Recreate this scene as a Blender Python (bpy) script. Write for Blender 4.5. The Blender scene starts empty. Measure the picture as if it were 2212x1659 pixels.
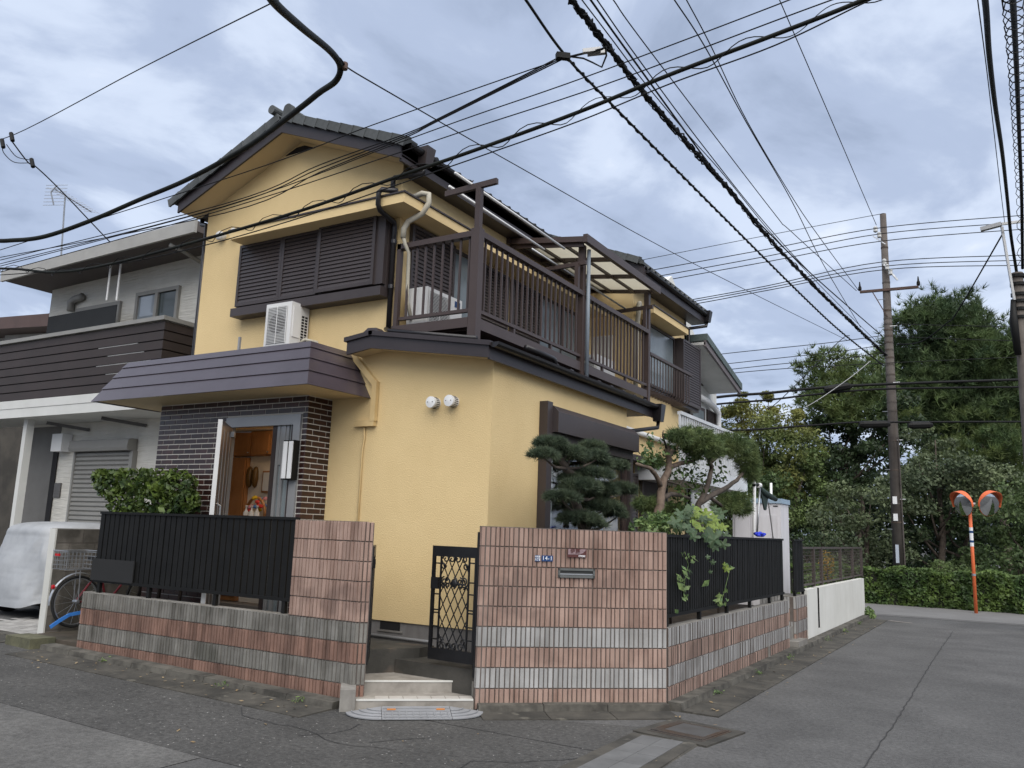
import bpy, math, random
import numpy as np
from mathutils import Vector, Matrix
random.seed(7); rng = np.random.default_rng(7)
SC = bpy.context.scene
COL = SC.collection
# ---------------------------------------------------------------- camera
F = 3305.0 / 4096 * 2212          # focal length in units of a 2212 px wide frame
RM = np.array([[0.8578881,-0.0608306,-0.5102232],[0.5127236,0.1666607,0.8422225],[0.0338012,-0.9841361,0.1741655]])
CAM = np.array([3.1936166,-8.6055868,1.78])
cd = bpy.data.cameras.new('camera'); cam = bpy.data.objects.new('camera', cd); COL.objects.link(cam)
cd.sensor_width = 36.0; cd.lens = 3305.0 / 4096 * 36; cd.clip_start = 0.05; cd.clip_end = 4000
rt, up, fw = RM @ [1, 0, 0], RM @ [0, -1, 0], RM @ [0, 0, 1]
cam.matrix_world = Matrix(((rt[0], up[0], -fw[0], CAM[0]), (rt[1], up[1], -fw[1], CAM[1]), (rt[2], up[2], -fw[2], CAM[2]), (0, 0, 0, 1)))
SC.camera = cam
# ---------------------------------------------------------------- sky, sun, exposure
SUN_EL, SUN_AZ = math.radians(52), math.radians(138)     # azimuth clockwise from +Y: over the photographer's shoulder
world = bpy.data.worlds.new('World'); SC.world = world; world.use_nodes = True
def build_world():
    nt = world.node_tree; nt.nodes.clear(); N = nt.nodes.new; L = nt.links.new
    out = N('ShaderNodeOutputWorld'); mixs = N('ShaderNodeMixShader'); b1 = N('ShaderNodeBackground'); b2 = N('ShaderNodeBackground')
    sky = N('ShaderNodeTexSky'); sky.sky_type = 'NISHITA'; sky.sun_disc = False
    sky.sun_elevation = SUN_EL; sky.sun_rotation = SUN_AZ
    L(sky.outputs[0], b1.inputs[0]); b1.inputs[1].default_value = 0.06
    tc = N('ShaderNodeTexCoord'); sep = N('ShaderNodeSeparateXYZ'); L(tc.outputs['Generated'], sep.inputs[0])
    ab = N('ShaderNodeMath'); ab.operation = 'ABSOLUTE'; L(sep.outputs[2], ab.inputs[0])
    ad = N('ShaderNodeMath'); ad.operation = 'ADD'; ad.inputs[1].default_value = 0.10; L(ab.outputs[0], ad.inputs[0])
    dx = N('ShaderNodeMath'); dx.operation = 'DIVIDE'; L(sep.outputs[0], dx.inputs[0]); L(ad.outputs[0], dx.inputs[1])
    dy = N('ShaderNodeMath'); dy.operation = 'DIVIDE'; L(sep.outputs[1], dy.inputs[0]); L(ad.outputs[0], dy.inputs[1])
    cb = N('ShaderNodeCombineXYZ'); L(dx.outputs[0], cb.inputs[0]); L(dy.outputs[0], cb.inputs[1])
    mp = N('ShaderNodeMapping'); mp.inputs['Location'].default_value = (3.2, 0.6, 0.0); mp.inputs['Rotation'].default_value = (0, 0, math.radians(24)); mp.inputs['Scale'].default_value = (1.0, 0.72, 1.0)
    L(cb.outputs[0], mp.inputs[0])
    n1 = N('ShaderNodeTexNoise'); n1.inputs['Scale'].default_value = 0.8; n1.inputs['Detail'].default_value = 6; n1.inputs['Roughness'].default_value = 0.52; n1.inputs['Distortion'].default_value = 0.25
    n2 = N('ShaderNodeTexNoise'); n2.inputs['Scale'].default_value = 2.2; n2.inputs['Detail'].default_value = 7; n2.inputs['Roughness'].default_value = 0.55; n2.inputs['Distortion'].default_value = 0.4
    L(mp.outputs[0], n1.inputs['Vector']); L(mp.outputs[0], n2.inputs['Vector'])
    mx = N('ShaderNodeMath'); mx.operation = 'MULTIPLY_ADD'; mx.inputs[1].default_value = 0.5
    sc = N('ShaderNodeMath'); sc.operation = 'MULTIPLY'; sc.inputs[1].default_value = 0.5; L(n1.outputs[0], sc.inputs[0])
    L(n2.outputs[0], mx.inputs[0]); L(sc.outputs[0], mx.inputs[2])
    rp = N('ShaderNodeValToRGB'); cr = rp.color_ramp; cr.interpolation = 'EASE'
    cr.elements[0].position = 0.385; cr.elements[0].color = (0.31, 0.375, 0.51, 1)
    cr.elements[1].position = 0.665; cr.elements[1].color = (1.0, 1.02, 1.04, 1)
    e = cr.elements.new(0.465); e.color = (0.41, 0.485, 0.645, 1)
    e = cr.elements.new(0.55); e.color = (0.60, 0.68, 0.83, 1)
    L(mx.outputs[0], rp.inputs[0]); L(rp.outputs[0], b2.inputs[0]); b2.inputs[1].default_value = SKY_STRENGTH
    mixs.inputs[0].default_value = 0.94
    L(b1.outputs[0], mixs.inputs[1]); L(b2.outputs[0], mixs.inputs[2]); L(mixs.outputs[0], out.inputs[0])
SKY_STRENGTH = 0.42
build_world()
sl = bpy.data.lights.new('sun', 'SUN'); sl.energy = 1.5; sl.angle = math.radians(75); sl.color = (1.0, 0.95, 0.88)
so = bpy.data.objects.new('sun', sl); COL.objects.link(so)
sdir = Vector((math.sin(SUN_AZ) * math.cos(SUN_EL), math.cos(SUN_AZ) * math.cos(SUN_EL), math.sin(SUN_EL)))
so.rotation_euler = sdir.to_track_quat('Z', 'Y').to_euler(); so.location = (6, -10, 14)
SC.view_settings.view_transform = 'Standard'; SC.view_settings.look = 'None'; SC.view_settings.exposure = 1.52; SC.view_settings.gamma = 1
try: SC.view_settings.use_curve_mapping = False
except Exception: pass
SC.render.engine = 'CYCLES'
SC.cycles.max_bounces = 6; SC.cycles.diffuse_bounces = 3; SC.cycles.glossy_bounces = 3; SC.cycles.transparent_max_bounces = 12; SC.cycles.transmission_bounces = 4

# ---------------------------------------------------------------- survey helpers: where a sight line meets a real plane of the place
def _ray(px, py): return RM @ np.array([(px - 1106) / F, (py - 829.5) / F, 1.0])
def atx(px, py, x): r = _ray(px, py); return Vector(CAM + (x - CAM[0]) / r[0] * r)
def aty(px, py, y): r = _ray(px, py); return Vector(CAM + (y - CAM[1]) / r[1] * r)
def atz(px, py, z): r = _ray(px, py); return Vector(CAM + (z - CAM[2]) / r[2] * r)
def atd(px, py, d): return Vector(CAM + d * _ray(px, py))
def gz(x): return 0.0 if x > -2.5 else min(0.09, (-2.5 - x) * 0.011)   # the road climbs a little to the left

# ---------------------------------------------------------------- mesh builder
WM = {}
class MB:
    def __init__(s): s.v = []; s.f = []
    def quad(s, a, b, c, d):
        n = len(s.v); s.v += [tuple(a), tuple(b), tuple(c), tuple(d)]; s.f.append((n, n + 1, n + 2, n + 3)); return s
    def tri(s, a, b, c):
        n = len(s.v); s.v += [tuple(a), tuple(b), tuple(c)]; s.f.append((n, n + 1, n + 2)); return s
    def hexa(s, p):      # 8 points: bottom 0-3 ccw, top 4-7 ccw
        n = len(s.v); s.v += [tuple(q) for q in p]
        s.f += [(n, n + 3, n + 2, n + 1), (n + 4, n + 5, n + 6, n + 7), (n, n + 1, n + 5, n + 4), (n + 1, n + 2, n + 6, n + 5), (n + 2, n + 3, n + 7, n + 6), (n + 3, n, n + 4, n + 7)]; return s
    def box(s, x0, x1, y0, y1, z0, z1):
        if x0 > x1: x0, x1 = x1, x0
        if y0 > y1: y0, y1 = y1, y0
        if z0 > z1: z0, z1 = z1, z0
        return s.hexa([(x0, y0, z0), (x1, y0, z0), (x1, y1, z0), (x0, y1, z0), (x0, y0, z1), (x1, y0, z1), (x1, y1, z1), (x0, y1, z1)])
    def bar(s, p, q, w, h, upv=(0, 0, 1)):     # rectangular bar from p to q, w across, h along upv
        p, q = Vector(p), Vector(q); d = (q - p).normalized(); u = Vector(upv); r = d.cross(u)
        if r.length < 1e-6: r = d.cross(Vector((1, 0, 0)))
        r.normalize(); u = r.cross(d).normalized(); r *= w / 2; u *= h / 2
        return s.hexa([p - r - u, q - r - u, q + r - u, p + r - u, p - r + u, q - r + u, q + r + u, p + r + u])
    def prism(s, poly, axis, a, b):            # polygon in the two other axes, extruded along axis from a to b
        n = len(s.v); k = len(poly)
        def mk(u, w, t): return {'x': (t, u, w), 'y': (u, t, w), 'z': (u, w, t)}[axis]
        s.v += [mk(u, w, a) for u, w in poly] + [mk(u, w, b) for u, w in poly]
        s.f.append(tuple(range(n, n + k))); s.f.append(tuple(range(n + 2 * k - 1, n + k - 1, -1)))
        for i in range(k): j = (i + 1) % k; s.f.append((n + i, n + k + i, n + k + j, n + j))
        return s
    def tube(s, pts, r, n=8, cap=True):
        pts = [Vector(p) for p in pts]; rs = r if isinstance(r, (list, tuple)) else [r] * len(pts); base = len(s.v); prev = None
        for i, p in enumerate(pts):
            t = (pts[min(i + 1, len(pts) - 1)] - pts[max(i - 1, 0)]).normalized()
            if prev is None: u = t.orthogonal().normalized()
            else:
                u = prev - t * prev.dot(t); u = u.normalized() if u.length > 1e-6 else t.orthogonal().normalized()
            prev = u; w = t.cross(u)
            for k in range(n):
                a = 2 * math.pi * k / n; s.v.append(tuple(p + (u * math.cos(a) + w * math.sin(a)) * rs[i]))
        for i in range(len(pts) - 1):
            for k in range(n):
                a = base + i * n + k; b = base + i * n + (k + 1) % n; s.f.append((a, b, b + n, a + n))
        if cap:
            s.f.append(tuple(base + k for k in range(n - 1, -1, -1))); e = base + (len(pts) - 1) * n; s.f.append(tuple(e + k for k in range(n)))
        return s
    def disc(s, c, axis, r, n=16, r2=None, h=0.0): # short cylinder / cone frustum
        c = Vector(c); a = Vector(axis).normalized(); return s.tube([c, c + a * max(h, 1e-4)], [r, r if r2 is None else r2], n)
    def lathe(s, c, prof, n=16, axis='z'):
        base = len(s.v)
        for r, t in prof:
            for k in range(n):
                a = 2 * math.pi * k / n; x, y = r * math.cos(a), r * math.sin(a)
                p = {'z': (x, y, t), 'y': (x, t, y), 'x': (t, x, y)}[axis]; s.v.append((c[0] + p[0], c[1] + p[1], c[2] + p[2]))
        for i in range(len(prof) - 1):
            for k in range(n): a = base + i * n + k; b = base + i * n + (k + 1) % n; s.f.append((a, b, b + n, a + n))
        return s
    def mesh(s, name):
        me = bpy.data.meshes.new(name); me.from_pydata(s.v, [], s.f); me.validate(); 
        import bmesh as _b
        bm = _b.new(); bm.from_mesh(me); _b.ops.recalc_face_normals(bm, faces=bm.faces); bm.to_mesh(me); bm.free()
        return me
    def build(s, name, mat, parent=None, smooth=False, **kw):
        return place(name, s.mesh(name), mat, parent, smooth=smooth, **kw)
def place(name, me, mat, parent=None, loc=(0, 0, 0), rotz=0.0, smooth=False, label=None, cat=None, group=None, kind=None, rot=None):
    o = bpy.data.objects.new(name, me); COL.objects.link(o)
    if mat is not None and len(me.materials) == 0: me.materials.append(mat)
    if smooth: me.shade_smooth()
    o.location = loc; o.rotation_euler = rot if rot is not None else (0, 0, rotz)
    W = Matrix.Translation(Vector(loc)) @ o.rotation_euler.to_matrix().to_4x4(); WM[o.name] = W
    if parent is not None:
        o.parent = parent; o.matrix_parent_inverse = WM[parent.name].inverted()
    tag(o, label, cat, group, kind); return o
def tag(o, label=None, cat=None, group=None, kind=None):
    if label: o['label'] = label
    if cat: o['category'] = cat
    if group: o['group'] = group
    if kind: o['kind'] = kind
    return o
def thing(name, label, cat, loc=(0, 0, 0), group=None):
    o = bpy.data.objects.new(name, None); COL.objects.link(o); o.location = loc; o.empty_display_size = 0.2
    WM[o.name] = Matrix.Translation(Vector(loc)); return tag(o, label, cat, group)
def npmesh(name, V, FA, mat, parent=None, k=4, smooth=False, **kw):     # fast mesh from numpy arrays, all faces with k corners
    V = np.asarray(V, dtype=np.float32); FA = np.asarray(FA, dtype=np.int32)
    me = bpy.data.meshes.new(name); me.vertices.add(len(V)); me.vertices.foreach_set('co', V.ravel())
    me.loops.add(FA.size); me.loops.foreach_set('vertex_index', FA.ravel())
    me.polygons.add(len(FA)); me.polygons.foreach_set('loop_start', np.arange(0, FA.size, k, dtype=np.int32))
    me.update(calc_edges=True); me.validate()
    return place(name, me, mat, parent, smooth=smooth, **kw)

# ---------------------------------------------------------------- materials
MATS = {}
def M(name, col, rough=0.7, col2=None, vscale=2.0, var=0.5, bump=0.0, bscale=60, metal=0.0, rand=0.0, streak=None, streak_amt=0.5, streak_scale=(7, 7, 0.6),
      cell=None, spec=0.4, trans=0.0, emit=None, coat=0.0, spots=None, detail=5):
    m = bpy.data.materials.new(name); m.use_nodes = True; nt = m.node_tree; N = nt.nodes.new; L = nt.links.new
    b = nt.nodes['Principled BSDF']; b.inputs['Roughness'].default_value = rough; b.inputs['Metallic'].default_value = metal
    b.inputs['Specular IOR Level'].default_value = spec
    if coat: b.inputs['Coat Weight'].default_value = coat; b.inputs['Coat Roughness'].default_value = 0.15
    tc = N('ShaderNodeTexCoord')
    c2 = col2 if col2 is not None else tuple(c * 0.78 for c in col)
    n1 = N('ShaderNodeTexNoise'); n1.inputs['Scale'].default_value = vscale; n1.inputs['Detail'].default_value = detail; n1.inputs['Roughness'].default_value = 0.6
    L(tc.outputs['Object'], n1.inputs['Vector'])
    mr = N('ShaderNodeMapRange'); mr.inputs[1].default_value = 0.5 - 0.22 / max(var, .05) * .5; mr.inputs[2].default_value = 0.5 + 0.22 / max(var, .05) * .5
    L(n1.outputs[0], mr.inputs[0])
    mix = N('ShaderNodeMix'); mix.data_type = 'RGBA'; mix.inputs[6].default_value = (*col, 1); mix.inputs[7].default_value = (*c2, 1); L(mr.outputs[0], mix.inputs[0])
    cur = mix.outputs[2]
    def mult(cur, fac_sock=None, colour=None):
        mm = N('ShaderNodeMix'); mm.data_type = 'RGBA'; mm.blend_type = 'MULTIPLY'; mm.inputs[0].default_value = 1.0
        L(cur, mm.inputs[6])
        if colour is not None: mm.inputs[7].default_value = (*colour, 1); L(fac_sock, mm.inputs[0])
        else: L(fac_sock, mm.inputs[7])
        return mm.outputs[2]
    if streak is not None:
        mp = N('ShaderNodeMapping'); mp.inputs['Scale'].default_value = streak_scale; L(tc.outputs['Object'], mp.inputs[0])
        n2 = N('ShaderNodeTexNoise'); n2.inputs['Scale'].default_value = 1.0; n2.inputs['Detail'].default_value = 5; n2.inputs['Roughness'].default_value = 0.65; L(mp.outputs[0], n2.inputs['Vector'])
        r2 = N('ShaderNodeMapRange'); r2.inputs[1].default_value = 0.48; r2.inputs[2].default_value = 0.72; r2.inputs[4].default_value = streak_amt; L(n2.outputs[0], r2.inputs[0])
        cur = mult(cur, r2.outputs[0], streak)
    if spots is not None:   # (scale, threshold, colour, amount): blotches with a shape of their own
        n3 = N('ShaderNodeTexNoise'); n3.inputs['Scale'].default_value = spots[0]; n3.inputs['Detail'].default_value = 3; L(tc.outputs['Object'], n3.inputs['Vector'])
        r3 = N('ShaderNodeMapRange'); r3.inputs[1].default_value = spots[1]; r3.inputs[2].default_value = spots[1] + 0.06; r3.inputs[4].default_value = spots[3]; L(n3.outputs[0], r3.inputs[0])
        m3 = N('ShaderNodeMix'); m3.data_type = 'RGBA'; L(r3.outputs[0], m3.inputs[0]); L(cur, m3.inputs[6]); m3.inputs[7].default_value = (*spots[2], 1); cur = m3.outputs[2]
    if rand or cell:
        oi = N('ShaderNodeObjectInfo'); val = oi.outputs['Random']; amt = rand
        if cell:
            sx = N('ShaderNodeSeparateXYZ'); L(tc.outputs['Object'], sx.inputs[0]); mu = N('ShaderNodeMath'); mu.operation = 'MULTIPLY'; mu.inputs[1].default_value = cell[0]; L(sx.outputs[0], mu.inputs[0])
            fl = N('ShaderNodeMath'); fl.operation = 'FLOOR'; L(mu.outputs[0], fl.inputs[0]); cv = N('ShaderNodeCombineXYZ'); L(fl.outputs[0], cv.inputs[0])
            m10 = N('ShaderNodeMath'); m10.operation = 'MULTIPLY'; m10.inputs[1].default_value = 97.3; L(oi.outputs['Random'], m10.inputs[0]); L(m10.outputs[0], cv.inputs[1])
            wn = N('ShaderNodeTexWhiteNoise'); wn.noise_dimensions = '3D'; L(cv.outputs[0], wn.inputs['Vector']); val = wn.outputs['Value']; amt = cell[1]
        r4 = N('ShaderNodeMapRange'); r4.inputs[3].default_value = 1 - amt; r4.inputs[4].default_value = 1 + amt; L(val, r4.inputs[0])
        cc = N('ShaderNodeCombineColor'); [L(r4.outputs[0], cc.inputs[i]) for i in range(3)]
        cur = mult(cur, cc.outputs[0])
    L(cur, b.inputs['Base Color'])
    if bump:
        nb = N('ShaderNodeTexNoise'); nb.inputs['Scale'].default_value = bscale; nb.inputs['Detail'].default_value = 3; L(tc.outputs['Object'], nb.inputs['Vector'])
        bp = N('ShaderNodeBump'); bp.inputs['Strength'].default_value = bump; bp.inputs['Distance'].default_value = 0.01; L(nb.outputs[0], bp.inputs['Height']); L(bp.outputs[0], b.inputs['Normal'])
    if trans: b.inputs['Transmission Weight'].default_value = trans
    if emit: b.inputs['Emission Color'].default_value = (*emit[0], 1); b.inputs['Emission Strength'].default_value = emit[1]
    MATS[name] = m; return m
def leafmat(name, col, col2, rough=0.55, vscale=1.2, fine=9.0, var=1.0, spec=0.3):
    m = M(name, col, rough, col2, vscale, var, spec=spec, rand=0.0); nt = m.node_tree; N = nt.nodes.new; L = nt.links.new; b = nt.nodes['Principled BSDF']
    base = b.inputs['Base Color'].links[0].from_socket
    tc = [n for n in nt.nodes if n.type == 'TEX_COORD'][0]
    n2 = N('ShaderNodeTexNoise'); n2.inputs['Scale'].default_value = fine; n2.inputs['Detail'].default_value = 2; L(tc.outputs['Object'], n2.inputs['Vector'])
    r = N('ShaderNodeMapRange'); r.inputs[1].default_value = .3; r.inputs[2].default_value = .7; r.inputs[3].default_value = .55; r.inputs[4].default_value = 1.5; L(n2.outputs[0], r.inputs[0])
    cc = N('ShaderNodeCombineColor'); [L(r.outputs[0], cc.inputs[i]) for i in range(3)]
    mm = N('ShaderNodeMix'); mm.data_type = 'RGBA'; mm.blend_type = 'MULTIPLY'; mm.inputs[0].default_value = 1; L(base, mm.inputs[6]); L(cc.outputs[0], mm.inputs[7]); L(mm.outputs[2], b.inputs['Base Color'])
    # thin leaves let some light through
    tr = N('ShaderNodeBsdfTranslucent'); L(mm.outputs[2], tr.inputs[0]); ms = N('ShaderNodeMixShader'); ms.inputs[0].default_value = 0.25
    out = nt.nodes['Material Output']; L(b.outputs[0], ms.inputs[1]); L(tr.outputs[0], ms.inputs[2]); L(ms.outputs[0], out.inputs['Surface'])
    return m
STUCCO = M('yellow stucco', (0.71, 0.54, 0.28), 0.85, (0.645, 0.485, 0.247), 0.9, 0.6, bump=0.6, bscale=70, streak=(0.86, 0.82, 0.76), streak_amt=0.3, streak_scale=(1.1, 1.1, .7))
STUCCO_S = M('smooth yellow paint', (0.71, 0.54, 0.28), 0.75, (0.645, 0.485, 0.25), 2.0, 0.5, bump=0.08, bscale=40)
SOFFIT = M('cream soffit paint', (0.64, 0.51, 0.31), 0.75, (0.57, 0.45, 0.265), 2.0, 0.5)
FOUND = M('foundation mortar', (0.20, 0.19, 0.182), 0.9, (0.145, 0.137, 0.13), 3.0, 0.7, bump=0.15, bscale=30, streak=(.7, .68, .65), streak_amt=.6)
FASCIA = M('dark brown fascia paint', (0.030, 0.0235, 0.0245), 0.42, (0.038, 0.030, 0.031), 1.5, 0.6)
SHUT = M('brown shutter metal', (0.052, 0.041, 0.0395), 0.42, (0.042, 0.033, 0.032), 1.5, 0.6)
BALC = M('brown balcony aluminium', (0.06, 0.042, 0.037), 0.4, (0.05, 0.034, 0.03), 2.0, 0.6)
BLACKM = M('black fence metal', (0.0055, 0.0055, 0.0052), 0.6, (0.009, 0.0088, 0.0082), 4.0, 0.6, spec=.2)
GATEM = M('black cast gate', (0.006, 0.006, 0.007), 0.4, (0.011, 0.011, 0.012), 8.0, 0.6)
DARKPIPE = M('black drain pipe', (0.012, 0.011, 0.012), 0.32, (0.017, 0.015, 0.016), 3.0, 0.5)
TILE = M('grey roof tile', (0.085, 0.09, 0.09), 0.6, (0.05, 0.054, 0.052), 4.0, 0.8, rand=0.14, bump=.1, bscale=25)
CANOPY = M('plum coated steel', (0.06, 0.048, 0.06), 0.36, (0.047, 0.037, 0.045), 1.3, 0.7, streak=(.78, .76, .78), streak_amt=.5, streak_scale=(4, 4, 1.0), coat=.25)
CANOPY_R = CANOPY
BRICKM = M('dark glazed brick', (0.024, 0.011, 0.009), 0.3, (0.042, 0.015, 0.011), 7.0, 0.9, rand=0.35, coat=0.12, spec=.4)
GROUT = M('pale grout', (0.62, 0.59, 0.53), 0.9)
def blockmat(name, c, c2, dirt, damt, sp):
    m = M(name, c, 0.88, c2, 2.4, 0.9, bump=0.35, bscale=90, streak=dirt, streak_amt=damt, streak_scale=(6, 6, 1.0), cell=(20.0, 0.13), spots=sp)
    nt = m.node_tree; ge = nt.nodes.new('ShaderNodeNewGeometry')       # weathering runs on across the joints, in metres of the place
    for lk in [l for l in nt.links if l.from_node.type == 'TEX_COORD' and l.to_node.type in ('TEX_NOISE', 'MAPPING')]: nt.links.new(ge.outputs['Position'], lk.to_socket)
    return m
PINK = blockmat('pink ribbed block', (0.335, 0.232, 0.188), (0.27, 0.182, 0.146), (.50, .42, .38), .85, (1.5, .6, (.15, .10, .082), .55))
GREYB = blockmat('grey ribbed block', (0.34, 0.335, 0.325), (0.28, 0.275, 0.265), (.58, .56, .53), .75, (1.5, .6, (.17, .16, .15), .55))
PINK_D = blockmat('weathered pink block', (0.225, 0.132, 0.099), (0.15, 0.088, 0.067), (.34, .31, .30), .9, (1.6, .62, (.07, .055, .045), .6))
GREYB_D = blockmat('weathered grey block', (0.195, 0.187, 0.168), (0.12, 0.114, 0.1), (.36, .35, .32), .9, (1.3, .6, (.06, .06, .048), .65))
MORTAR = M('mortar', (0.15, 0.125, 0.11), 0.95, (0.10, 0.084, 0.073), 5.0, .7)
CONC = M('concrete', (0.24, 0.228, 0.205), 0.9, (0.16, 0.15, 0.135), 4.0, 0.8, bump=.15, bscale=40, streak=(.6, .57, .52), streak_amt=.6)
CONC_L = M('pale step concrete', (0.30, 0.278, 0.245), 0.88, (0.2, 0.182, 0.158), 5.0, .8, bump=.1, bscale=40, spots=(3.0, .56, (.23, .2, .17), .55))
CONC_D = M('dark damp concrete', (0.062, 0.058, 0.05), 0.85, (0.038, 0.036, 0.031), 3.0, .9, bump=.2, bscale=40, spots=(2.3, .6, (.13, .1, .075), .5))
WHITEP = M('white painted wall', (0.60, 0.595, 0.555), 0.85, (0.52, 0.515, 0.475), 1.0, .6, bump=.12, bscale=60, streak=(.85, .84, .8), streak_amt=.4)
WHITE = M('white plastic', (0.74, 0.74, 0.73), 0.5, (0.68, 0.68, 0.67), 3.0, .5)
ACW = M('off-white appliance enamel', (0.66, 0.655, 0.64), 0.45, (0.60, 0.595, 0.575), 3.0, .5)
DARK = M('dark interior', (0.012, 0.011, 0.011), 0.8)
GLASS = M('window glass', (0.03, 0.035, 0.038), 0.04, (0.04, 0.045, 0.047), 1.0, .4, spec=.8)
FROST = M('frosted glass', (0.20, 0.23, 0.24), 0.22, (0.13, 0.155, 0.165), 1.2, .8, spec=.6)
CURT = M('white curtain', (0.62, 0.64, 0.66), 0.9, (0.5, 0.52, 0.55), 3.0, .6)
ALU = M('grey aluminium', (0.33, 0.33, 0.325), 0.35, (0.28, 0.28, 0.28), 2.0, .5, metal=.35)
STEEL = M('steel', (0.45, 0.46, 0.47), 0.35, (0.36, 0.37, 0.38), 5.0, .6, metal=.8)
WOOD = M('brown cabinet wood', (0.40, 0.19, 0.075), 0.4, (0.31, 0.14, 0.052), 3.0, .8, streak=(.72, .66, .6), streak_amt=.6, streak_scale=(22, 22, 1.2))
WALLP = M('cream wallpaper', (0.82, 0.77, 0.69), 0.9)
WIRE = M('black cable', (0.005, 0.005, 0.0055), 0.65, (0.008, 0.008, 0.008), 3.0, .5, spec=.2)
CABLE = M('mossy black cable', (0.006, 0.0065, 0.0055), 0.65, (0.012, 0.014, 0.010), 6.0, .8, spec=.2)
POLEC = M('weathered pole concrete', (0.115, 0.1, 0.088), 0.9, (0.07, 0.06, 0.053), 2.0, .8, streak=(.6, .56, .52), streak_amt=.6, streak_scale=(8, 8, .4))
RUST = M('rusty brown steel', (0.10, 0.055, 0.04), 0.7, (0.06, 0.04, 0.032), 8.0, .8)
ORANGE = M('orange mirror paint', (0.72, 0.16, 0.055), 0.5, (0.62, 0.125, 0.04), 4.0, .6)
BLUE = M('blue plastic', (0.05, 0.22, 0.62), 0.5, (0.04, 0.17, 0.5), 6.0, .5)
BARK = M('grey brown bark', (0.095, 0.075, 0.058), 0.9, (0.05, 0.038, 0.03), 9.0, .9, bump=.5, bscale=30)
BARK_L = M('pale flaking bark', (0.165, 0.12, 0.088), 0.9, (0.085, 0.06, 0.045), 9.0, .9, bump=.4, bscale=25)
# ================================================================ SETTING: ground, kerbs, gutters
def asphalt(name, c, k, specks, rough=.92):
    m = M(name, c, rough, tuple(q * .72 for q in c), 1.1, .8, bump=.8, bscale=60, spots=specks, detail=9); nt = m.node_tree; N = nt.nodes.new; L = nt.links.new
    b = nt.nodes['Principled BSDF']; base = b.inputs['Base Color'].links[0].from_socket; tc = [q for q in nt.nodes if q.type == 'TEX_COORD'][0]
    n2 = N('ShaderNodeTexNoise'); n2.inputs['Scale'].default_value = 22; n2.inputs['Detail'].default_value = 8; n2.inputs['Roughness'].default_value = .8; L(tc.outputs['Object'], n2.inputs['Vector'])
    r = N('ShaderNodeMapRange'); r.inputs[1].default_value = .3; r.inputs[2].default_value = .7; r.inputs[3].default_value = 1 - k; r.inputs[4].default_value = 1 + k; L(n2.outputs[0], r.inputs[0])
    n3 = N('ShaderNodeTexNoise'); n3.inputs['Scale'].default_value = .45; n3.inputs['Detail'].default_value = 4; L(tc.outputs['Object'], n3.inputs['Vector'])
    r3 = N('ShaderNodeMapRange'); r3.inputs[1].default_value = .35; r3.inputs[2].default_value = .65; r3.inputs[3].default_value = .9; r3.inputs[4].default_value = 1.08; L(n3.outputs[0], r3.inputs[0])
    mu = N('ShaderNodeMath'); mu.operation = 'MULTIPLY'; L(r.outputs[0], mu.inputs[0]); L(r3.outputs[0], mu.inputs[1])
    cc = N('ShaderNodeCombineColor'); [L(mu.outputs[0], cc.inputs[i]) for i in range(3)]
    mm = N('ShaderNodeMix'); mm.data_type = 'RGBA'; mm.blend_type = 'MULTIPLY'; mm.inputs[0].default_value = 1; L(base, mm.inputs[6]); L(cc.outputs[0], mm.inputs[7]); L(mm.outputs[2], b.inputs['Base Color']); return m
ASPH = asphalt('worn asphalt', (0.094, 0.092, 0.089), .5, (45, .70, (.2, .195, .19), .5))
ASPH_D = asphalt('dark patched asphalt', (0.068, 0.066, 0.062), .7, (30, .675, (.34, .33, .31), .85))
ASPH_O = asphalt('old grey asphalt', (0.112, 0.109, 0.103), .5, (45, .72, (.2, .195, .19), .5))
APRON = M('stained shade-dark gutter concrete', (0.07, 0.064, 0.053), 0.92, (0.034, 0.032, 0.027), 2.6, .9, bump=.25, bscale=60, rand=.12, spots=(5, .64, (.16, .148, .12), .5))  # stains, with the base darkened to paint in the kerb's shadow line
KERBM = M('mossy shade-dark kerb concrete', (0.10, 0.093, 0.078), 0.92, (0.04, 0.037, 0.031), 5.0, .9, bump=.25, bscale=60, rand=.15)  # mottled kerb, also darkened so its colour carries the shadow at the wall foot
CRACK = M('crack tar', (0.035, 0.035, 0.035), 0.95)
FARROAD = M('pale far road', (0.165, 0.162, 0.157), 0.92, (0.135, 0.132, 0.128), .8, .7, bump=.4, bscale=120)
def sheet(name, xs, ys, mat, dz, kind='structure'):
    b = MB(); 
    for i in range(len(xs) - 1):
        for j in range(len(ys) - 1):
            x0, x1, y0, y1 = xs[i], xs[i + 1], ys[j], ys[j + 1]
            b.quad((x0, y0, gz(x0) + dz), (x1, y0, gz(x1) + dz), (x1, y1, gz(x1) + dz), (x0, y1, gz(x0) + dz))
    return b.build(name, mat, kind=kind)
def flat(name, poly, mat, dz, parent=None, kind='structure', sub=0):
    b = MB(); b.v = [(x, y, gz(x) + dz) for x, y in poly]; b.f = [tuple(range(len(poly)))]
    return b.build(name, mat, parent, kind=kind)
sheet('ground', [-900, -60, -30, -11, -7.2, -2.5, 900], [-300, -2.0, 1200], ASPH, 0.0)
sheet('asphalt_patch', [-30, -11, -7.2, -4.9, -2.5, 0.13], [-4.05, -2.0], ASPH_D, 0.004)
flat('asphalt_patch', [(-2.5, -1.98), (0.13, -1.98), (0.13, -.9), (-1.2, -1.4)], ASPH_D, 0.004)
flat('road_paint_scrap', [(.55, 12.95), (.62, 13.05), (.85, 12.93), (1.1, 12.85), (1.08, 12.78), (.8, 12.84)], CONC_L, .009)
sheet('old_road_surface', [-30, -11, -7.2, -3.6, -2.2], [-30, -4.06], ASPH_O, 0.005)
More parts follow.
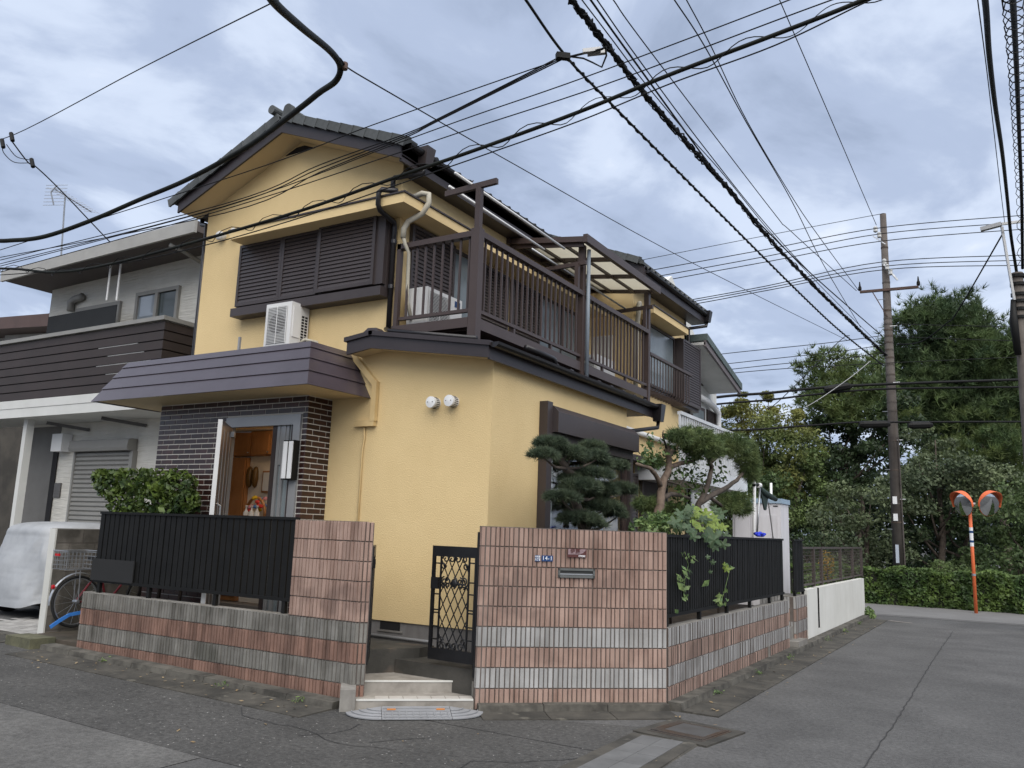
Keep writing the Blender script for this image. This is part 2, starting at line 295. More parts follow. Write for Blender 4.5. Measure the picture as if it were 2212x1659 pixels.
flat('far_road', [(-60, 14.2), (-.2, 14.45), (3.3, 14.55), (60, 15.5), (60, 18.2), (-60, 17.6)], FARROAD, 0.006)
flat('road_edge_line', [(-60, 14.35), (-.2, 14.6), (3.3, 14.7), (60, 15.65), (60, 15.75), (3.3, 14.8), (-.2, 14.7), (-60, 14.45)], ASPH_D, 0.011)
def ribbon(name, pts, w, mat, dz, jit=0.02):
    b = MB(); P = []
    for (x0, y0), (x1, y1) in zip(pts[:-1], pts[1:]):
        n = max(2, int(math.hypot(x1 - x0, y1 - y0) / 0.15))
        for i in range(n): t = i / n; P.append((x0 + (x1 - x0) * t + random.gauss(0, jit), y0 + (y1 - y0) * t + random.gauss(0, jit)))
    P.append(pts[-1])
    for (x0, y0), (x1, y1) in zip(P[:-1], P[1:]):
        dx, dy = x1 - x0, y1 - y0; l = math.hypot(dx, dy) or 1; nx, ny = -dy / l * w / 2, dx / l * w / 2
        b.quad((x0 - nx, y0 - ny, gz(x0) + dz), (x1 - nx, y1 - ny, gz(x1) + dz), (x1 + nx, y1 + ny, gz(x1) + dz), (x0 + nx, y0 + ny, gz(x0) + dz))
    return b.build(name, mat, kind='structure')
ribbon('road_crack', [(2.05, -3.5), (2.05, 1.3), (1.99, 6), (1.97, 11.6)], .009, CRACK, .009, .006)
ribbon('road_crack', [(-3.3, -2.75), (-2.9, -3.0), (-2.2, -2.95), (-1.7, -3.15), (-1.2, -3.0)], .009, CRACK, .01, .02)
ribbon('road_crack', [(-2.0, -2.5), (-1.9, -2.9), (-2.1, -3.15)], .009, CRACK, .01, .02)
ribbon('road_crack', [(-1.2, -2.5), (-1.5, -2.95)], .01, CRACK, .01, .03)
ribbon('road_crack', [(.1, -2.3), (-.2, -2.7), (-.5, -2.9), (-.45, -3.4), (-.9, -3.8)], .009, CRACK, .01, .02)
# right-hand gutter: kerb stones and apron slabs
def gutter_run(name, p0, p1, out, kw, kh, aw, seg, label_kind='structure'):
    """kerb stones (kw wide, kh high) then apron slabs (aw wide) along p0-p1; out = unit vector away from the wall"""
    p0, p1, out = Vector((*p0, 0)), Vector((*p1, 0)), Vector((*out, 0)); d = (p1 - p0); n = max(1, round(d.length / seg)); d /= n
    root = MB(); root.quad(p0 + Vector((0, 0, -.05)), p1 + Vector((0, 0, -.05)), p1 + out * .02 + Vector((0, 0, -.05)), p0 + out * .02 + Vector((0, 0, -.05)))
    r = root.build(name, APRON, kind='structure')
    for i in range(n):
        a = p0 + d * i; b = p0 + d * (i + 1); g = d.normalized() * .004
        a2, b2 = a + g, b - g; za, zb = gz(a.x), gz(b.x); hj = random.uniform(-.003, .003)
        def pt(q, o, z, base): return (q.x + out.x * o, q.y + out.y * o, base + z)
        if kw > 0:
            MB().hexa([pt(a2, 0, -.05, za), pt(b2, 0, -.05, zb), pt(b2, kw, -.05, zb), pt(a2, kw, -.05, za),
                   pt(a2, 0, kh + hj + .004, za), pt(b2, 0, kh + hj + .004, zb), pt(b2, kw - .02, kh + hj, zb), pt(a2, kw - .02, kh + hj, za)]).build('kerb_stone', KERBM, r)
        MB().hexa([pt(a2, kw, -.05, za), pt(b2, kw, -.05, zb), pt(b2, kw + aw, -.05, zb), pt(a2, kw + aw, -.05, za),
                   pt(a2, kw, .02, za), pt(b2, kw, .02, zb), pt(b2, kw + aw, .012, zb), pt(a2, kw + aw, .012, za)]).build('gutter_slab', APRON, r)
    return r
gutter_run('right_gutter', (.012, -.02), (.012, 13.0), (1, 0), .16, .085, .37, .6)
gutter_run('left_gutter', (-7.6, -2.045), (-2.58, -2.045), (0, -1), .2, .075, .42, .6)
gutter_run('carport_gutter', (-16.0, -1.75), (-8.5, -1.75), (0, -1), .16, .03, .42, .6)
EX, EN = Vector((0.752, 0.660, 0)), Vector((0.660, -0.752, 0)); OF = Vector((-1.52, -1.334, 0))   # along and out of the angled front wall
def fr(u, n, z): return OF + EX * u + EN * n + Vector((0, 0, z))
a, b_ = fr(.02, .012, 0), fr(2.0, .012, 0)
gutter_run('front_gutter', (a.x, a.y), (b_.x, b_.y), (EN.x, EN.y), .13, .075, .30, .66)
def frbox(m, u0, u1, n0, n1, z0, z1, zt=None):
    zt = z1 if zt is None else zt
    return m.hexa([fr(u0, n0, z0), fr(u0, n1, z0), fr(u1, n1, z0), fr(u1, n0, z0), fr(u0, n0, z1), fr(u0, n1, zt), fr(u1, n1, zt), fr(u1, n0, z1)])

# ================================================================ drain covers
t = thing('drain_grate', 'rusty steel slotted drain grate set in the road at the wall corner', 'drain', (.52, -.83, 0))
GRATE = M('rusty grate steel', (0.075, 0.066, 0.058), 0.7, (0.075, 0.05, 0.035), 3.0, .9, metal=.2)
gx, gy = Vector((.985, -.17, 0)), Vector((.17, .985, 0)); gc = Vector((.52, -.83, 0))
def gpt(u, v, z): return gc + gx * u + gy * v + Vector((0, 0, z))
def gbox(u0, u1, v0, v1, z0, z1): return MB().hexa([gpt(u0, v0, z0), gpt(u1, v0, z0), gpt(u1, v1, z0), gpt(u0, v1, z0), gpt(u0, v0, z1), gpt(u1, v0, z1), gpt(u1, v1, z1), gpt(u0, v1, z1)])
gbox(-.37, .37, -.38, .38, -.03, .016).build('surround', APRON, t)
gbox(-.28, .28, -.28, .28, .0, .021).build('frame', GRATE, t)
gbox(-.26, .26, -.26, .26, .021, .024).build('pit', CRACK, t)
gbox(-.17, .22, -.16, .2, .024, .029).build('cover_plate', M('worn steel plate', (.085, .083, .08), .65, (.065, .06, .055), 5, .7, metal=.2), t)
for i in range(26):
    u = -.255 + i * .0204; gbox(u, u + .011, -.255, .255, .024, .031 if not (-.18 < u < .22) else .0285).build('grate_bar', GRATE, t)
t = thing('drain_cover_row', 'row of grey concrete drain lids leading from the grate towards the viewer', 'drain', (.42, -1.9, 0))
MB().hexa([(.10, -4.2, -.03), (.78, -4.2, -.03), (.78, -1.22, -.03), (.10, -1.22, -.03), (.10, -4.2, .015), (.78, -4.2, .015), (.72, -1.22, .015), (.12, -1.22, .015)]).build('surround', APRON, t)
LID = M('grey drain lid', (0.135, 0.135, 0.133), 0.85, (0.10, 0.10, 0.098), 4.0, .6, rand=.08)
for i in range(9):
    y0 = -1.27 - i * .31
    for j in range(2): MB().box(.235 + j * .192, .235 + j * .192 + .188, y0 - .306, y0, -.01, .02).build('lid', LID, t)

# ================================================================ entrance steps
st = thing('entrance_steps', 'pale concrete entrance steps rising to the open gate', 'steps', (-2.0, -1.7, 0))
frbox(MB(), -1.17, -.01, -.40, 0.0, -.05, .105).build('step', CONC_L, st)
frbox(MB(), -1.17, -.01, -1.0, -.36, -.05, .218).build('step', CONC_L, st)
frbox(MB(), -1.165, -.015, -.012, .006, .095, .112).build('nosing', WHITEP, st)
frbox(MB(), -1.165, -.015, -.372, -.354, .208, .225).build('nosing', WHITEP, st)
for i in range(7): frbox(MB(), -.98 + i * .14, -.98 + i * .14 + .13, -.17, -.04, .1, .1085).build('tread_tile', M('tread tile', (.43, .405, .37), .8, (.36, .335, .3), 6, .7) if i == 0 else MATS['tread tile'], st)
frbox(MB(), -1.32, -1.172, -.42, .05, -.05, .235, .205).build('side_kerb', CONC, st)
frbox(MB(), -.008, .10, -.62, -.13, -.05, .30, .24).build('side_kerb', CONC, st)
b = MB(); b.v = [fr(-1.3, -.95, -.05), fr(-.02, -.95, -.05), (-1.75, -.66, -.05), (-3.9, -.66, -.05), (-3.9, -1.9, -.05), (-2.75, -1.9, -.05)]
k = len(b.v); b.v += [(x, y, .213) for x, y, _ in b.v]; b.f = [tuple(range(k, 2 * k))] + [(i, (i + 1) % k, k + (i + 1) % k, k + i) for i in range(k)]
b.build('landing', CONC_D, st)
MB().prism([(-2.66, -1.19), (-1.62, -1.19), (-1.62, -.67), (-2.66, -.67)], 'z', .0, .36).build('landing_step', CONC_D, st)
MB().prism([(-2.95, -1.60), (-2.52, -.95), (-2.52, -.67), (-4.3, -.67), (-4.3, -1.60)], 'z', .0, .465).build('landing_step', CONC_D, st)
# rubber kerb ramp
RAMP = M('grey rubber ramp', (0.25, 0.255, 0.265), 0.7, (0.2, 0.203, 0.21), 5.0, .6, bump=.1)
rp = thing('kerb_ramp', 'pale grey plastic kerb ramp with rounded ends below the entrance steps', 'ramp', (-1.65, -2.05, 0))
def rbox(name, u0, u1, parent, hb=.072, n0=.135, n1=.43, mat=None):
    m = MB().hexa([fr(u0, n0, .012), fr(u0, n1, .012), fr(u1, n1, .012), fr(u1, n0, .012), fr(u0, n0, hb), fr(u0, n1, .022), fr(u1, n1, .022), fr(u1, n0, hb)])
    return m.build(name, mat or RAMP, parent)
mid = rbox('middle_section', -.92, -.27, rp)
for sgn, u0 in ((-1, -.925), (1, -.265)):
    b = MB(); c0 = fr(u0, .135, .012); n = 10; top = [fr(u0, .135, .072)]; bot = [c0]
    for i in range(n + 1):
        a = math.pi / 2 * i / n; uu = u0 + sgn * .33 * math.sin(a); nn = .135 + .295 * math.cos(a)
        bot.append(fr(uu, nn, .012)); top.append(fr(uu, nn, .022))
    k = len(top); b.v = bot + top; b.f = [tuple(range(k, 2 * k))] + [(i, (i + 1) % k, k + (i + 1) % k, k + i) for i in range(k)] 
    b.f = [(k, k + i, k + i + 1) for i in range(1, k - 1)] + b.f[1:]
    e = b.build('end_section', RAMP, rp)
    for r_ in (.4, .62, .84):
        pts = [fr(u0 + sgn * .33 * r_ * math.sin(math.pi / 2 * i / 8), .135 + .295 * r_ * math.cos(math.pi / 2 * i / 8), .078 - .05 * r_) for i in range(9)]
        MB().tube(pts, .005, 5).build('tread_rib', RAMP, e)
for r_ in (.22, .45, .68, .9): MB().bar(fr(-.91, .135 + .295 * r_, .077 - .05 * r_), fr(-.28, .135 + .295 * r_, .077 - .05 * r_), .01, .008).build('tread_rib', RAMP, mid)
for i in range(10): u = -.89 + i * .066; MB().bar(fr(u, .28, .053), fr(u, .42, .028), .008, .008).build('tread_rib', RAMP, mid)
for u in (-.83, -.36): frbox(MB(), u - .04, u + .04, .2, .235, .058, .066).build('reflector', M('amber reflector', (.6, .22, .05), .3) if u < -.5 else MATS['amber reflector'], mid)

# ================================================================ ribbed block walls
GAP = [.0025]
def ribblock(L_, nr, seed):
    r = random.Random(seed); b = MB(); cuts = [0] + [(i + r.uniform(-.12, .12)) / nr for i in range(1, nr)] + [1]
    for i in range(nr):
        x0, x1 = cuts[i] * L_ + GAP[0], cuts[i + 1] * L_ - GAP[0]; j = r.uniform(-.005, .003); H = .193; e = .005
        f0 = [(x0 + e, j, .004), (x1 - e, j, .004), (x1 - e, j, H - .004), (x0 + e, j, H - .004)]; g = .017
        bk = [(x0, g, 0), (x1, g, 0), (x1, g, H), (x0, g, H)]; n = len(b.v); b.v += f0 + bk
        b.f += [(n, n + 1, n + 2, n + 3), (n + 4, n + 5, n + 1, n), (n + 5, n + 6, n + 2, n + 1), (n + 6, n + 7, n + 3, n + 2), (n + 7, n + 4, n, n + 3)]
    return b
RB = {}
GROOVE_SHADE = M('painted groove shade', (.075, .06, .05), .95, (.05, .04, .034), 4, .8)  # dark colour on the groove sides stands in for shade inside the slits
def get_block(L_, nr, mat):
    k = (round(L_, 3), nr, mat.name, random.randrange(4), GAP[0])
    if k not in RB: me = ribblock(L_, nr, hash(k[3]) + nr).mesh('block'); me.materials.append(mat); me.materials.append(GROOVE_SHADE); RB[k] = me
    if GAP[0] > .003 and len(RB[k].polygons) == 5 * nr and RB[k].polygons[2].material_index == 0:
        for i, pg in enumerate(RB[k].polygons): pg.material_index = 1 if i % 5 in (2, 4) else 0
    return RB[k]
def block_wall(root, origin, rotz, length, rows, ztop, core=0.12, stagger=False, cut0=0.0):
    """rows: list of materials from the top; local +x along the wall, face at local y = 0"""
    o = Vector(origin); ca, sa = math.cos(rotz), math.sin(rotz)
    def w(x, y, z): return Vector((o.x + x * ca - y * sa, o.y + x * sa + y * ca, z))
    zb = ztop - .2 * len(rows); c = .0145
    core_m = MB().hexa([w(0, c, zb - .12), w(length, c, zb - .12), w(length, core, zb - .12), w(0, core, zb - .12), w(0, c, ztop - .008), w(length, c, ztop - .008), w(length, core, ztop - .008), w(0, core, ztop - .008)])
    core_m.build('core', MORTAR, root)
    for i, mt in enumerate(rows):
        z = ztop - .2 * (i + 1) + .004; x = 0.0
        while x < length - .01:
            L_ = min(.4, length - x)
            if stagger and x == 0 and i % 2: L_ = .2
            if length - x - L_ < .06: L_ = length - x
            p = w(x, 0, z); nr = max(1, round(L_ / .05))
            place('block', get_block(L_ - .004, nr, mt), None, root, loc=(p.x, p.y, z), rotz=rotz); x += L_
    return w
ROWS4, ROWS4D = [GREYB, PINK, GREYB, PINK], [GREYB_D, PINK_D, GREYB_D, PINK_D]
fwt = thing('block_wall', 'tall pink and grey striped block wall carrying the mail slot', 'wall', (-.76, -.67, 0))
ANG = math.atan2(.660, .752)
block_wall(fwt, (OF.x, OF.y), ANG, 2.02, [PINK] * 5 + ROWS4, 1.81)
e0 = fr(0, 0, 0)
block_wall(fwt, (e0.x - EN.x * .125, e0.y - EN.y * .125), ANG - math.pi / 2, .12, [PINK] * 5 + ROWS4, 1.809, core=.1)
place('end_block', MB().box(-.002, .1, -.0, .11, .82, 1.803).mesh('end_block'), PINK, fwt, loc=(-.105, -.003, 0), rotz=math.pi / 2 - .0)
frbox(MB(), -.002, 2.0, -.118, -.004, 1.8025, 1.8125).build('coping', MORTAR, fwt)
rwt = thing('block_wall', 'low pink and grey striped block wall under the fence on the right-hand road', 'wall', (0, 2.7, 0))
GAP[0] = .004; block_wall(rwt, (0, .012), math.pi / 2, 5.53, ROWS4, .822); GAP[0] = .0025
MB().box(-.118, -.003, .02, 5.53, .8145, .8215).build('coping', CONC, rwt)
lwt = thing('block_wall', 'weathered low striped block wall with a tall pink pillar left of the steps', 'wall', (-4.8, -2.02, 0))
block_wall(lwt, (-7.15, -2.025), 0, 4.62, ROWS4D, .812)
MB().box(-7.148, -3.48, -2.022, -1.905, .805, .815).build('coping', CONC, lwt)
block_wall(lwt, (-3.47, -2.027), 0, .94, [PINK] * 5, 1.815)
block_wall(lwt, (-2.532, -2.027), ANG, .13, [PINK] * 5, 1.814, core=.1); block_wall(lwt, (-2.534, -2.026), ANG, .13, [GREYB_D, PINK_D, GREYB_D, PINK_D], .8115, core=.1)
MB().box(-3.47, -2.54, -2.02, -1.91, 1.808, 1.816).build('coping', MORTAR, lwt)
swt = thing('block_wall', 'short striped block pillar beside the back steps and the white wall', 'wall', (0, 6.5, 0))
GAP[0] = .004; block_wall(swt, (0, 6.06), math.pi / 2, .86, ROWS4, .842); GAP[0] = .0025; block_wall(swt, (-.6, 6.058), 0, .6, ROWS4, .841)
MB().box(-.6, -.003, 6.06, 6.91, .833, .843).build('coping', CONC, swt)
bs = thing('back_steps', 'small grey concrete steps in the gap after the low striped wall', 'steps', (-.1, 5.8, 0))
MB().box(-.25, .13, 5.6, 6.25, -.02, .17).build('step', CONC, bs); MB().box(-.6, -.05, 5.56, 6.05, -.02, .36).build('step', CONC, bs); MB().box(-.95, -.3, 5.56, 6.05, -.02, .56).build('step', CONC, bs)
MB().bar((.01, 4.16, .02), (.01, 4.16, .235), .03, .05, (0, 1, 0)).build('drain_channel', CONC, rwt)
# wall fittings on the front wall
def onwall(sx, sy, off=0.0):    # photo-survey point on the angled wall -> (u, z)
    r = _ray(sx, sy); p0 = np.array(fr(0, off, 0)); n = np.array([EN.x, EN.y, 0]); tt = n.dot(p0 - CAM) / n.dot(r); p = Vector(CAM + tt * r) - OF
    return p.dot(EX), p.z
def dd(x0, y0, w, a, b): return ((x0 + a * w / 2212) * .54004, (y0 + b * w / 2212) * .54004)
u0, z1 = onwall(*dd(1700, 2100, 1024, 1148, 372)); u1, z0 = onwall(*dd(1700, 2100, 1024, 1462, 460))
MSM = M('grey cast mail slot', (0.125, 0.13, 0.125), 0.5, (0.095, 0.10, 0.095), 8, .7, metal=.3)
t = thing('mail_slot', 'dark grey metal mail slot set into the pink block wall', 'mailbox', fr(u0, 0, z0))
for (a0, a1, c0, c1) in ((u0, u1, z1 - .022, z1), (u0, u1, z0, z0 + .026), (u0, u0 + .02, z0, z1), (u1 - .02, u1, z0, z1)): frbox(MB(), a0, a1, .003, .022, c0, c1).build('frame', MSM, t)
frbox(MB(), u0 + .02, u1 - .02, -.004, .006, z0 + .026, z1 - .022).build('flap', M('dark slot flap', (.035, .036, .034), .6), t); frbox(MB(), u0 + .022, u1 - .022, .007, .016, z0 + .03, z0 + .042).build('lip', STEEL, t)
def text_mesh(s, size, bold=0.0):
    c = bpy.data.curves.new('text', 'FONT'); c.body = s; c.size = size; c.align_x = 'CENTER'; c.align_y = 'CENTER'; c.extrude = .0012; c.offset = bold; c.space_character = 1.12
    o = bpy.data.objects.new('text', c); COL.objects.link(o); dg = bpy.context.evaluated_depsgraph_get(); me = bpy.data.meshes.new_from_object(o.evaluated_get(dg)); bpy.data.objects.remove(o); bpy.data.curves.remove(c); me.materials.clear(); return me
def wall_text(name, s, size, u, z, n, mat, parent, bold=0.0, sx=1.0):
    me = text_mesh(s, size, bold)
    if sx != 1.0: me.transform(Matrix.Scale(sx, 4, (1, 0, 0)))
    o = place(name, me, mat, parent, loc=fr(u, n, z), rot=(math.pi / 2, 0, ANG)); return o
SIGNB = M('blue enamel', (0.012, 0.05, 0.16), 0.35); SIGNW = M('white lettering', (.85, .86, .87), .5); NAMEB = M('dark red stone', (.085, .025, .022), .4); NAMEP = M('mauve stone', (.27, .19, .2), .5, (.2, .135, .14), 30, .9)
def plate(name, label, x0, y0, x1, y1, mat, th=.008):
    u0, z1 = onwall(*dd(1700, 2100, 1024, x0, y0)); u1, z0 = onwall(*dd(1700, 2100, 1024, x1, y1))
    t = thing(name, label, 'sign', fr(u0, 0, z0)); frbox(MB(), u0, u1, .0045, .0045 + th, z0, z1).build('panel', mat, t); return t, u0, u1, z0, z1
t, u0, u1, z0, z1 = plate('address_plate', 'blue address plate reading 14-1 on the pink block wall', 1006, 262, 1101, 315, SIGNB)
wall_text('lettering', '14-1', .058, (u0 + u1) / 2, (z0 + z1) / 2, .0145, SIGNW, t, .0, .95)
t, u0, u1, z0, z1 = plate('address_plate', 'small blue district plate with two lines of white writing', 949, 260, 992, 314, SIGNB)
wall_text('lettering', '中央南', .024, (u0 + u1) / 2, z0 + (z1 - z0) * .74, .0145, SIGNW, t, .0005, .75); wall_text('lettering', '六丁目', .027, (u0 + u1) / 2, z0 + (z1 - z0) * .27, .0145, SIGNW, t, .0008, .68)
t, u0, u1, z0, z1 = plate('name_plate', 'dark red and mauve stone nameplate above the mail slot', 1230, 203, 1390, 282, NAMEB, .015)
b = MB(); pl = [(u0 + .004, z0 + .028), (u0 + (u1 - u0) * .55, z0 + .03), (u0 + (u1 - u0) * .8, z0 + .045), (u1 - .012, z1 - .016), (u1 - .006, z1 - .004), (u0 + .004, z1 - .004)]
k = len(pl); b.v = [fr(u, .0195, z) for u, z in pl] + [fr(u, .022, z) for u, z in pl]; b.f = [tuple(range(k, 2 * k))] + [(i, (i + 1) % k, k + (i + 1) % k, k + i) for i in range(k)]
b.build('inset', NAMEP, t)
wall_text('lettering', '伊', .05, u0 + .052, z0 + .062, .0235, NAMEB, t, .001); wall_text('lettering', '藤', .05, u0 + .105, z0 + .06, .0235, NAMEB, t, .001); wall_text('lettering', 'ITOH', .027, u1 - .05, z0 + .014, .021, SIGNW, t, .001)

# ================================================================ gate leaves
def gate_leaf(label, origin, ang, W=.60, H=1.17):
    o = Vector(origin); t = thing('gate_leaf', label, 'gate', origin); ca, sa = math.cos(ang), math.sin(ang)
    def put(name, b, parent=None): return place(name, b.mesh(name), GATEM, parent or t, loc=origin, rotz=ang)
    put('side_stile', MB().box(0, .032, -.016, .016, 0, H)); put('side_stile', MB().box(W - .032, W, -.016, .016, 0, H))
    put('top_rail', MB().box(.032, W - .032, -.014, .014, H - .11, H)); put('bottom_rail', MB().box(.032, W - .032, -.014, .014, 0, .12))
    for x in (.105, W - .12): put('inner_stile', MB().box(x, x + .016, -.008, .008, .12, H - .11))
    for z in (.2, .33, .47, .5, .66, .78, .98):
        put('rung', MB().box(.032, .105, -.006, .006, z, z + .014)); put('rung', MB().box(W - .104, W - .032, -.006, .006, z + .02, z + .034))
    x0, x1, za, zb = .121, W - .12, .12, H - .11; w = x1 - x0; sl = 1.9
    for s in (1, -1):
        for i in range(-8, 12):
            # line x = x0 + i*w/3.2 + s*(z-za)/sl clipped to the panel
            pts = []
            for z in (za, zb): pass
            xs0 = x0 + i * w / 3.6 + (0 if s > 0 else w * .5)
            zlo, zhi = za, zb
            f = lambda z: xs0 + s * (z - za) / sl
            zz = sorted([za + s * (x0 - xs0) * sl, za + s * (x1 - xs0) * sl]); zlo = max(za, zz[0]); zhi = min(zb, zz[1])
            if zhi - zlo > .08: put('lattice_bar', MB().bar((f(zlo), .004 * s, zlo), (f(zhi), .004 * s, zhi), .009, .008, (0, 1, 0)))
    def scroll(cx, cz, r, a0, turns, sgn):
        pts = []
        for i in range(15):
            q = i / 14; a = a0 + sgn * q * turns * 2 * math.pi; rr = r * (1 - .75 * q); pts.append((cx + rr * math.cos(a), -.006, cz + rr * math.sin(a)))
        put('scroll', MB().tube(pts, .0085, 5))
    for cx in (.2, .28, .36, .44): 
        scroll(cx - .02, .145, .045, 0, 1.2, 1); scroll(cx - .02, H - .135, .045, math.pi, 1.2, -1)
    for cx in (.165, .22, .3, .38, .43): scroll(cx, .81, .042, math.pi / 2, 1.3, 1 if cx < .3 else -1); scroll(cx, .765, .03, -math.pi / 2, 1.2, -1 if cx < .3 else 1)
    for cx in (.15, W - .15): scroll(cx, .2, .04, 0, 1.1, 1); scroll(cx, H - .2, .04, 0, 1.1, -1)
    put('medallion', MB().lathe((W / 2, 0, .79), [(.001, -.022), (.03, -.018), (.045, -.006), (.045, .006)], 12, 'y'))
    return t
g1 = gate_leaf('black wrought iron gate leaf with diamond lattice, standing open by the tall wall', (-2.19, -1.23, .42), math.radians(-3))
MB().box(-2.19, -2.10, -1.255, -1.20, 1.14, 1.26).build('lock_box', GATEM, g1)
g2 = gate_leaf('black gate leaf swung inward, seen edge-on behind the pink pillar', (-2.47, -1.90, .40), math.radians(128.5))
MB().tube([(-1.585, -1.27, .3), (-1.585, -1.27, 1.75)], .018, 8).build('hinge_post', GATEM, g1); MB().box(-2.475, -2.44, -1.93, -1.88, 1.35, 1.44).build('latch', GATEM, g2)
MB().tube([(-2.47, -1.93, .25), (-2.47, -1.93, 1.66)], .016, 8).build('hinge_post', GATEM, g2)

# ================================================================ fences
def slat_fence(label, axis, a0, a1, c, z0, z1, pitch, slat, th=.02, post_to=.6, legs=()):
    t = thing('slat_fence', label, 'fence', (a0, c, z0) if axis == 'x' else (c, a0, z0))
    def bx(a, b, d0, d1, q0, q1): return MB().box(a, b, c + d0, c + d1, q0, q1) if axis == 'x' else MB().box(c + d0, c + d1, a, b, q0, q1)
    bx(a0, a1, -.028, .028, z1 - .03, z1).build('top_rail', BLACKM, t); bx(a0, a1, -.026, .026, z0, z0 + .035).build('bottom_rail', BLACKM, t)
    n = int((a1 - a0) / pitch); me = bx(0, slat, -th / 2, th / 2, z0 + .033, z1 - .028) if False else None
    for i in range(n):
        p = a0 + (i + .5) * (a1 - a0) / n + random.uniform(-.002, .002); j = random.uniform(-.003, .003)
        bx(p - slat / 2, p + slat / 2, -th / 2 + j, th / 2 + j, z0 + .033, z1 - .028).build('slat', BLACKM, t)
    for p in legs: bx(p - .025, p + .025, -.02, .02, z0 - .14, z0 + .002).build('leg', BLACKM, t)
    return t
lf = slat_fence('black slat fence above the weathered wall on the left', 'x', -7.03, -3.49, -1.965, .945, 1.84, .0985, .083, legs=(-6.9, -5.9, -4.7, -3.6))
MB().box(-7.06, -6.2, -2.005, -1.99, .97, 1.24).build('mesh_panel', M('dark mesh', (.016, .016, .016), .8), lf)
slat_fence('long black slat fence above the striped wall on the right-hand road', 'y', .03, 5.40, -.055, .915, 1.793, .081, .056, legs=(.1, 1.2, 2.3, 3.4, 4.5, 5.3))
slat_fence('short black slat fence on the small striped pillar', 'y', 6.16, 6.92, -.055, .90, 1.79, .081, .056, legs=(6.22, 6.86))
# ================================================================ THE YELLOW HOUSE
H = thing('yellow_house', 'two storey yellow stucco house with brown shutters, balcony and tiled gable roof', 'house', (-4.5, -.7, 0))
YW, XE, XM, XL, XW = -.70, -1.855, -3.37, -7.17, -2.60     # front wall, extension side, main side, far left, wing side
FB = .68
w = MB()
DX0, DX1, DZ = -7.0, -4.46, 3.06
ap = 7.20; TH = .12
w.prism([(XL, FB), (DX0, FB), (DX0, 4.0), (XL, 4.0)], 'y', YW, YW + TH)
w.prism([(DX0, DZ), (DX1, DZ), (DX1, 4.0), (DX0, 4.0)], 'y', YW, YW + TH)
w.prism([(DX1, FB), (XM, FB), (XM, 4.0), (DX1, 4.0)], 'y', YW, YW + TH)
w.prism([(XM, FB), (XE, FB), (XE, 3.74), (XM, 4.0)], 'y', YW, YW + TH)
w.prism([(XL, 4.0), (XM, 4.0), (XM, 6.46), (-5.27, ap), (XL, 6.46)], 'y', YW, YW + TH)
w.build('front_wall', STUCCO, H)
w = MB()
WY0, WY1, WZ0, WZ1 = .55, 3.12, 1.0, 2.98
w.box(XE - TH, XE, YW + TH, WY0, FB, 3.74); w.box(XE - TH, XE, WY0, WY1, WZ1, 3.74); w.box(XE - TH, XE, WY0, WY1, FB, WZ0); w.box(XE - TH, XE, WY1, 3.20, FB, 3.74)
w.build('extension_side_wall', STUCCO, H)
w = MB(); w.box(XM - TH, XM, YW + TH, 5.18, 3.9, 6.46); w.box(XM, XW, 5.18, 5.30, 3.2, 6.5); w.build('upper_side_wall', STUCCO_S, H)
w = MB(); w.box(XW - TH, XW, 3.22, 5.18, FB, 4.0); w.box(XW - TH, XW, 5.30, 8.12, FB, 6.55); w.box(XW, XE - .001, 3.10, 3.199, FB, 3.74); w.box(XL, XW, 8.0, 8.12, FB, 6.5); w.box(XL, XL + TH, YW + TH, 8.0, FB, 6.46); w.build('wing_wall', STUCCO_S, H)
w = MB(); w.box(XL + .02, XE - .02, YW + .02, YW + .16, 0, FB); w.box(XE - .16, XE - .02, YW + .16, 3.18, 0, FB); w.box(XW - .16, XW - .02, 3.18, 8.1, 0, FB); w.build('foundation', FOUND, H)
MB().box(-3.315, -3.02, YW + .012, YW + .03, .575, .672).build('foundation_vent', DARK, H); MB().box(-3.35, -2.98, YW + .006, YW + .028, .555, .577).build('vent_sill', CONC, H)
MB().tube([(-3.6, YW + .01, .50), (-2.58, YW + .01, .50), (-2.56, YW + .01, .5), (-2.54, YW + .01, .41), (-2.5, YW + .01, .40), (-1.9, YW + .01, .40)], .018, 8).build('ground_pipe', ALU, H, smooth=True)
MB().box(XL + TH, XW - TH, YW + TH, 8.0, 3.5, 3.55).build('upper_floor', DARK, H)
# ---------------- main roof
RX, SL = -5.27, .39
def rz(x): return 7.16 - SL * abs(x - RX)
for side, xe, nm in ((1, -3.10, 'right'), (-1, -7.38, 'left')):
    x0, x1 = RX, xe
    b = MB(); b.hexa([(x0, -1.10, rz(x0)), (x1, -1.10, rz(x1)), (x1, -1.07, rz(x1)), (x0, -1.07, rz(x0)), (x0, -1.10, rz(x0) + .185), (x1, -1.10, rz(x1) + .185), (x1, -1.07, rz(x1) + .185), (x0, -1.07, rz(x0) + .185)]); b.build('fascia', FASCIA, H)
    MB().hexa([(x0, -1.07, rz(x0) + .03), (x1, -1.07, rz(x1) + .03), (x1, YW, rz(x1) + .03), (x0, YW, rz(x0) + .03), (x0, -1.07, rz(x0) + .06), (x1, -1.07, rz(x1) + .06), (x1, YW, rz(x1) + .06), (x0, YW, rz(x0) + .06)]).build('soffit', SOFFIT, H)
    MB().hexa([(x0, -1.07, rz(x0) + .07), (x1, -1.07, rz(x1) + .07), (x1, 8.4, rz(x1) + .07), (x0, 8.4, rz(x0) + .07), (x0, -1.07, rz(x0) + .18), (x1, -1.07, rz(x1) + .18), (x1, 8.4, rz(x1) + .18), (x0, 8.4, rz(x0) + .18)]).build('roof_deck', FASCIA, H)
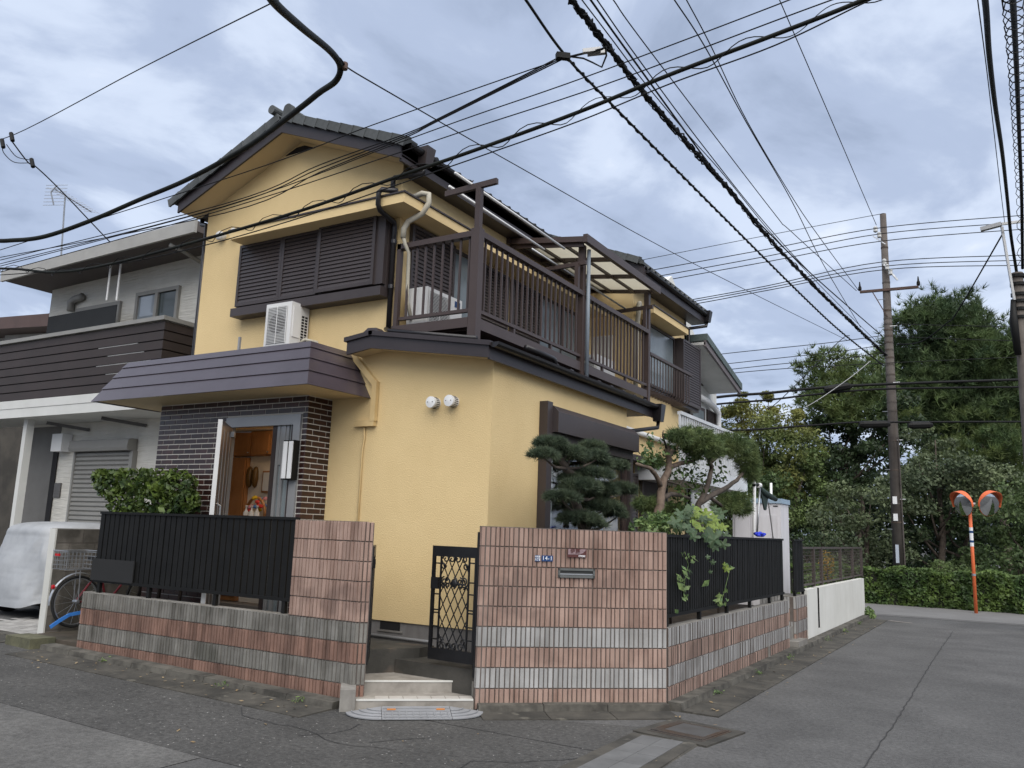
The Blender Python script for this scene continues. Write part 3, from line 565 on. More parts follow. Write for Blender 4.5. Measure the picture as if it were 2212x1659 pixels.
b = MB(); b.prism([(-5.58, 7.035), (-5.0, 7.035), (-5.2, 7.115), (-5.36, 7.115)], 'y', -.715, -.70); b.build('gable_vent', DARK, H)
MB().box(-3.135, -3.10, -1.07, 4.9, 6.285, 6.50).build('eave_fascia', FASCIA, H)
MB().box(XM, -3.13, YW, 4.9, 6.295, 6.32).build('eave_soffit', FASCIA, H)
# tiled courses: joined field (hidden from the street), then the edge tiles that show one by one
def roll(n=7, r=.062): return [(r * math.cos(math.pi * i / n), r * math.sin(math.pi * i / n)) for i in range(n + 1)]
b = MB()
for side, xe in ((1, -3.06), (-1, -7.42)):
    for k in range(10):
        xa = RX + (xe - RX) * k / 10; xb = RX + (xe - RX) * (k + 1) / 10; za, zb = rz(xa) + .185, rz(xb) + .225
        b.quad((xa, -1.0, za + .02), (xb, -1.0, zb), (xb, 8.4, zb), (xa, 8.4, za + .02)); b.quad((xb, -1.0, zb), (xb, -1.0, zb - .045), (xb, 8.4, zb - .045), (xb, 8.4, zb))
b.build('tile_field', TILE, H, kind='stuff')
b = MB(); n = 7; sec = [(-.13, .0), (-.055, .0)] + [(-.055 + .055 * (1 - math.cos(math.pi * i / 6)), .055 * math.sin(math.pi * i / 6)) for i in range(1, 6)] + [(.06, 0), (.13, -.012)]
def tile_mesh(sec, L_, th=.022):
    b = MB(); k = len(sec)
    for t0 in (0, L_): b.v += [(t0, u, v) for u, v in sec] + [(t0, u, v - th) for u, v in sec]
    for i in range(k - 1):
        b.f += [(i, i + 1, 2 * k + i + 1, 2 * k + i), (k + i, 3 * k + i, 3 * k + i + 1, k + i + 1), (i, k + i, k + i + 1, i + 1), (2 * k + i, 2 * k + i + 1, 3 * k + i + 1, 3 * k + i)]
    return b.mesh('eave_tile')
et = tile_mesh(sec, .3); et.materials.append(TILE)
for i in range(22):
    y = -.95 + i * .265; place('eave_tile', et, None, H, loc=(-3.33, y, rz(-3.33) + .245), rot=(0, math.atan(SL), 0))
for i in range(13):
    y = 5.1 + i * .265; place('eave_tile', et, None, H, loc=(-2.52, y, 6.60 + .075), rot=(0, math.atan(SL), 0))
rk = MB(); rk.hexa([(0, -.02, .0), (.25, -.02, -.015), (.25, .2, -.015), (0, .2, .0), (0, -.02, .03), (.25, -.02, .022), (.25, .2, .022), (0, .2, .03)]); rk.hexa([(0, -.045, -.085), (.25, -.045, -.10), (.25, -.018, -.10), (0, -.018, -.085), (0, -.045, .032), (.25, -.045, .024), (.25, -.018, .024), (0, -.018, .032)])
rk.hexa([(.235, -.05, -.105), (.255, -.05, -.105), (.255, .06, -.02), (.235, .06, -.02), (.235, -.05, .03), (.255, -.05, .03), (.255, .06, .045), (.235, .06, .045)])
rkm = rk.mesh('rake_tile'); rkm.materials.append(TILE); rkl = rkm.copy(); rkl.transform(Matrix.Scale(-1, 4, (1, 0, 0))); rkl.flip_normals()
for i in range(10):
    x = RX + .05 + i * .222; place('rake_tile', rkm, None, H, loc=(x, -1.11, rz(x) + .262), rot=(0, math.atan(SL), 0))
    x = RX - .05 - i * .222; place('rake_tile', rkl, None, H, loc=(x, -1.11, rz(x) + .262), rot=(0, -math.atan(SL), 0))
MB().tube([(RX - .13, -1.2, rz(RX) + .33), (RX - .13, 8.4, rz(RX) + .31)], .065, 14).build('ridge_tile', TILE, H, smooth=False)
b = MB(); b.prism([(RX + .05, 7.33), (RX + .26, 7.29)] + [(RX + .155 + .07 * math.cos(a), 7.47 + .05 * math.sin(a)) for a in [math.pi * i / 6 for i in range(7)]], 'y', -1.17, -1.09); b.build('ridge_end_tile', TILE, H)
MB().tube([(RX + .14, -1.1, 7.42), (RX + .14, 8.4, 7.42)], .075, 12).build('ridge_tile', TILE, H)
b = MB()
def half_gutter(y0, y1, x, z, r=.05):
    b = MB(); n = 6; k = n + 1
    for y in (y0, y1):
        b.v += [(x + r * math.cos(math.pi + math.pi * i / n), y, z + r * math.sin(math.pi + math.pi * i / n)) for i in range(k)] + [(x + (r + .006) * math.cos(math.pi + math.pi * i / n), y, z + (r + .006) * math.sin(math.pi + math.pi * i / n)) for i in range(k)]
    for i in range(k - 1): b.f += [(i, i + 1, 2 * k + i + 1, 2 * k + i), (k + i, 3 * k + i, 3 * k + i + 1, k + i + 1)]
    b.f += [tuple(range(k, 2 * k)), tuple(range(3 * k, 4 * k))]
    return b
half_gutter(-1.02, 4.9, -3.04, 6.53).build('gutter', DARKPIPE, H); half_gutter(5.0, 8.5, -2.24, 6.53).build('gutter', DARKPIPE, H); half_gutter(-1.0, 8.4, -7.44, 6.46).build('gutter', DARKPIPE, H)
MB().hexa([(-3.10, -.74, 6.36), (-2.98, -.74, 6.36), (-2.98, -.6, 6.36), (-3.10, -.6, 6.36), (-3.12, -.76, 6.60), (-2.94, -.76, 6.60), (-2.94, -.58, 6.60), (-3.12, -.58, 6.60)]).build('rain_hopper', SHUT, H)
MB().tube([(-3.04, -.67, 6.36), (-3.05, -.68, 6.27), (-3.44, -.78, 6.24), (-3.46, -.78, 6.2), (-3.46, -.78, 5.92)], .034, 10).build('downpipe', DARKPIPE, H, smooth=True)
MB().tube([(-3.15, -1.05, 5.90), (-3.33, -1.14, 5.92), (-3.36, -1.16, 5.88), (-3.36, -1.155, 5.72), (-3.37, -1.10, 5.665), (-3.40, -.78, 5.625), (-3.415, -.75, 5.56), (-3.415, -.75, 4.22)], .034, 10).build('downpipe', DARKPIPE, H, smooth=True)
for z in (5.35, 4.75): MB().tube([(-3.415, -.75, z), (-3.415, -.75, z + .05)], .042, 10).build('pipe_clip', DARKPIPE, H)
MB().tube([(-7.44, -.6, 6.42), (-7.44, -.6, 6.33), (-7.32, -.62, 6.30), (-7.235, -.66, 6.27), (-7.235, -.66, 1.0)], .036, 10).build('downpipe', DARKPIPE, H, smooth=True)
# wing roof beyond the balcony
b = MB(); b.prism([(-2.30, 6.40), (-2.30, 6.60), (-4.6, 7.50), (-4.6, 7.30)], 'y', 4.92, 8.5); b.build('wing_roof', FASCIA, H)
b = MB(); b.prism([(-2.27, 6.605), (-2.27, 6.66), (-4.6, 7.58), (-4.6, 7.505)], 'y', 4.86, 8.55); b.build('tile_field', TILE, H, kind='stuff')
for i in range(9):
    x = -4.45 + i * .235; place('rake_tile', rkm, None, H, loc=(x, 4.86, 7.60 - .39 * (x + 4.6)), rot=(0, math.atan(.39), 0))
MB().box(-2.31, -2.28, 4.93, 8.5, 6.33, 6.60).build('eave_fascia', FASCIA, H); MB().box(XW, -2.31, 4.95, 8.5, 6.34, 6.37).build('eave_soffit', FASCIA, H)
MB().hexa([(-2.3, 8.36, 6.36), (-2.18, 8.36, 6.36), (-2.18, 8.5, 6.36), (-2.3, 8.5, 6.36), (-2.32, 8.34, 6.6), (-2.14, 8.34, 6.6), (-2.14, 8.52, 6.6), (-2.32, 8.52, 6.6)]).build('rain_hopper', DARKPIPE, H)
MB().tube([(-2.24, 8.43, 6.36), (-2.24, 8.4, 6.27), (-2.56, 8.2, 6.2), (-2.56, 8.16, 6.1), (-2.56, 8.16, 1.0)], .034, 8).build('downpipe', DARKPIPE, H, smooth=True)
# ---------------- hoods over the upper windows
b = MB(); b.box(-6.14, -3.0, -1.10, YW - .001, 5.715, 5.835); b.box(XM + .001, -3.0, YW, 4.9, 5.715, 5.835); b.build('window_hood', STUCCO_S, H)
b = MB(); b.box(-6.16, -2.98, -1.12, YW - .002, 5.837, 5.857); b.box(XM + .002, -2.98, YW, 4.9, 5.837, 5.857); b.build('hood_flashing', FASCIA, H)
MB().box(XW + .001, -2.2, 5.2, 7.1, 5.78, 5.90).build('window_hood', STUCCO_S, H); MB().box(XW + .002, -2.18, 5.18, 7.12, 5.902, 5.922).build('hood_flashing', FASCIA, H)
# ---------------- louvred shutters
def louvre(parent, axis, a0, a1, z0, z1, c, pitch=.052, out=-1, fr_=.045, mat=SHUT):
    """panel in the wall plane: frame plus slats; out = direction of the face along the other axis"""
    def bx(p, q, d0, d1, s, t_): return MB().box(p, q, c + out * d0, c + out * d1, s, t_) if axis == 'x' else MB().box(c + out * d0, c + out * d1, p, q, s, t_)
    p = bx(a0, a1, -.03, .002, z0, z1).build('shutter_panel', mat, parent)
    for args in ((a0, a0 + fr_, z0, z1), (a1 - fr_, a1, z0, z1), (a0 + fr_, a1 - fr_, z1 - fr_, z1), (a0 + fr_, a1 - fr_, z0, z0 + fr_)): bx(args[0], args[1], .003, .024, args[2], args[3]).build('frame', mat, p)
    n = int((z1 - z0 - 2 * fr_) / pitch)
    for i in range(n):
        z = z0 + fr_ + (i + .5) * (z1 - z0 - 2 * fr_) / n; h = pitch * .42
        def P(a, d, zz): return (a, c + out * d, zz) if axis == 'x' else (c + out * d, a, zz)
        b = MB(); q0, q1 = a0 + fr_ + .001, a1 - fr_ - .001
        b.hexa([P(q0, .003, z - h), P(q1, .003, z - h), P(q1, .022, z - h - .004), P(q0, .022, z - h - .004), P(q0, .003, z + h), P(q1, .003, z + h), P(q1, .008, z + h), P(q0, .008, z + h)])
        b.build('slat', mat, p)
    return p
sb = MB(); sb.box(-6.22, -3.46, -.80, YW - .001, 4.64, 5.73); sb.build('shutter_case', SHUT, H)
MB().box(-6.22, -3.46, -.90, -.801, 4.64, 4.76).build('shutter_tray', SHUT, H)
louvre(H, 'x', -6.21, -5.34, 4.80, 5.72, -.82); louvre(H, 'x', -5.335, -4.63, 4.80, 5.72, -.822); louvre(H, 'x', -4.61, -3.61, 4.80, 5.735, -.865)
MB().box(-3.61, -3.47, -.86, -.80, 4.80, 5.735).build('shutter_side', SHUT, H)
louvre(H, 'y', -.5, .48, 4.62, 5.69, XM + .04, out=1); louvre(H, 'y', 1.0, 1.95, 4.32, 5.66, XM + .04, out=1, pitch=.045); louvre(H, 'y', 2.05, 2.95, 4.32, 5.66, XM + .05, out=1, pitch=.045)
louvre(H, 'y', 7.2, 8.3, 4.42, 5.74, XW + .24, out=1, pitch=.05); MB().box(XW + .001, XW + .21, 7.2, 8.3, 4.36, 5.76).build('shutter_case', SHUT, H)
def window(parent, axis, a0, a1, z0, z1, c, out, glass, split=2, fm=SHUT, curtain=False):
    def bx(p, q, d0, d1, s, t_): return MB().box(p, q, c + out * d0, c + out * d1, s, t_) if axis == 'x' else MB().box(c + out * d0, c + out * d1, p, q, s, t_)
    f = bx(a0, a1, .0, .03, z1 - .05, z1).build('window', fm, parent)
    for g in ((a0, a0 + .05, z0, z1 - .05), (a1 - .05, a1, z0, z1 - .05), (a0 + .05, a1 - .05, z0, z0 + .05)): bx(g[0], g[1], .0, .03, g[2], g[3]).build('frame', fm, f)
    wd = (a1 - a0 - .1) / split
    for i in range(split):
        q = a0 + .05 + i * wd; bx(q + .02, q + wd - .02, .006, .012, z0 + .06, z1 - .06).build('pane', glass, f)
        if i: bx(q - .022, q + .022, .004, .024, z0 + .05, z1 - .05).build('mullion', fm, f)
    return f
window(H, 'y', .48, 1.0, 4.3, 5.68, XM, 1, FROST, 1); window(H, 'y', 2.98, 4.6, 4.3, 5.68, XM, 1, FROST, 2); window(H, 'y', 5.75, 7.2, 4.55, 5.76, XW + .05, 1, FROST, 1, SHUT)
MB().box(XW + .001, XW + .05, 5.6, 7.2, 4.4, 5.78).build('window_case', SHUT, H)
# wing window guard rail
MB().bar((XW + .38, 5.05, 4.98), (XW + .38, 7.3, 4.98), .06, .05).build('guard_rail', BALC, H)
for i in range(15): y = 5.15 + i * .145; MB().tube([(XW + .38, y, 4.96), (XW + .38, y, 4.42), (XW + .33, y, 4.36), (XW + .05, y, 4.36)], .011, 6).build('guard_bar', BALC, H)
# ---------------- ground floor window on the right with roller shutter box
MB().prism([(XE + .001, 3.36), (XE + .12, 3.36), (XE + .2, 3.28), (XE + .2, 3.02), (XE + .001, 3.02)], 'y', .56, 3.22).build('roller_box', SHUT, H)
MB().box(XE + .001, XE + .12, .42, .555, WZ0 - .1, 3.40).build('roller_guide', SHUT, H); MB().box(XE + .001, XE + .1, 3.13, 3.225, WZ0 - .1, 3.02).build('roller_guide', SHUT, H)
MB().box(XE + .02, XE + .11, .56, 3.13, 2.90, 3.018).build('roller_slats', SHUT, H)
gw = MB().box(XE - .05, XE + .06, .56, 3.12, 2.86, 2.90).build('window', BALC, H)
for y0, y1 in ((.56, .62), (1.80, 1.88), (3.06, 3.12)): MB().box(XE - .04, XE + .05, y0, y1, WZ0, 2.86).build('frame', BALC, gw)
MB().box(XE - .05, XE + .06, .56, 3.12, WZ0 - .05, WZ0).build('sill', BALC, gw)
CLEAR = M('clear pane', (0.9, 0.93, 0.93), 0.02, (0.9, 0.93, 0.93), 1, .1, trans=1.0)
for y0, y1 in ((.62, 1.80), (1.88, 3.06)): MB().box(XE - .006, XE, y0, y1, WZ0, 2.86).build('pane', CLEAR, gw)
def curtain(y0, y1, x, z0, z1):
    b = MB(); n = 26; P = [(x + .035 * math.sin(i * 1.9) + .01 * math.sin(i * 4.3), y0 + (y1 - y0) * i / n) for i in range(n + 1)]
    for (xa, ya), (xb, yb) in zip(P[:-1], P[1:]): b.quad((xa, ya, z0), (xb, yb, z0), (xb, yb, z1), (xa, ya, z1))
    return b.build('curtain', CURT, gw, smooth=True)
curtain(.68, 1.02, XE - .14, WZ0 + .02, 2.85); curtain(2.2, 2.62, XE - .14, WZ0 + .02, 2.85)
MB().box(-3.2, XE - .5, YW + TH, 3.1, .9, 3.45).build('dark_room', DARK, H)
# ---------------- small roof over the extension
fb = [(-3.86, 3.878, 4.045), (-3.465, 3.93, 4.10), (-1.737, 3.677, 3.816)]
for (x0, a0, b0), (x1, a1, b1) in zip(fb[:-1], fb[1:]):
    MB().hexa([(x0, -1.0, a0), (x1, -1.0, a1), (x1, -.97, a1), (x0, -.97, a0), (x0, -1.0, b0), (x1, -1.0, b1), (x1, -.97, b1), (x0, -.97, b0)]).build('fascia', FASCIA, H)
    MB().hexa([(x0 - .03, -1.03, b0 - .005), (x1 + .03, -1.03, b1 - .005), (x1 + .03, -.96, b1 - .005), (x0 - .03, -.96, b0 - .005), (x0 - .03, -1.03, b0 + .05), (x1 + .03, -1.03, b1 + .05), (x1 + .03, -.96, b1 + .05), (x0 - .03, -.96, b0 + .05)]).build('rake_trim', FASCIA, H)
    MB().hexa([(x0, -.97, a0 + .02), (x1, -.97, a1 + .02), (x1, YW, a1 + .02), (x0, YW, a0 + .02), (x0, -.97, a0 + .04), (x1, -.97, a1 + .04), (x1, YW, a1 + .04), (x0, YW, a0 + .04)]).build('soffit', SOFFIT, H)
    MB().hexa([(x0, -.97, b0 - .06), (x1, -.97, b1 - .06), (x1, YW - .003, b1 - .06), (x0, YW - .003, b0 - .06), (x0, -.97, b0 + .03), (x1, -.97, b1 + .03), (x1, YW - .003, b1 + .03), (x0, YW - .003, b0 + .03)]).build('small_roof', FASCIA, H)
MB().prism([(-1.70, 3.80), (-1.70, 3.87), (XM, 4.165), (XM, 4.06)], 'y', YW, 4.05).build('small_roof', FASCIA, H)
MB().box(-1.765, -1.735, -.97, 4.05, 3.665, 3.835).build('eave_fascia', FASCIA, H); MB().box(XE, -1.765, YW, 4.05, 3.69, 3.715).build('eave_soffit', SOFFIT, H)
MB().box(XE - .7, XE + .001, 3.2, 4.04, 3.70, 3.72).build('eave_soffit', FASCIA, H)
half_gutter(-1.0, 4.1, -1.665, 3.85, .055).build('gutter', DARKPIPE, H)
MB().hexa([(-1.73, 3.98, 3.60), (-1.60, 3.98, 3.60), (-1.60, 4.12, 3.60), (-1.73, 4.12, 3.60), (-1.75, 3.95, 3.88), (-1.57, 3.95, 3.88), (-1.57, 4.15, 3.88), (-1.75, 4.15, 3.88)]).build('rain_hopper', DARKPIPE, H)
MB().tube([(-1.665, 4.05, 3.6), (-1.67, 4.03, 3.5), (-1.84, 3.3, 3.36), (-1.87, 3.24, 3.3), (-1.87, 3.24, .8)], .032, 8).build('downpipe', DARKPIPE, H, smooth=True)
MB().tube([(-3.41, -.80, 4.21), (-3.3, -.86, 4.165), (-2.0, -.86, 3.95)], .03, 8).build('roof_pipe', DARKPIPE, H, smooth=True)
MB().hexa([(-3.62, -1.0, 4.13), (-3.36, -1.0, 4.13), (-3.36, -.85, 4.14), (-3.62, -.85, 4.14), (-3.56, -.97, 4.20), (-3.42, -.97, 4.19), (-3.42, -.87, 4.19), (-3.56, -.87, 4.20)]).build('ridge_cap', FASCIA, H)
for i in range(9): y = .1 + i * .43; MB().box(-1.78, -1.70, y, y + .09, 3.875, 3.905).build('snow_guard', FASCIA, H)
MB().tube([(-1.66, -.3, 3.93), (-1.66, .35, 3.93), (-1.66, .42, 3.92), (-1.66, .44, 3.86)], .035, 8).build('roof_pipe', DARKPIPE, H, smooth=True)
# ---------------- wall vents and pipes
for x, z, yy in ((-2.642, 3.243, YW), (-2.379, 3.247, YW)):
    v = MB().lathe((x, yy, z), [(.066, 0), (.066, -.10), (.070, -.105), (.068, -.125), (.001, -.135)], 20, 'y').build('vent_cap', WHITE, H, smooth=False)
    for k in range(18): a = 2 * math.pi * k / 18; MB().bar((x + .0665 * math.cos(a), yy - .02, z + .0665 * math.sin(a)), (x + .0665 * math.cos(a), yy - .085, z + .0665 * math.sin(a)), .009, .004, (math.cos(a), 0, math.sin(a))).build('vent_slot', DARK, v)
    for k in (-1, 1): MB().disc((x + .035 * k, yy - .131, z), (0, -1, 0), .006, 8, h=.003).build('screw', DARK, v)
for x in (-6.767, -6.47): MB().lathe((x, YW, 5.985), [(.06, 0), (.07, -.04), (.072, -.09), (.05, -.115), (.001, -.125)], 18, 'y').build('vent_cap', WHITE, H, smooth=True)
PIPEY = M('yellow painted pipe', (0.58, 0.43, 0.21), .6, (.5, .36, .17), 3, .6)
b = MB(); b.bar((-3.98, YW - .035, 3.93), (-3.575, YW - .035, 3.53), .075, .06, (0, 1, 0)); b.bar((-3.575, YW - .036, 3.56), (-3.575, YW - .036, 3.06), .075, .062, (0, 1, 0)); b.bar((-3.55, YW - .034, 3.035), (-3.86, YW - .034, 3.035), .075, .058, (0, 1, 0)); b.build('pipe_cover', PIPEY, H)
MB().tube([(-3.73, YW - .02, 3.0), (-3.72, YW - .02, 2.85), (-3.74, YW - .02, 2.7), (-3.735, YW - .02, .6)], .013, 6).build('drain_hose', PIPEY, H, smooth=True)
DUCT = M('cream duct', (.44, .41, .33), .6, (.36, .33, .26), 8, .6)
MB().tube([(-3.15, -.74, 5.93), (-3.02, -.72, 5.97), (-2.93, -.70, 5.95), (-2.92, -.70, 5.83), (-3.0, -.72, 5.70), (-3.17, -.78, 5.60), (-3.22, -.80, 5.50), (-3.22, -.80, 5.38)], .036, 10).build('duct', DUCT, H, smooth=True)
MB().tube([(-3.22, -.80, 5.40), (-3.2, -.78, 5.30), (-3.18, -.72, 5.2), (-3.2, -.68, 4.6), (-3.16, -.62, 4.35)], .024, 8).build('duct', DUCT, H, smooth=True)
MB().tube([(-2.57, 5.45, 5.98), (-2.5, 5.25, 6.0), (-2.45, 5.1, 5.93), (-2.45, 5.08, 5.75), (-2.5, 5.12, 5.5), (-2.52, 5.14, 4.4)], .045, 10).build('duct', DUCT, H, smooth=True)
MB().tube([(XW + .06, 3.9, 3.62), (XW + .06, 8.0, 3.56)], .05, 8).build('duct', WHITE, H, smooth=True)
MB().box(XW + .001, XW + .35, 3.25, 8.0, 3.02, 3.12).build('lower_hood', FASCIA, H)
louvre(H, 'y', 4.0, 5.3, 1.2, 2.85, XW + .06, out=1, pitch=.06); louvre(H, 'y', 5.5, 6.8, 1.2, 2.85, XW + .06, out=1, pitch=.06)
# ---------------- balcony
bz0, bz1, XB = 4.20, 5.33, -2.15
MB().box(XM, XB - .05, YW + .05, 4.78, 4.12, 4.18).build('balcony_floor', BALC, H)
MB().box(XB - .05, XB + .03, -.62, 4.80, 4.12, 4.25).build('balcony_beam', BALC, H); MB().box(XM + .01, XB - .06, YW - .06, YW + .02, 4.13, 4.25).build('balcony_beam', BALC, H)
def bpost(x, y, z0, z1, s_=.1): return MB().box(x - s_ / 2, x + s_ / 2, y - s_ / 2, y + s_ / 2, z0, z1).build('balcony_post', BALC, H)
bpost(XB, YW, 3.93, 5.36, .115); bpost(XB, 2.14, 3.93, 6.06, .09); bpost(XB, 4.76, 3.93, 6.05, .09); bpost(XM + .05, YW - .02, 4.13, 5.33, .06)
MB().box(XB - .05, XB + .05, YW + .06, 4.72, 5.265, 5.335).build('handrail', BALC, H); MB().box(XM + .02, XB - .06, YW - .05, YW + .05, 5.262, 5.332).build('handrail', BALC, H)
MB().box(XB - .025, XB + .025, YW + .06, 4.72, 4.325, 4.365).build('bottom_rail', BALC, H); MB().box(XM + .08, XB - .06, YW - .025, YW + .025, 4.327, 4.367).build('bottom_rail', BALC, H)
bm_ = MB().box(-.0125, .0125, -.011, .011, 4.366, 5.264).mesh('baluster'); bm_.materials.append(BALC)
for i in range(8): place('baluster', bm_, None, H, loc=(XM + .18 + i * .133, YW, 0))
for i in range(20): place('baluster', bm_, None, H, loc=(XB, YW + .18 + i * .131, 0))
for i in range(18): place('baluster', bm_, None, H, loc=(XB, 2.26 + i * .136, 0))
for y in (.2, 1.2, 2.9, 3.8): MB().box(XB - .02, XB + .02, y - .02, y + .02, 4.25, 4.326).build('rail_stub', BALC, H)
MB().tube([(XB + .08, 2.2, 6.0), (XB + .08, 2.2, 3.9)], .03, 10).build('downpipe', M('grey blue pipe', (.20, .235, .27), .45), H, smooth=True)
# laundry pole brackets
MB().box(XB - .035, XB + .035, YW - .035, YW + .035, 5.36, 5.90).build('bracket_post', BALC, H); MB().bar((-2.66, YW, 5.895), (-1.90, YW, 5.925), .05, .07).build('bracket_arm', BALC, H)
for y in (2.02, 4.70): MB().bar((-2.75, y, 5.72), (-2.02, y, 5.74), .05, .06).build('bracket_arm', BALC, H)
MB().box(XB - .03, XB + .03, 1.95, 2.01, 5.335, 5.74).build('bracket_post', BALC, H); MB().box(XB - .03, XB + .03, 4.62, 4.68, 5.335, 5.74).build('bracket_post', BALC, H)
for x in (-2.6, -2.25): MB().tube([(x - .03, YW, 5.93), (x - .035, YW, 5.98), (x, YW, 6.0) if x < -2 else (x - .01, YW, 5.99)], .008, 6).build('hook', BALC, H)
# polycarbonate awning
PC = M('frosted polycarbonate', (0.72, 0.69, 0.60), 0.5, (0.62, 0.585, 0.49), 3.0, .8, streak=(.75, .7, .6), streak_amt=.5, trans=.0)
_nt = PC.node_tree; _b = _nt.nodes['Principled BSDF']; _tr = _nt.nodes.new('ShaderNodeBsdfTranslucent'); _ms = _nt.nodes.new('ShaderNodeMixShader'); _ms.inputs[0].default_value = .65; _tr.inputs[0].default_value = (.80, .77, .68, 1)
_nt.links.new(_b.outputs[0], _ms.inputs[1]); _nt.links.new(_tr.outputs[0], _ms.inputs[2]); _nt.links.new(_ms.outputs[0], _nt.nodes['Material Output'].inputs['Surface'])
def az(x): return 6.10 + (-2.0 - x) * .12
MB().box(-2.04, -1.97, 1.93, 4.95, 6.03, 6.155).build('awning_gutter', BALC, H); MB().box(XM + .01, XM + .06, 1.9, 4.95, 6.2, 6.30).build('awning_ledger', BALC, H)
for k, y in enumerate((1.96, 2.95, 3.93, 4.92)): MB().bar((-2.04, y, az(-2.04) - .02), (XM + .06, y, az(XM) - .02), .05, .085).build('awning_rafter', BALC, H)
for x in (-2.45, -2.9): MB().bar((x, 1.98, az(x) - .045), (x, 4.9, az(x) - .045), .04, .04).build('awning_purlin', BALC, H)
for y0, y1 in ((1.99, 2.92), (2.98, 3.90), (3.96, 4.89)): MB().hexa([(-2.04, y0, az(-2.04)), (-2.04, y1, az(-2.04)), (XM + .06, y1, az(XM)), (XM + .06, y0, az(XM)), (-2.04, y0, az(-2.04) + .004), (-2.04, y1, az(-2.04) + .004), (XM + .06, y1, az(XM) + .004), (XM + .06, y0, az(XM) + .004)]).build('awning_sheet', PC, H)
MB().bar((-2.06, 2.0, 6.04), (XM + .02, 2.0, 6.2), .03, .11).build('awning_end_beam', BALC, H)
# ---------------- entry: canopy, brick face, door
CX0, CX1, CY, CZ = -7.83, -3.684, -1.80, 3.36
TX0, TX1, TY, TZ = -7.60, -4.02, -1.46, 3.965
def lerp(a, c, t_): return a + (c - a) * t_
fr_t = [0, .31, .60, .86, 1.0]
for i in range(4):
    t0, t1 = fr_t[i], fr_t[i + 1]; e = .02
    def ring(t_, o): return (lerp(CX0, TX0, t_) - o, lerp(CX1, TX1, t_) + o, lerp(CY, TY, t_) - o, lerp(CZ, TZ, t_))
    a0_, a1_, ay, az0 = ring(t0, e if i else .012); c0_, c1_, cy, cz = ring(t1, .003)
    MB().hexa([(a0_, ay, az0), (a1_, ay, az0), (a1_ - .03, ay + .03, az0), (a0_ + .03, ay + .03, az0), (c0_, cy, cz + .004), (c1_, cy, cz + .004), (c1_ - .03, cy + .03, cz + .004), (c0_ + .03, cy + .03, cz + .004)]).build('canopy_strip', CANOPY, H)
    MB().hexa([(a1_ - .03, ay, az0), (a1_, ay, az0), (a1_ , YW - .002, az0), (a1_ - .03, YW - .002, az0), (c1_ - .03, cy, cz + .003), (c1_, cy, cz + .003), (c1_, YW - .002, cz + .003), (c1_ - .03, YW - .002, cz + .003)]).build('canopy_strip', CANOPY, H)
    MB().hexa([(a0_, ay, az0), (a0_ + .03, ay, az0), (a0_ + .03, YW - .002, az0), (a0_, YW - .002, az0), (c0_, cy, cz + .003), (c0_ + .03, cy, cz + .003), (c0_ + .03, YW - .002, cz + .003), (c0_, YW - .002, cz + .003)]).build('canopy_strip', CANOPY, H)
MB().box(TX0, TX1, TY, YW - .002, 3.93, 3.968).build('canopy_top', CANOPY, H)
MB().box(CX0 + .03, CX1 - .03, CY + .03, YW - .001, 3.372, 3.40).build('canopy_soffit', SOFFIT, H)
BY = -1.135
BX0, BX1 = -7.2, -4.312
FX0, FX1, FZ = -5.77, -4.40, 3.13         # door frame outside
w = MB(); w.box(BX0, FX0, BY + .007, BY + .1, .4, 3.371); w.box(FX1, BX1 - .007, BY + .007, YW - .001, .4, 3.371); w.box(FX0, FX1, BY + .007, BY + .1, FZ, 3.371); w.box(BX0, BX0 + .1, BY + .1, YW - .001, .4, 3.371); w.build('entry_wall', GROUT, H)
bk = {}
def brick_mesh(L_, h=.060, d=.008):
    k = round(L_, 3)
    if k not in bk:
        e = .004; b = MB(); b.v = [(e, 0, e), (L_ - e, 0, e), (L_ - e, 0, h - e), (e, 0, h - e), (0, d, 0), (L_, d, 0), (L_, d, h), (0, d, h)]; b.f = [(0, 1, 2, 3), (4, 5, 1, 0), (5, 6, 2, 1), (6, 7, 3, 2), (7, 4, 0, 3)]
        bk[k] = b.mesh('brick'); bk[k].materials.append(BRICKM)
    return bk[k]
rest = MB()
def brick_row(x0, x1, z, off, ret=False):
    x = x0 - off
    while x < x1 - .02:
        a = max(x, x0); c = min(x + .227, x1)
        if c - a > .03:
            L_ = c - a
            if z > 1.72:
                if ret: place('brick', brick_mesh(L_), None, H, loc=(BX1 + .0005, a, z), rotz=math.pi / 2)
                else: place('brick', brick_mesh(L_), None, H, loc=(a, BY, z))
            else:
                if ret: rest.box(BX1 - .013, BX1, a, c, z, z + .06)
                else: rest.box(a, c, BY, BY + .013, z, z + .06)
        x += .237
z = 3.298; i = 0
while z > .5:
    off = .118 if i % 2 else 0.0
    if z > FZ: brick_row(BX0, BX1, z, off)
    else: brick_row(BX0, FX0 - .01, z, off); brick_row(FX1 + .01, BX1, z, .03 + off)
    brick_row(BY + .004, YW - .004, z, .118 - off, True); z -= .07; i += 1
rest.build('brick_base', BRICKM, H, kind='stuff')
for g in ((FX0, FX0 + .1, .5, FZ), (FX1 - .12, FX1, .5, FZ), (FX0 + .1, FX1 - .12, FZ - .13, FZ)): MB().box(g[0], g[1], BY - .025, BY + .06, g[2], g[3]).build('door_frame', ALU, H)
MB().box(-4.93, -4.86, BY + .03, BY + .09, .6, 3.0).build('door_mullion', SHUT, H); MB().box(-4.86, -4.56, BY + .05, BY + .055, .6, 3.0).build('side_light', FROST, H)
for x in (-4.84, -4.74, -4.6): MB().box(x, x + .05, BY + .02, BY + .05, .6, 3.0).build('side_light_bar', ALU, H)
MB().box(-4.57, -4.52, BY + .0, BY + .03, .6, 3.0).build('side_light_post', SHUT, H)
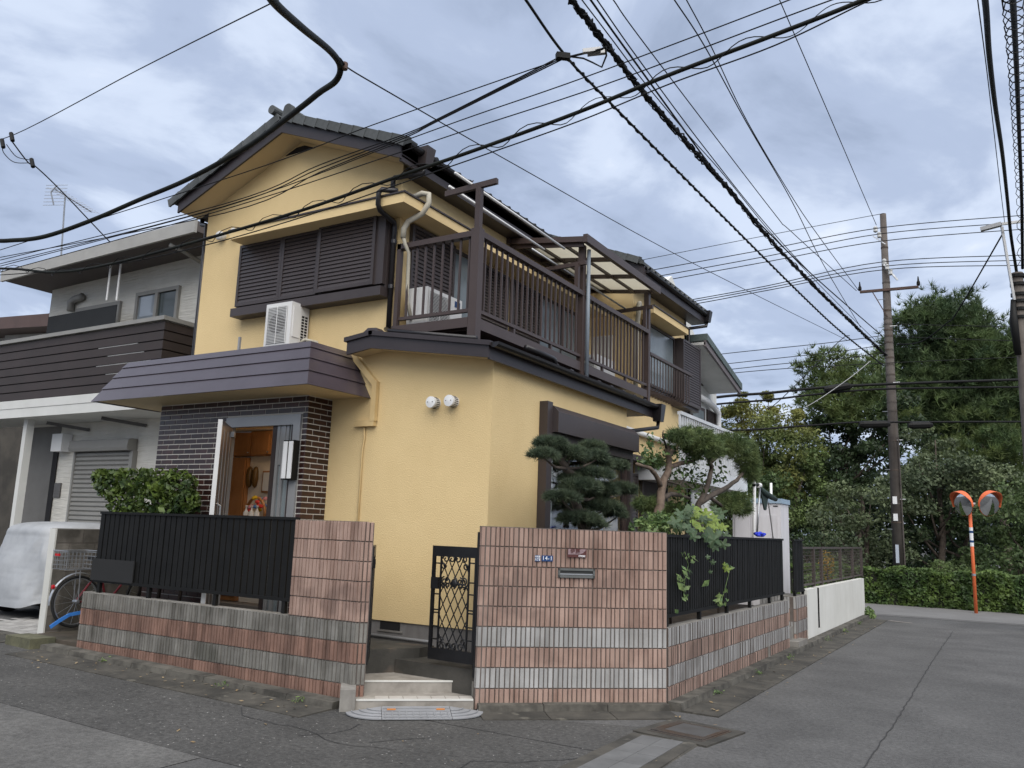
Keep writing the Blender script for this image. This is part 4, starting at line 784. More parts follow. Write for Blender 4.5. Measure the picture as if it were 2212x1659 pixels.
MB().box(-4.79, -4.64, BY + .03, BY + .05, 2.5, 3.0).build('side_light_panel', ALU, H)
dl = (Vector((-5.09, -1.81, 0)) - Vector((-5.675, -1.15, 0))); da = math.atan2(dl.y, dl.x)
door = place('front_door', MB().box(0, dl.length, -.02, .02, .62, 2.995).mesh('front_door'), M('dark bronze door', (.10, .082, .075), .4, (.08, .065, .06), 2, .6, metal=.3), H, loc=(-5.675, -1.15, 0), rotz=da)
place('door_edge', MB().box(dl.length - .002, dl.length + .022, -.026, .026, .62, 3.0).mesh('door_edge'), M('pale door edge', (.56, .56, .55), .4), door, loc=(-5.675, -1.15, 0), rotz=da)
place('door_handle', MB().tube([(dl.length - .09, .03, 1.55), (dl.length - .09, .075, 1.58), (dl.length - .09, .075, 1.95), (dl.length - .09, .03, 1.98)], .014, 8).mesh('door_handle'), STEEL, door, loc=(-5.675, -1.15, 0), rotz=da)
place('door_closer', MB().box(.03, .16, .022, .07, 2.86, 2.93).mesh('door_closer'), ALU, door, loc=(-5.675, -1.15, 0), rotz=da)
MB().bar((-5.60, -1.18, 2.93), (-5.30, BY, 2.93), .02, .008).build('closer_arm', STEEL, door)
for k in range(3): place('door_groove', MB().box(.12 + k * .25, .16 + k * .25, .021, .026, .7, 2.9).mesh('door_groove'), ALU, door, loc=(-5.675, -1.15, 0), rotz=da)
# porch lamp
pl = thing('porch_lamp', 'black framed white porch lamp on the door frame', 'lamp', (-4.43, BY - .03, 2.5))
MB().box(-4.56, -4.38, BY - .12, BY - .025, 2.30, 2.79).build('lamp_frame', BLACKM, pl)
MB().box(-4.545, -4.48, BY - .132, BY - .121, 2.315, 2.775).build('diffuser', WHITE, pl); MB().box(-4.455, -4.39, BY - .132, BY - .121, 2.315, 2.775).build('diffuser', WHITE, pl)
MB().box(-4.572, -4.561, BY - .115, BY - .035, 2.315, 2.775).build('diffuser', WHITE, pl)
# entrance hall
MB().box(-7.04, -4.2, BY + .08, .3, .56, .62).build('hall_floor', M('hall tile', (.25, .21, .17), .5), H)
MB().box(-7.04, -4.2, YW + TH, .3, 3.12, 3.16).build('hall_ceiling', WALLP, H); MB().box(-7.04, -4.2, .05, .09, .62, 3.12).build('hall_wall', WALLP, H); MB().box(-7.05, -7.0, YW + TH, .3, .62, 3.12).build('hall_wall', WALLP, H); MB().box(-4.2, -4.16, YW + TH, .3, .62, 3.12).build('hall_wall', WALLP, H)
cb = thing('shoe_cabinet', 'tall brown wooden cabinet inside the open front door', 'cabinet', (-6.75, .15, .62))
MB().box(-6.98, -6.6, -.02, .048, .63, 2.72).build('tall_carcass', WOOD, cb); MB().box(-6.98, -5.2, -.02, .048, 2.74, 3.11).build('upper_carcass', WOOD, cb)
MB().box(-6.96, -6.62, -.04, -.021, .7, 2.68).build('door', WOOD, cb)
for i in range(4): d_ = MB().box(-6.95 + i * .44, -6.95 + i * .44 + .42, -.045, -.021, 2.76, 3.10).build('door', WOOD, cb); MB().box(-6.90 + i * .44, -6.95 + i * .44 + .37, -.053, -.046, 2.81, 3.05).build('panel', WOOD, d_); MB().disc((-6.56 + i * .44 - .02 * (i % 2), -.05, 2.79), (0, -1, 0), .01, 8, h=.02).build('knob', STEEL, d_)
sl_ = thing('slippers', 'pair of dark brown slippers hanging on the hall wall', 'slippers', (-6.45, .28, 2.3))
for k in (-1, 1): MB().lathe((-6.50 + k * .06, .02, 2.43), [(.001, -.16), (.035, -.13), (.05, -.03), (.045, .08), (.03, .14), (.001, .16)], 12, 'z').build('slipper', M('slipper brown', (.14, .075, .02), .4) if k < 0 else MATS['slipper brown'], sl_, smooth=True)
pf = thing('picture_frame', 'wood framed picture on the hall wall', 'picture', (-6.1, .29, 2.3)); MB().box(-6.29, -6.05, .02, .049, 2.2, 2.52).build('frame', WOOD, pf); MB().box(-6.265, -6.075, .012, .02, 2.225, 2.495).build('sheet', CURT, pf)
vs = thing('flower_basket', 'basket of bright flowers on the shoe shelf inside the door', 'flowers', (-6.35, -.05, 1.7))
MB().tube([(-6.13 - .2 * math.cos(math.pi * i / 10), -.2, 1.85 + .27 * math.sin(math.pi * i / 10)) for i in range(11)], .022, 8).build('basket_handle', WOOD, vs, smooth=True); MB().lathe((-6.13, -.2, 1.6), [(.12, 0), (.2, .2), (.21, .26), (.17, .26)], 14).build('basket', WOOD, vs)
for i in range(14):
    c = [(.75, .5, .02), (.65, .05, .04), (.1, .25, .6), (.7, .3, .35)][i % 4]; nm = 'petal %d' % (i % 4)
    MB().lathe((-6.08 + random.uniform(-.1, .14), -.2 + random.uniform(-.1, .05), 1.92 + random.uniform(0, .2)), [(.001, -.03), (.035, -.01), (.03, .02), (.001, .03)], 8).build('flower', MATS.get(nm) or M(nm, c, .6), vs)
bt = thing('bottles', 'white pump bottles on the shelf inside the door', 'bottles', (-6.3, -.25, 1.7))
for k in range(3): MB().lathe((-6.14 + k * .11, -.36, 1.7), [(.035, 0), (.04, .02), (.04, .2), (.012, .24), (.012, .28), (.02, .285), (.02, .30), (.001, .30)], 12).build('bottle', WHITE, bt, smooth=True)
MB().box(-6.45, -5.6, -.45, .04, 1.55, 1.598).build('shelf', WOOD, H); MB().box(-6.2, -5.8, -.42, -.3, 1.598, 1.70).build('shelf_box', WALLP, H)
MB().lathe((-5.5, -.3, 3.118), [(.001, -.07), (.1, -.065), (.15, -.04), (.16, 0)], 20).build('hall_lamp', M('lit hall lamp', (.9, .85, .75), .5, emit=((1.0, .74, .46), 6.0)), H, smooth=True)
# ================================================================ things standing on the house
def ac_unit(label, x0, x1, y0, y1, z0, z1, face, fin=None):
    """face: '-y' or '+x' side carries the fan grille"""
    t = thing('air_conditioner', label, 'air conditioner', ((x0 + x1) / 2, (y0 + y1) / 2, z0), 'outdoor air conditioner units')
    MB().box(x0, x1, y0, y1, z0 + .04, z1).build('casing', ACW, t)
    MB().box(x0 + .05, x1 - .05, y0 + .03, y1 - .03, z0, z0 + .04).build('feet', ACW, t)
    def P(u, v, d): return (x0 + u * (x1 - x0), y0 - d, z0 + .04 + v * (z1 - z0 - .04)) if face == '-y' else (x1 + d, y0 + u * (y1 - y0), z0 + .04 + v * (z1 - z0 - .04))
    wd = (x1 - x0) if face == '-y' else (y1 - y0); u0, u1 = (.10, .84) if wd < .55 else (.04, .64)
    b = MB(); b.quad(P(u0, .12, .002), P(u1, .12, .002), P(u1, .92, .002), P(u0, .92, .002)); b.build('grille_recess', M('grille grey', (.30, .30, .29), .6) if 'grille grey' not in MATS else MATS['grille grey'], t)
    b = MB(); cu, cv = (u0 + u1) / 2, .55; k = 24; ru, rv = (u1 - u0) * .42, (u1 - u0) * .42 * wd / (z1 - z0)
    b.v = [P(cu + ru * math.cos(2 * math.pi * i / k), cv + rv * math.sin(2 * math.pi * i / k), .004) for i in range(k)]; b.f = [tuple(range(k))]; b.build('fan_opening', DARK, t)
    ax = 'x' if face == '-y' else 'y'
    for i in range(24):
        v = .14 + i * .033; p, q = Vector(P(u0, v, .012)), Vector(P(u1, v, .012)); MB().bar(p, q, .006, .006).build('grille_bar', ACW, t)
    for u in (u0, (u0 + u1) / 2, u1): MB().bar(P(u, .12, .013), P(u, .92, .013), .008, .008, (0, 1, 0) if face == '+x' else (1, 0, 0)).build('grille_bar', ACW, t)
    if fin:
        MB().box(x1, x1 + .012, y0 + .03, (y0 + y1) / 2, z0 + .2, z1 - .05).build('valve_cover', ACW, t)
        for i in range(11):
            for j in range(2): MB().box(x1 - .001, x1 + .003, (y0 + y1) / 2 + .03 + j * .06, (y0 + y1) / 2 + .075 + j * .06, z0 + .09 + i * .04, z0 + .118 + i * .04).build('fin_gap', DARK, t)
        MB().tube([(x1 + .03, (y0 + y1) / 2, z0 + .13), (x1 + .1, (y0 + y1) / 2 + .02, z0 + .18), (x1 + .2, y1 - .02, z0 + .16), (x1 + .25, y1 + .02, z0 + .02), (x1 + .25, y1 + .02, z0 - .1)], .022, 8).build('hose', DUCT, t, smooth=True)
    return t
ac_unit('white outdoor air conditioner standing on the plum entry canopy', -5.31, -4.83, -1.05, -.73, 4.0, 4.675, '-y', True)
MB().box(-5.75, -4.6, -1.1, -1.06, 3.968, 4.0).build('mounting_rail', ALU, H); MB().box(-5.75, -4.6, -.8, -.76, 3.968, 4.0).build('mounting_rail', ALU, H); MB().box(-5.76, -5.73, -1.1, -1.07, 3.97, 4.26).build('mounting_rail', ALU, H)
t = ac_unit('white air conditioner behind the balcony rail near the corner post', -3.24, -2.93, -.62, .15, 4.19, 4.76, '+x')
MB().box(-2.929, -2.926, -.02, .1, 4.64, 4.72).build('sticker', SIGNB, t)
ac_unit('off-white air conditioner at the far end of the balcony', -3.1, -2.8, 4.1, 4.85, 4.19, 4.83, '-y')
for lab, x, z, y0, y1 in (('white steel laundry pole on the outer balcony brackets', -2.28, 5.965, -1.05, 1.8), ('white steel laundry pole on the inner balcony brackets', -2.6, 5.985, -.72, 1.75), ('weathered laundry pole under the balcony awning', -2.55, 5.80, 1.3, 4.9)):
    t = MB().tube([(x, y0, z), (x, y1, z - .04)], .017, 8).build('laundry_pole', STEEL if 'weather' in lab else WHITE, smooth=True); tag(t, lab, 'pole', 'laundry poles')
# ================================================================ foliage helpers
def unit(a): return a / np.maximum(np.linalg.norm(a, axis=-1, keepdims=True), 1e-9)
def leaf_mesh(name, P, size, mat, parent=None, aspect=.5, bias=None, bamt=.6, jitter=.35, **kw):
    P = np.asarray(P, float); n = len(P); nr = unit(rng.normal(size=(n, 3)))
    if bias is not None: nr = unit(nr * (1 - bamt) + np.asarray(bias) * bamt)
    t = unit(np.cross(nr, rng.normal(size=(n, 3)))); s = np.cross(nr, t); sz = size * (1 + jitter * rng.normal(size=(n, 1))).clip(.4, 2)
    V = np.stack([P - t * sz * .5, P + s * sz * aspect * .5, P + t * sz * .5, P - s * sz * aspect * .5], 1).reshape(-1, 3)
    return npmesh(name, V, np.arange(4 * n).reshape(n, 4), mat, parent, 4, **kw)
def needle_mesh(name, P, Dr, L_, n, wd, mat, parent=None, spread=.9, **kw):
    P = np.repeat(np.asarray(P, float), n, 0); Dr = np.repeat(np.asarray(Dr, float), n, 0); m = len(P)
    d = unit(Dr + spread * rng.normal(size=(m, 3))); s = unit(np.cross(d, rng.normal(size=(m, 3)))) * wd * .5; ll = L_ * rng.uniform(.7, 1.2, (m, 1))
    V = np.stack([P - s, P + s, P + d * ll], 1).reshape(-1, 3)
    return npmesh(name, V, np.arange(3 * m).reshape(m, 3), mat, parent, 3, **kw)
def ell_pts(c, r, n, shell=.55, top=False):
    d = unit(rng.normal(size=(n, 3)))
    if top: d[:, 2] = np.where(d[:, 2] < -.25, -d[:, 2], d[:, 2])
    rad = (shell + (1 - shell) * rng.random((n, 1)) ** .6); return np.asarray(c, float) + d * rad * np.asarray(r, float), d
def limb(name, pts, r0, r1, mat, parent, n=7):
    k = len(pts); P = []
    for i in range(k - 1):
        for j in range(3): P.append(Vector(pts[i]).lerp(Vector(pts[i + 1]), j / 3) + Vector((random.gauss(0, r0 * .12), random.gauss(0, r0 * .12), 0)))
    P.append(Vector(pts[-1])); return MB().tube(P, [r0 + (r1 - r0) * i / (len(P) - 1) for i in range(len(P))], n).build(name, mat, parent, smooth=True)
KD = lambda a, b: (1080.08 + a * .25, 837.06 + b * .25)       # survey frame of the garden close-up

# ================================================================ garden
SOIL = M('garden soil', (0.06, 0.045, 0.032), .95, (.035, .028, .02), 6, .9, bump=.4)
MB().prism([(-1.83, -.55), (-1.2, -.8), (-.16, .16), (-.13, 5.5), (-1.83, 5.5)], 'z', .2, .70).build('garden_bed', SOIL, kind='structure'); MB().box(-7.1, -4.35, -1.9, -1.16, .0, .45).build('porch_floor', CONC_D, kind='structure')
MB().box(-7.3, -.2, 8.2, 13.3, .0, .05).build('yard_ground', CONC, kind='structure'); MB().box(-2.5, -.13, 5.52, 8.2, .0, .30).build('yard_bed', SOIL, kind='structure')
# clipped pine
PINEL = leafmat('blue green pine needles', (0.092, 0.118, 0.068), (0.042, 0.062, 0.038), .6, 5, 18)
pt_ = thing('garden_pine', 'clipped dark green garden pine with layered pads in front of the window', 'tree', (-.95, 1.1, .7))
pads = [(440, 505, 150, 55, -.95), (600, 590, 190, 60, -.9), (380, 595, 130, 40, -.85), (800, 535, 120, 55, -1.0), (830, 610, 110, 45, -.85), (1000, 690, 120, 45, -1.0), (870, 670, 120, 40, -.9), (800, 765, 200, 50, -.85), (620, 800, 120, 40, -.95), (700, 870, 190, 60, -.8), (870, 900, 160, 60, -.9), (1060, 900, 140, 60, -1.0), (540, 960, 165, 42, -.85), (800, 950, 150, 40, -1.0), (880, 1050, 200, 60, -.9), (1000, 1110, 100, 45, -.95), (690, 1150, 200, 55, -.85), (780, 1190, 150, 30, -.9)]
PP, DD = [], []
for a, b_, rx, ry, x in pads:
    c = atx(*KD(a, b_), x); sc_ = (c - Vector(CAM)).length / 3305 * .4629; R_ = rx * sc_; Rz = ry * sc_ * .9
    n = int(260 * (rx / 150) * max(.8, ry / 50)); p, d = ell_pts(c, (R_ * .85, R_ * 1.2, Rz * 1.15), int(n * 1.5), .45, True); PP.append(p); d[:, 2] = np.abs(d[:, 2]) * .8 + .35; DD.append(unit(d))
needle_mesh('needles', np.concatenate(PP), np.concatenate(DD), .075, 13, .0065, PINEL, pt_, .7)
trunk = [tuple(atx(*KD(a, b_), -.92)) for a, b_ in ((720, 1700), (720, 1250), (690, 1080), (640, 960), (700, 830), (570, 700), (530, 620), (600, 540))]
limb('trunk', trunk, .065, .025, BARK, pt_)
for a, b_, rx, ry, x in pads[::1]:
    c = atx(*KD(a, b_ + ry * .4), x); t0 = min(trunk, key=lambda q: abs(q[2] - c.z + .12) + .2 * abs(q[1] - c.y)); limb('branch', [t0, Vector(t0).lerp(c, .5) + Vector((0, 0, -.04)), c], .022, .009, BARK, pt_, 5)
# pale barked pruned tree
JUN = leafmat('feathery green foliage', (0.15, 0.19, 0.07), (0.075, 0.115, 0.045), .6, 4, 14)
BROAD = leafmat('glossy broad leaves', (0.10, 0.15, 0.045), (0.045, 0.085, 0.03), .4, 5, 16)
ct = thing('pruned_tree', 'pale flaking trunk tree cut back hard, right of the garden pine', 'tree', atx(*KD(1350, 1130), -.9))
def kp(*ab, x=-.9): return [atx(*KD(a, b_), x) for a, b_ in ab]
limb('trunk', kp((1340, 1280), (1370, 1060), (1390, 960), (1420, 800), (1460, 690), (1450, 500)), .07, .04, BARK_L, ct, 9)
limb('limb', kp((1385, 850), (1345, 760), (1300, 700), (1180, 660)), .038, .02, BARK_L, ct); limb('limb', kp((1460, 690), (1560, 655), (1660, 640), (1700, 600)), .04, .02, BARK_L, ct); limb('limb', kp((1455, 600), (1520, 520), (1600, 430)), .035, .015, BARK_L, ct); limb('limb', kp((1390, 960), (1480, 920), (1560, 930), (1640, 960)), .04, .025, BARK, ct); limb('limb', kp((1440, 520), (1405, 420), (1410, 370)), .018, .006, BARK, ct, 5); limb('limb', kp((1420, 800), (1550, 840), (1620, 760)), .02, .008, BARK, ct, 5)
P = []
for a, b_, r, n in ((1410, 430, 28, 16), (1300, 450, 40, 22), (1250, 560, 40, 22), (1240, 640, 30, 14), (1330, 640, 60, 26), (1290, 490, 30, 14), (1560, 600, 90, 60), (1700, 620, 70, 50), (1850, 700, 90, 70), (1540, 880, 60, 40), (1500, 560, 60, 30), (1640, 780, 60, 30), (1620, 560, 80, 40), (1480, 480, 70, 45), (1400, 560, 70, 40), (1600, 700, 80, 60), (1740, 760, 80, 50), (1650, 880, 80, 50), (1480, 760, 60, 40), (1760, 930, 60, 50), (1900, 780, 70, 45), (1560, 1000, 90, 60)):
    c = atx(*KD(a, b_), -.9); P.append(np.array(c) + rng.normal(size=(n, 3)) * r * .0014 * .8)
leaf_mesh('leaves', np.concatenate(P), .065, BROAD, ct, .5)
# feathery juniper-like tree
jt = thing('cloud_pruned_tree', 'gnarled cloud-pruned tree with drooping feathery pads by the fence', 'tree', atx(*KD(1720, 1010), -.75))
limb('trunk', kp((1730, 1250), (1720, 1010), (1790, 850), (1830, 700), (1800, 610), (1700, 500), x=-.75), .05, .025, BARK, jt, 9); limb('limb', kp((1725, 995), (1830, 930), (1930, 880), (2050, 800), (2115, 720), x=-.75), .05, .028, BARK, jt); limb('limb', kp((1825, 640), (1900, 570), (1980, 545), (2080, 510), x=-.75), .035, .015, BARK, jt); limb('limb', kp((1800, 940), (1900, 1010), (1980, 1090), (1990, 1140), x=-.75), .03, .02, BARK, jt); limb('limb', kp((1700, 500), (1600, 470), (1500, 400), x=-.75), .02, .008, BARK, jt)
PP, DD = [], []
for a, b_, rx, ry, x in ((1560, 410, 110, 60, -.7), (1680, 440, 190, 100, -.75), (1760, 520, 180, 90, -.65), (1900, 500, 170, 80, -.75), (2000, 470, 150, 80, -.6), (2090, 540, 130, 110, -.75), (2140, 650, 95, 120, -.7), (2160, 740, 70, 70, -.75), (2030, 960, 140, 60, -.7), (1960, 1020, 130, 70, -.75), (2080, 1040, 90, 60, -.65), (1330, 640, 70, 50, -1.1), (1280, 1000, 120, 60, -1.1), (1500, 1060, 130, 60, -1.1)):
    c = atx(*KD(a, b_), x); sc_ = (c - Vector(CAM)).length / 3305 * .4629; n = int(210 * rx * ry / 12000) + 55
    p, d = ell_pts(c, (rx * sc_ * .9, rx * sc_ * 1.25, ry * sc_ * 1.05), n, .35, False); PP.append(p); d[:, 2] = -.15; DD.append(unit(d))
needle_mesh('foliage', np.concatenate(PP), np.concatenate(DD), .115, 13, .0085, JUN, jt, .65)
# low shrubs along the wall
SHR = leafmat('pale green shrub leaves', (0.16, 0.22, 0.075), (0.07, 0.125, 0.045), .5, 5, 15)
HEDG = leafmat('boxwood leaves', (0.105, 0.15, 0.03), (0.03, 0.055, 0.018), .4, 4, 13)
def shrub(name, label, blobs, size, mat, loc, n0=450, cat='shrub', asp=.5, stem=True):
    t = thing(name, label, cat, loc); P, B = [], []
    for c, r, k in blobs: p, d = ell_pts(c, r, int(n0 * k), .55); P.append(p); B.append(d * .7 + np.array([0, 0, .5]))
    leaf_mesh('foliage', np.concatenate(P), size, mat, t, asp, unit(np.concatenate(B)), .45)
    if stem:
        for c, r, k in blobs[:3]: limb('stem', [(c[0], c[1], loc[2]), (c[0] + .02, c[1], (loc[2] + c[2]) / 2), c], .018, .008, BARK, t, 5)
    return t
def blob(a, b_, x, r, k): return (tuple(atx(*KD(a, b_), x)), r, k)
shrub('low_shrub', 'low pale green shrub peeping over the block wall below the window', [blob(1230, 1215, -.35, (.16, .2, .12), .5), blob(1350, 1190, -.4, (.18, .22, .14), .7), blob(1470, 1200, -.35, (.15, .22, .14), .6), blob(1290, 1150, -.45, (.12, .2, .1), .3), blob(1420, 1130, -.4, (.12, .2, .1), .3)], .062, SHR, (-.4, .8, .7), 420, asp=.42)
hb = thing('clipped_hedge', 'clipped dense green hedge behind the left black fence', 'hedge', (-6.2, -1.6, .5))
P, B = [], []
for px, py, rr in ((240, 1045, .26), (290, 1035, .30), (340, 1040, .32), (385, 1050, .28), (400, 1085, .22), (270, 1080, .3), (340, 1085, .33), (220, 1030, .14), (300, 1130, .35), (370, 1130, .35), (290, 1190, .36), (370, 1190, .36)):
    c = aty(px, py, -1.58); p, d = ell_pts(c, (rr, rr * .75, rr * .8), 520, .6); P.append(p); B.append(d * .8 + np.array([0, 0, .45]))
P, B = np.concatenate(P), np.concatenate(B); k_ = (P[:, 2] < 2.42) & (P[:, 1] > -1.93); leaf_mesh('foliage', P[k_], .075, HEDG, hb, .55, unit(B[k_]), .5)
for x in (-6.7, -6.3, -5.9): limb('stem', [(x, -1.55, .45), (x + .05, -1.55, 1.1), (x, -1.55, 1.8)], .03, .015, BARK, hb, 5)
# big lobed-leaf plant over the fence
def lobed_leaf():
    b = MB(); pr = []
    for i in range(30):
        a = math.pi * 2 * i / 30; lob = .40 + .60 * abs(math.cos(2.5 * (a - math.pi / 2))) ** 1.6; rr = .5 * lob * (1.0 if math.sin(a) > -.5 else .75); pr.append((rr * math.cos(a), rr * math.sin(a) + .1, .07 * math.cos(a * 5) * rr - .22 * rr * rr))
    b.v = [(0, .05, .04)] + pr; b.f = [(0, 1 + i, 1 + (i + 1) % 30) for i in range(30)]; return b.mesh('leaf')
LOB_D = leafmat('dark lobed leaf', (0.085, 0.125, 0.06), (0.05, 0.085, 0.045), .5, 6, 6); LOB_Y = leafmat('bright lobed leaf', (0.23, 0.28, 0.055), (0.12, 0.19, 0.045), .5, 6, 6)
lm_d = lobed_leaf(); lm_d.materials.append(LOB_D); lm_y = lm_d.copy(); lm_y.materials.clear(); lm_y.materials.append(LOB_Y)
lp = thing('large_leaf_plant', 'plant with large lobed green and yellow leaves hanging over the right fence', 'plant', (-.25, 2.6, .7))
spots = [(1520, 1180, 130, 0), (1600, 1150, 150, 0), (1640, 1080, 120, 0), (1720, 1060, 120, 1), (1780, 1100, 140, 1), (1690, 1180, 150, 1), (1800, 1180, 140, 1), (1860, 1150, 130, 1), (1850, 1060, 110, 0), (1900, 1100, 120, 0), (1740, 1230, 120, 1), (1640, 1240, 140, 0), (1900, 1200, 120, 1), (1670, 1300, 120, 0), (1850, 1330, 200, 0), (1780, 1300, 110, 0), (1930, 1370, 110, 0), (1950, 1290, 90, 0), (1580, 1220, 110, 0), (1560, 1100, 110, 0), (1860, 1390, 130, 0), (1930, 1220, 100, 1), (1760, 1150, 130, 0), (1830, 1240, 120, 1), (1700, 1110, 110, 1), (1610, 1200, 120, 0), (1880, 1270, 110, 1), (1960, 1580, 70, 1), (1940, 1540, 60, 1), (1800, 1470, 50, 0), (1840, 1520, 50, 0), (1820, 1600, 50, 0), (1640, 1100, 100, 0)]
spots += [(a + random.uniform(-45, 45), b_ + random.uniform(-35, 35), sz * .75, y_) for a, b_, sz, y_ in spots if b_ < 1290]
for a, b_, sz, y_ in spots:
    px = .06 if b_ > 1290 else random.uniform(-.3, .02); c = atx(*KD(a, b_), px); s_ = sz * .4629 / 3305 * (c - Vector(CAM)).length * random.uniform(.85, 1.25)
    o = place('leaf', lm_y if y_ else lm_d, None, lp, loc=c, rot=(random.uniform(.5, 1.1) if b_ < 1290 else random.uniform(1.2, 1.7), random.uniform(-.4, .4), math.radians(random.uniform(0, 75)))); o.scale = (s_, s_, s_)
    limb('stalk', [c, Vector((-.25, c.y * .6 + 1.05, 1.55))], .005, .006, LOB_D, lp, 4) if b_ < 1290 and sz > 115 else None
limb('stem', [(-.25, 2.6, .7), (-.27, 2.65, 1.2), (-.22, 2.6, 1.75)], .02, .012, BARK, lp, 6)
vn = thing('climbing_vine', 'green leafy vine poking out through the right-hand slat fence', 'plant', (-.02, 1.0, .92)); P = []
V3 = lambda a, b_: ((2600 + a * .4629) * .54004, (2000 + b_ * .4629) * .54004)
for a, b_ in ((290, 460), (310, 500), (340, 490), (370, 495), (365, 525), (305, 580), (330, 600), (350, 630), (310, 640), (250, 660), (265, 690), (330, 680), (290, 720), (270, 740), (310, 770), (320, 830), (300, 850), (235, 960), (600, 820), (620, 850), (590, 870), (660, 780), (610, 900), (675, 860), (490, 720), (510, 500), (700, 590), (660, 570), (570, 880), (640, 890)):
    for _ in range(3): P.append(np.array(atx(*V3(a + random.uniform(-12, 12), b_ + random.uniform(-12, 12)), .0 + random.uniform(-.01, .05))))
leaf_mesh('foliage', np.array(P), .075, SHR, vn, .5, np.tile([1, -.2, .3], (len(P), 1)), .6)
for pts in (((290, 860), (300, 700), (330, 560), (300, 450)), ((600, 920), (640, 800), (690, 600))): limb('stem', [atx(*V3(*q), .0) for q in pts], .005, .004, SHR, vn, 4)

# ================================================================ LEFT NEIGHBOUR
SIDING = M('grey beige siding', (0.62, 0.60, 0.545), .8, (.5, .482, .43), 1.2, .6, bump=.0)
_nt = SIDING.node_tree; _n = _nt.nodes.new('ShaderNodeTexNoise'); _mp = _nt.nodes.new('ShaderNodeMapping'); _mp.inputs['Scale'].default_value = (3, 3, 26); _tc = [q for q in _nt.nodes if q.type == 'TEX_COORD'][0]
_nt.links.new(_tc.outputs['Object'], _mp.inputs[0]); _nt.links.new(_mp.outputs[0], _n.inputs['Vector']); _n.inputs['Scale'].default_value = 1.0; _n.inputs['Detail'].default_value = 4
_bp = _nt.nodes.new('ShaderNodeBump'); _bp.inputs['Strength'].default_value = .9; _bp.inputs['Distance'].default_value = .03; _nt.links.new(_n.outputs[0], _bp.inputs['Height']); _nt.links.new(_bp.outputs[0], _nt.nodes['Principled BSDF'].inputs['Normal'])
SLATB = M('brown balcony slat', (0.04, 0.029, 0.026), .6, (.032, .024, .021), 2, .6); BEAM = M('white beam cladding', (.58, .58, .55), .6, (.52, .52, .49), 2, .5); GREYT = M('grey trim', (.25, .245, .228), .6, (.21, .205, .19), 2, .5)
XN = -8.7; PB = atx(357.5, 688.5, XN); YB = PB.y; ZB = PB.z; YN = YB + .92
NH = thing('grey_house', 'grey sided two storey house with a dark slatted balcony on the left', 'house', (-12, YN, 0))
zc_ = lambda px, py, y: aty(px, py, y).z
bz = aty(348, 840, YB).z; wz1 = aty(0, 869, YB).z; wz0 = aty(0, 905, YB).z
MB().box(-17, XN + .03, YB - .05, YB + .1, ZB - .02, ZB + .05).build('balcony_cap', GREYT, NH); MB().box(XN - .1, XN + .03, YB + .1, YN, ZB - .02, ZB + .05).build('balcony_cap', GREYT, NH)
n = 7; h_ = (ZB - .03 - wz1) / n
MB().box(-16.9, XN - .05, YB + .03, YB + .06, wz1, ZB - .04).build('balcony_lining', M('balcony lining', (.035, .027, .025), .7), NH); MB().box(XN - .06, XN - .04, YB + .06, YN, wz1, ZB - .04).build('balcony_lining', MATS['balcony lining'], NH)
for i in range(n):
    z0 = wz1 + i * h_
    MB().box(-17, XN, YB, YB + .028, z0 + .012, z0 + h_ - .01).build('slat', SLATB, NH); MB().box(XN - .028, XN, YB + .03, YN, z0 + .012, z0 + h_ - .01).build('slat', SLATB, NH)
    if i in (2, 3, 4, 5): MB().box(-10.2 - .3 * (i % 2), -9.0 - .2 * (i % 3), YB + .012, YB + .029, z0 - .004, z0 + .008).build('gap_light', BEAM, NH)
zm = (wz0 + wz1) / 2
MB().box(-17, XN, YB - .02, YN, zm + .01, wz1).build('balcony_beam', BEAM, NH); MB().box(-17, XN, YB - .012, YN, wz0, zm + .004).build('balcony_beam', BEAM, NH)
MD = lambda a, b_: (a * 768 / 2212 * .54004, (1550 + b_ * 768 / 2212) * .54004)
MB().box(aty(*MD(385, 450), YN).x, XN + .1, YN, YN + .15, .0, 3.0 + .6).build('lower_wall', SIDING, NH)
xl2 = aty(105, 690, YN).x
MB().box(xl2, XN + .1, YN, YN + .15, wz1, 6.75).build('upper_wall', SIDING, NH); MB().box(XN - .05, XN + .1, YN + .15, 8, .0, 6.7).build('side_wall', SIDING, NH); MB().box(xl2, xl2 + .15, YN + .15, 8, wz1, 6.5).build('side_wall', SIDING, NH)
# roller shutter and details on the ground floor
MD = lambda a, b_: (a * 768 / 2212 * .54004, (1550 + b_ * 768 / 2212) * .54004)
q0, q1, q2 = aty(*MD(920, 640), YN), aty(*MD(930, 750), YN), aty(*MD(1640, 580), YN)
MB().prism([(YN - .02, q1.z), (YN - .2, q1.z), (YN - .22, q1.z + .06), (YN - .2, q1.z + .2), (YN - .12, q0.z + .03), (YN - .02, q0.z + .03)], 'x', q0.x, q2.x - .1).build('roller_box', GREYT, NH)
x0, x1 = q0.x + .06, q2.x - .18
for i in range(24): MB().prism([(YN - .05, q1.z - .01 - i * .085), (YN - .08, q1.z - .03 - i * .085), (YN - .08, q1.z - .07 - i * .085), (YN - .05, q1.z - .094 - i * .085)], 'x', x0, x1).build('roller_slat', GREYT, NH)
MB().box(x0 - .05, x0, YN - .1, YN - .001, .9, q1.z).build('roller_guide', GREYT, NH); MB().box(x1, x1 + .1, YN - .1, YN - .001, .9, q1.z).build('roller_guide', GREYT, NH)
a_, b2_ = aty(*MD(400, 460), YN), aty(*MD(690, 600), YN)
MB().box(aty(*MD(390, 450), YN).x, aty(*MD(715, 450), YN).x, YN - .012, YN - .001, .0, aty(*MD(550, 455), YN).z).build('porch_panel', M('grey porch panel', (.15, .145, .135), .7, (.12, .115, .105), 2, .6), NH)
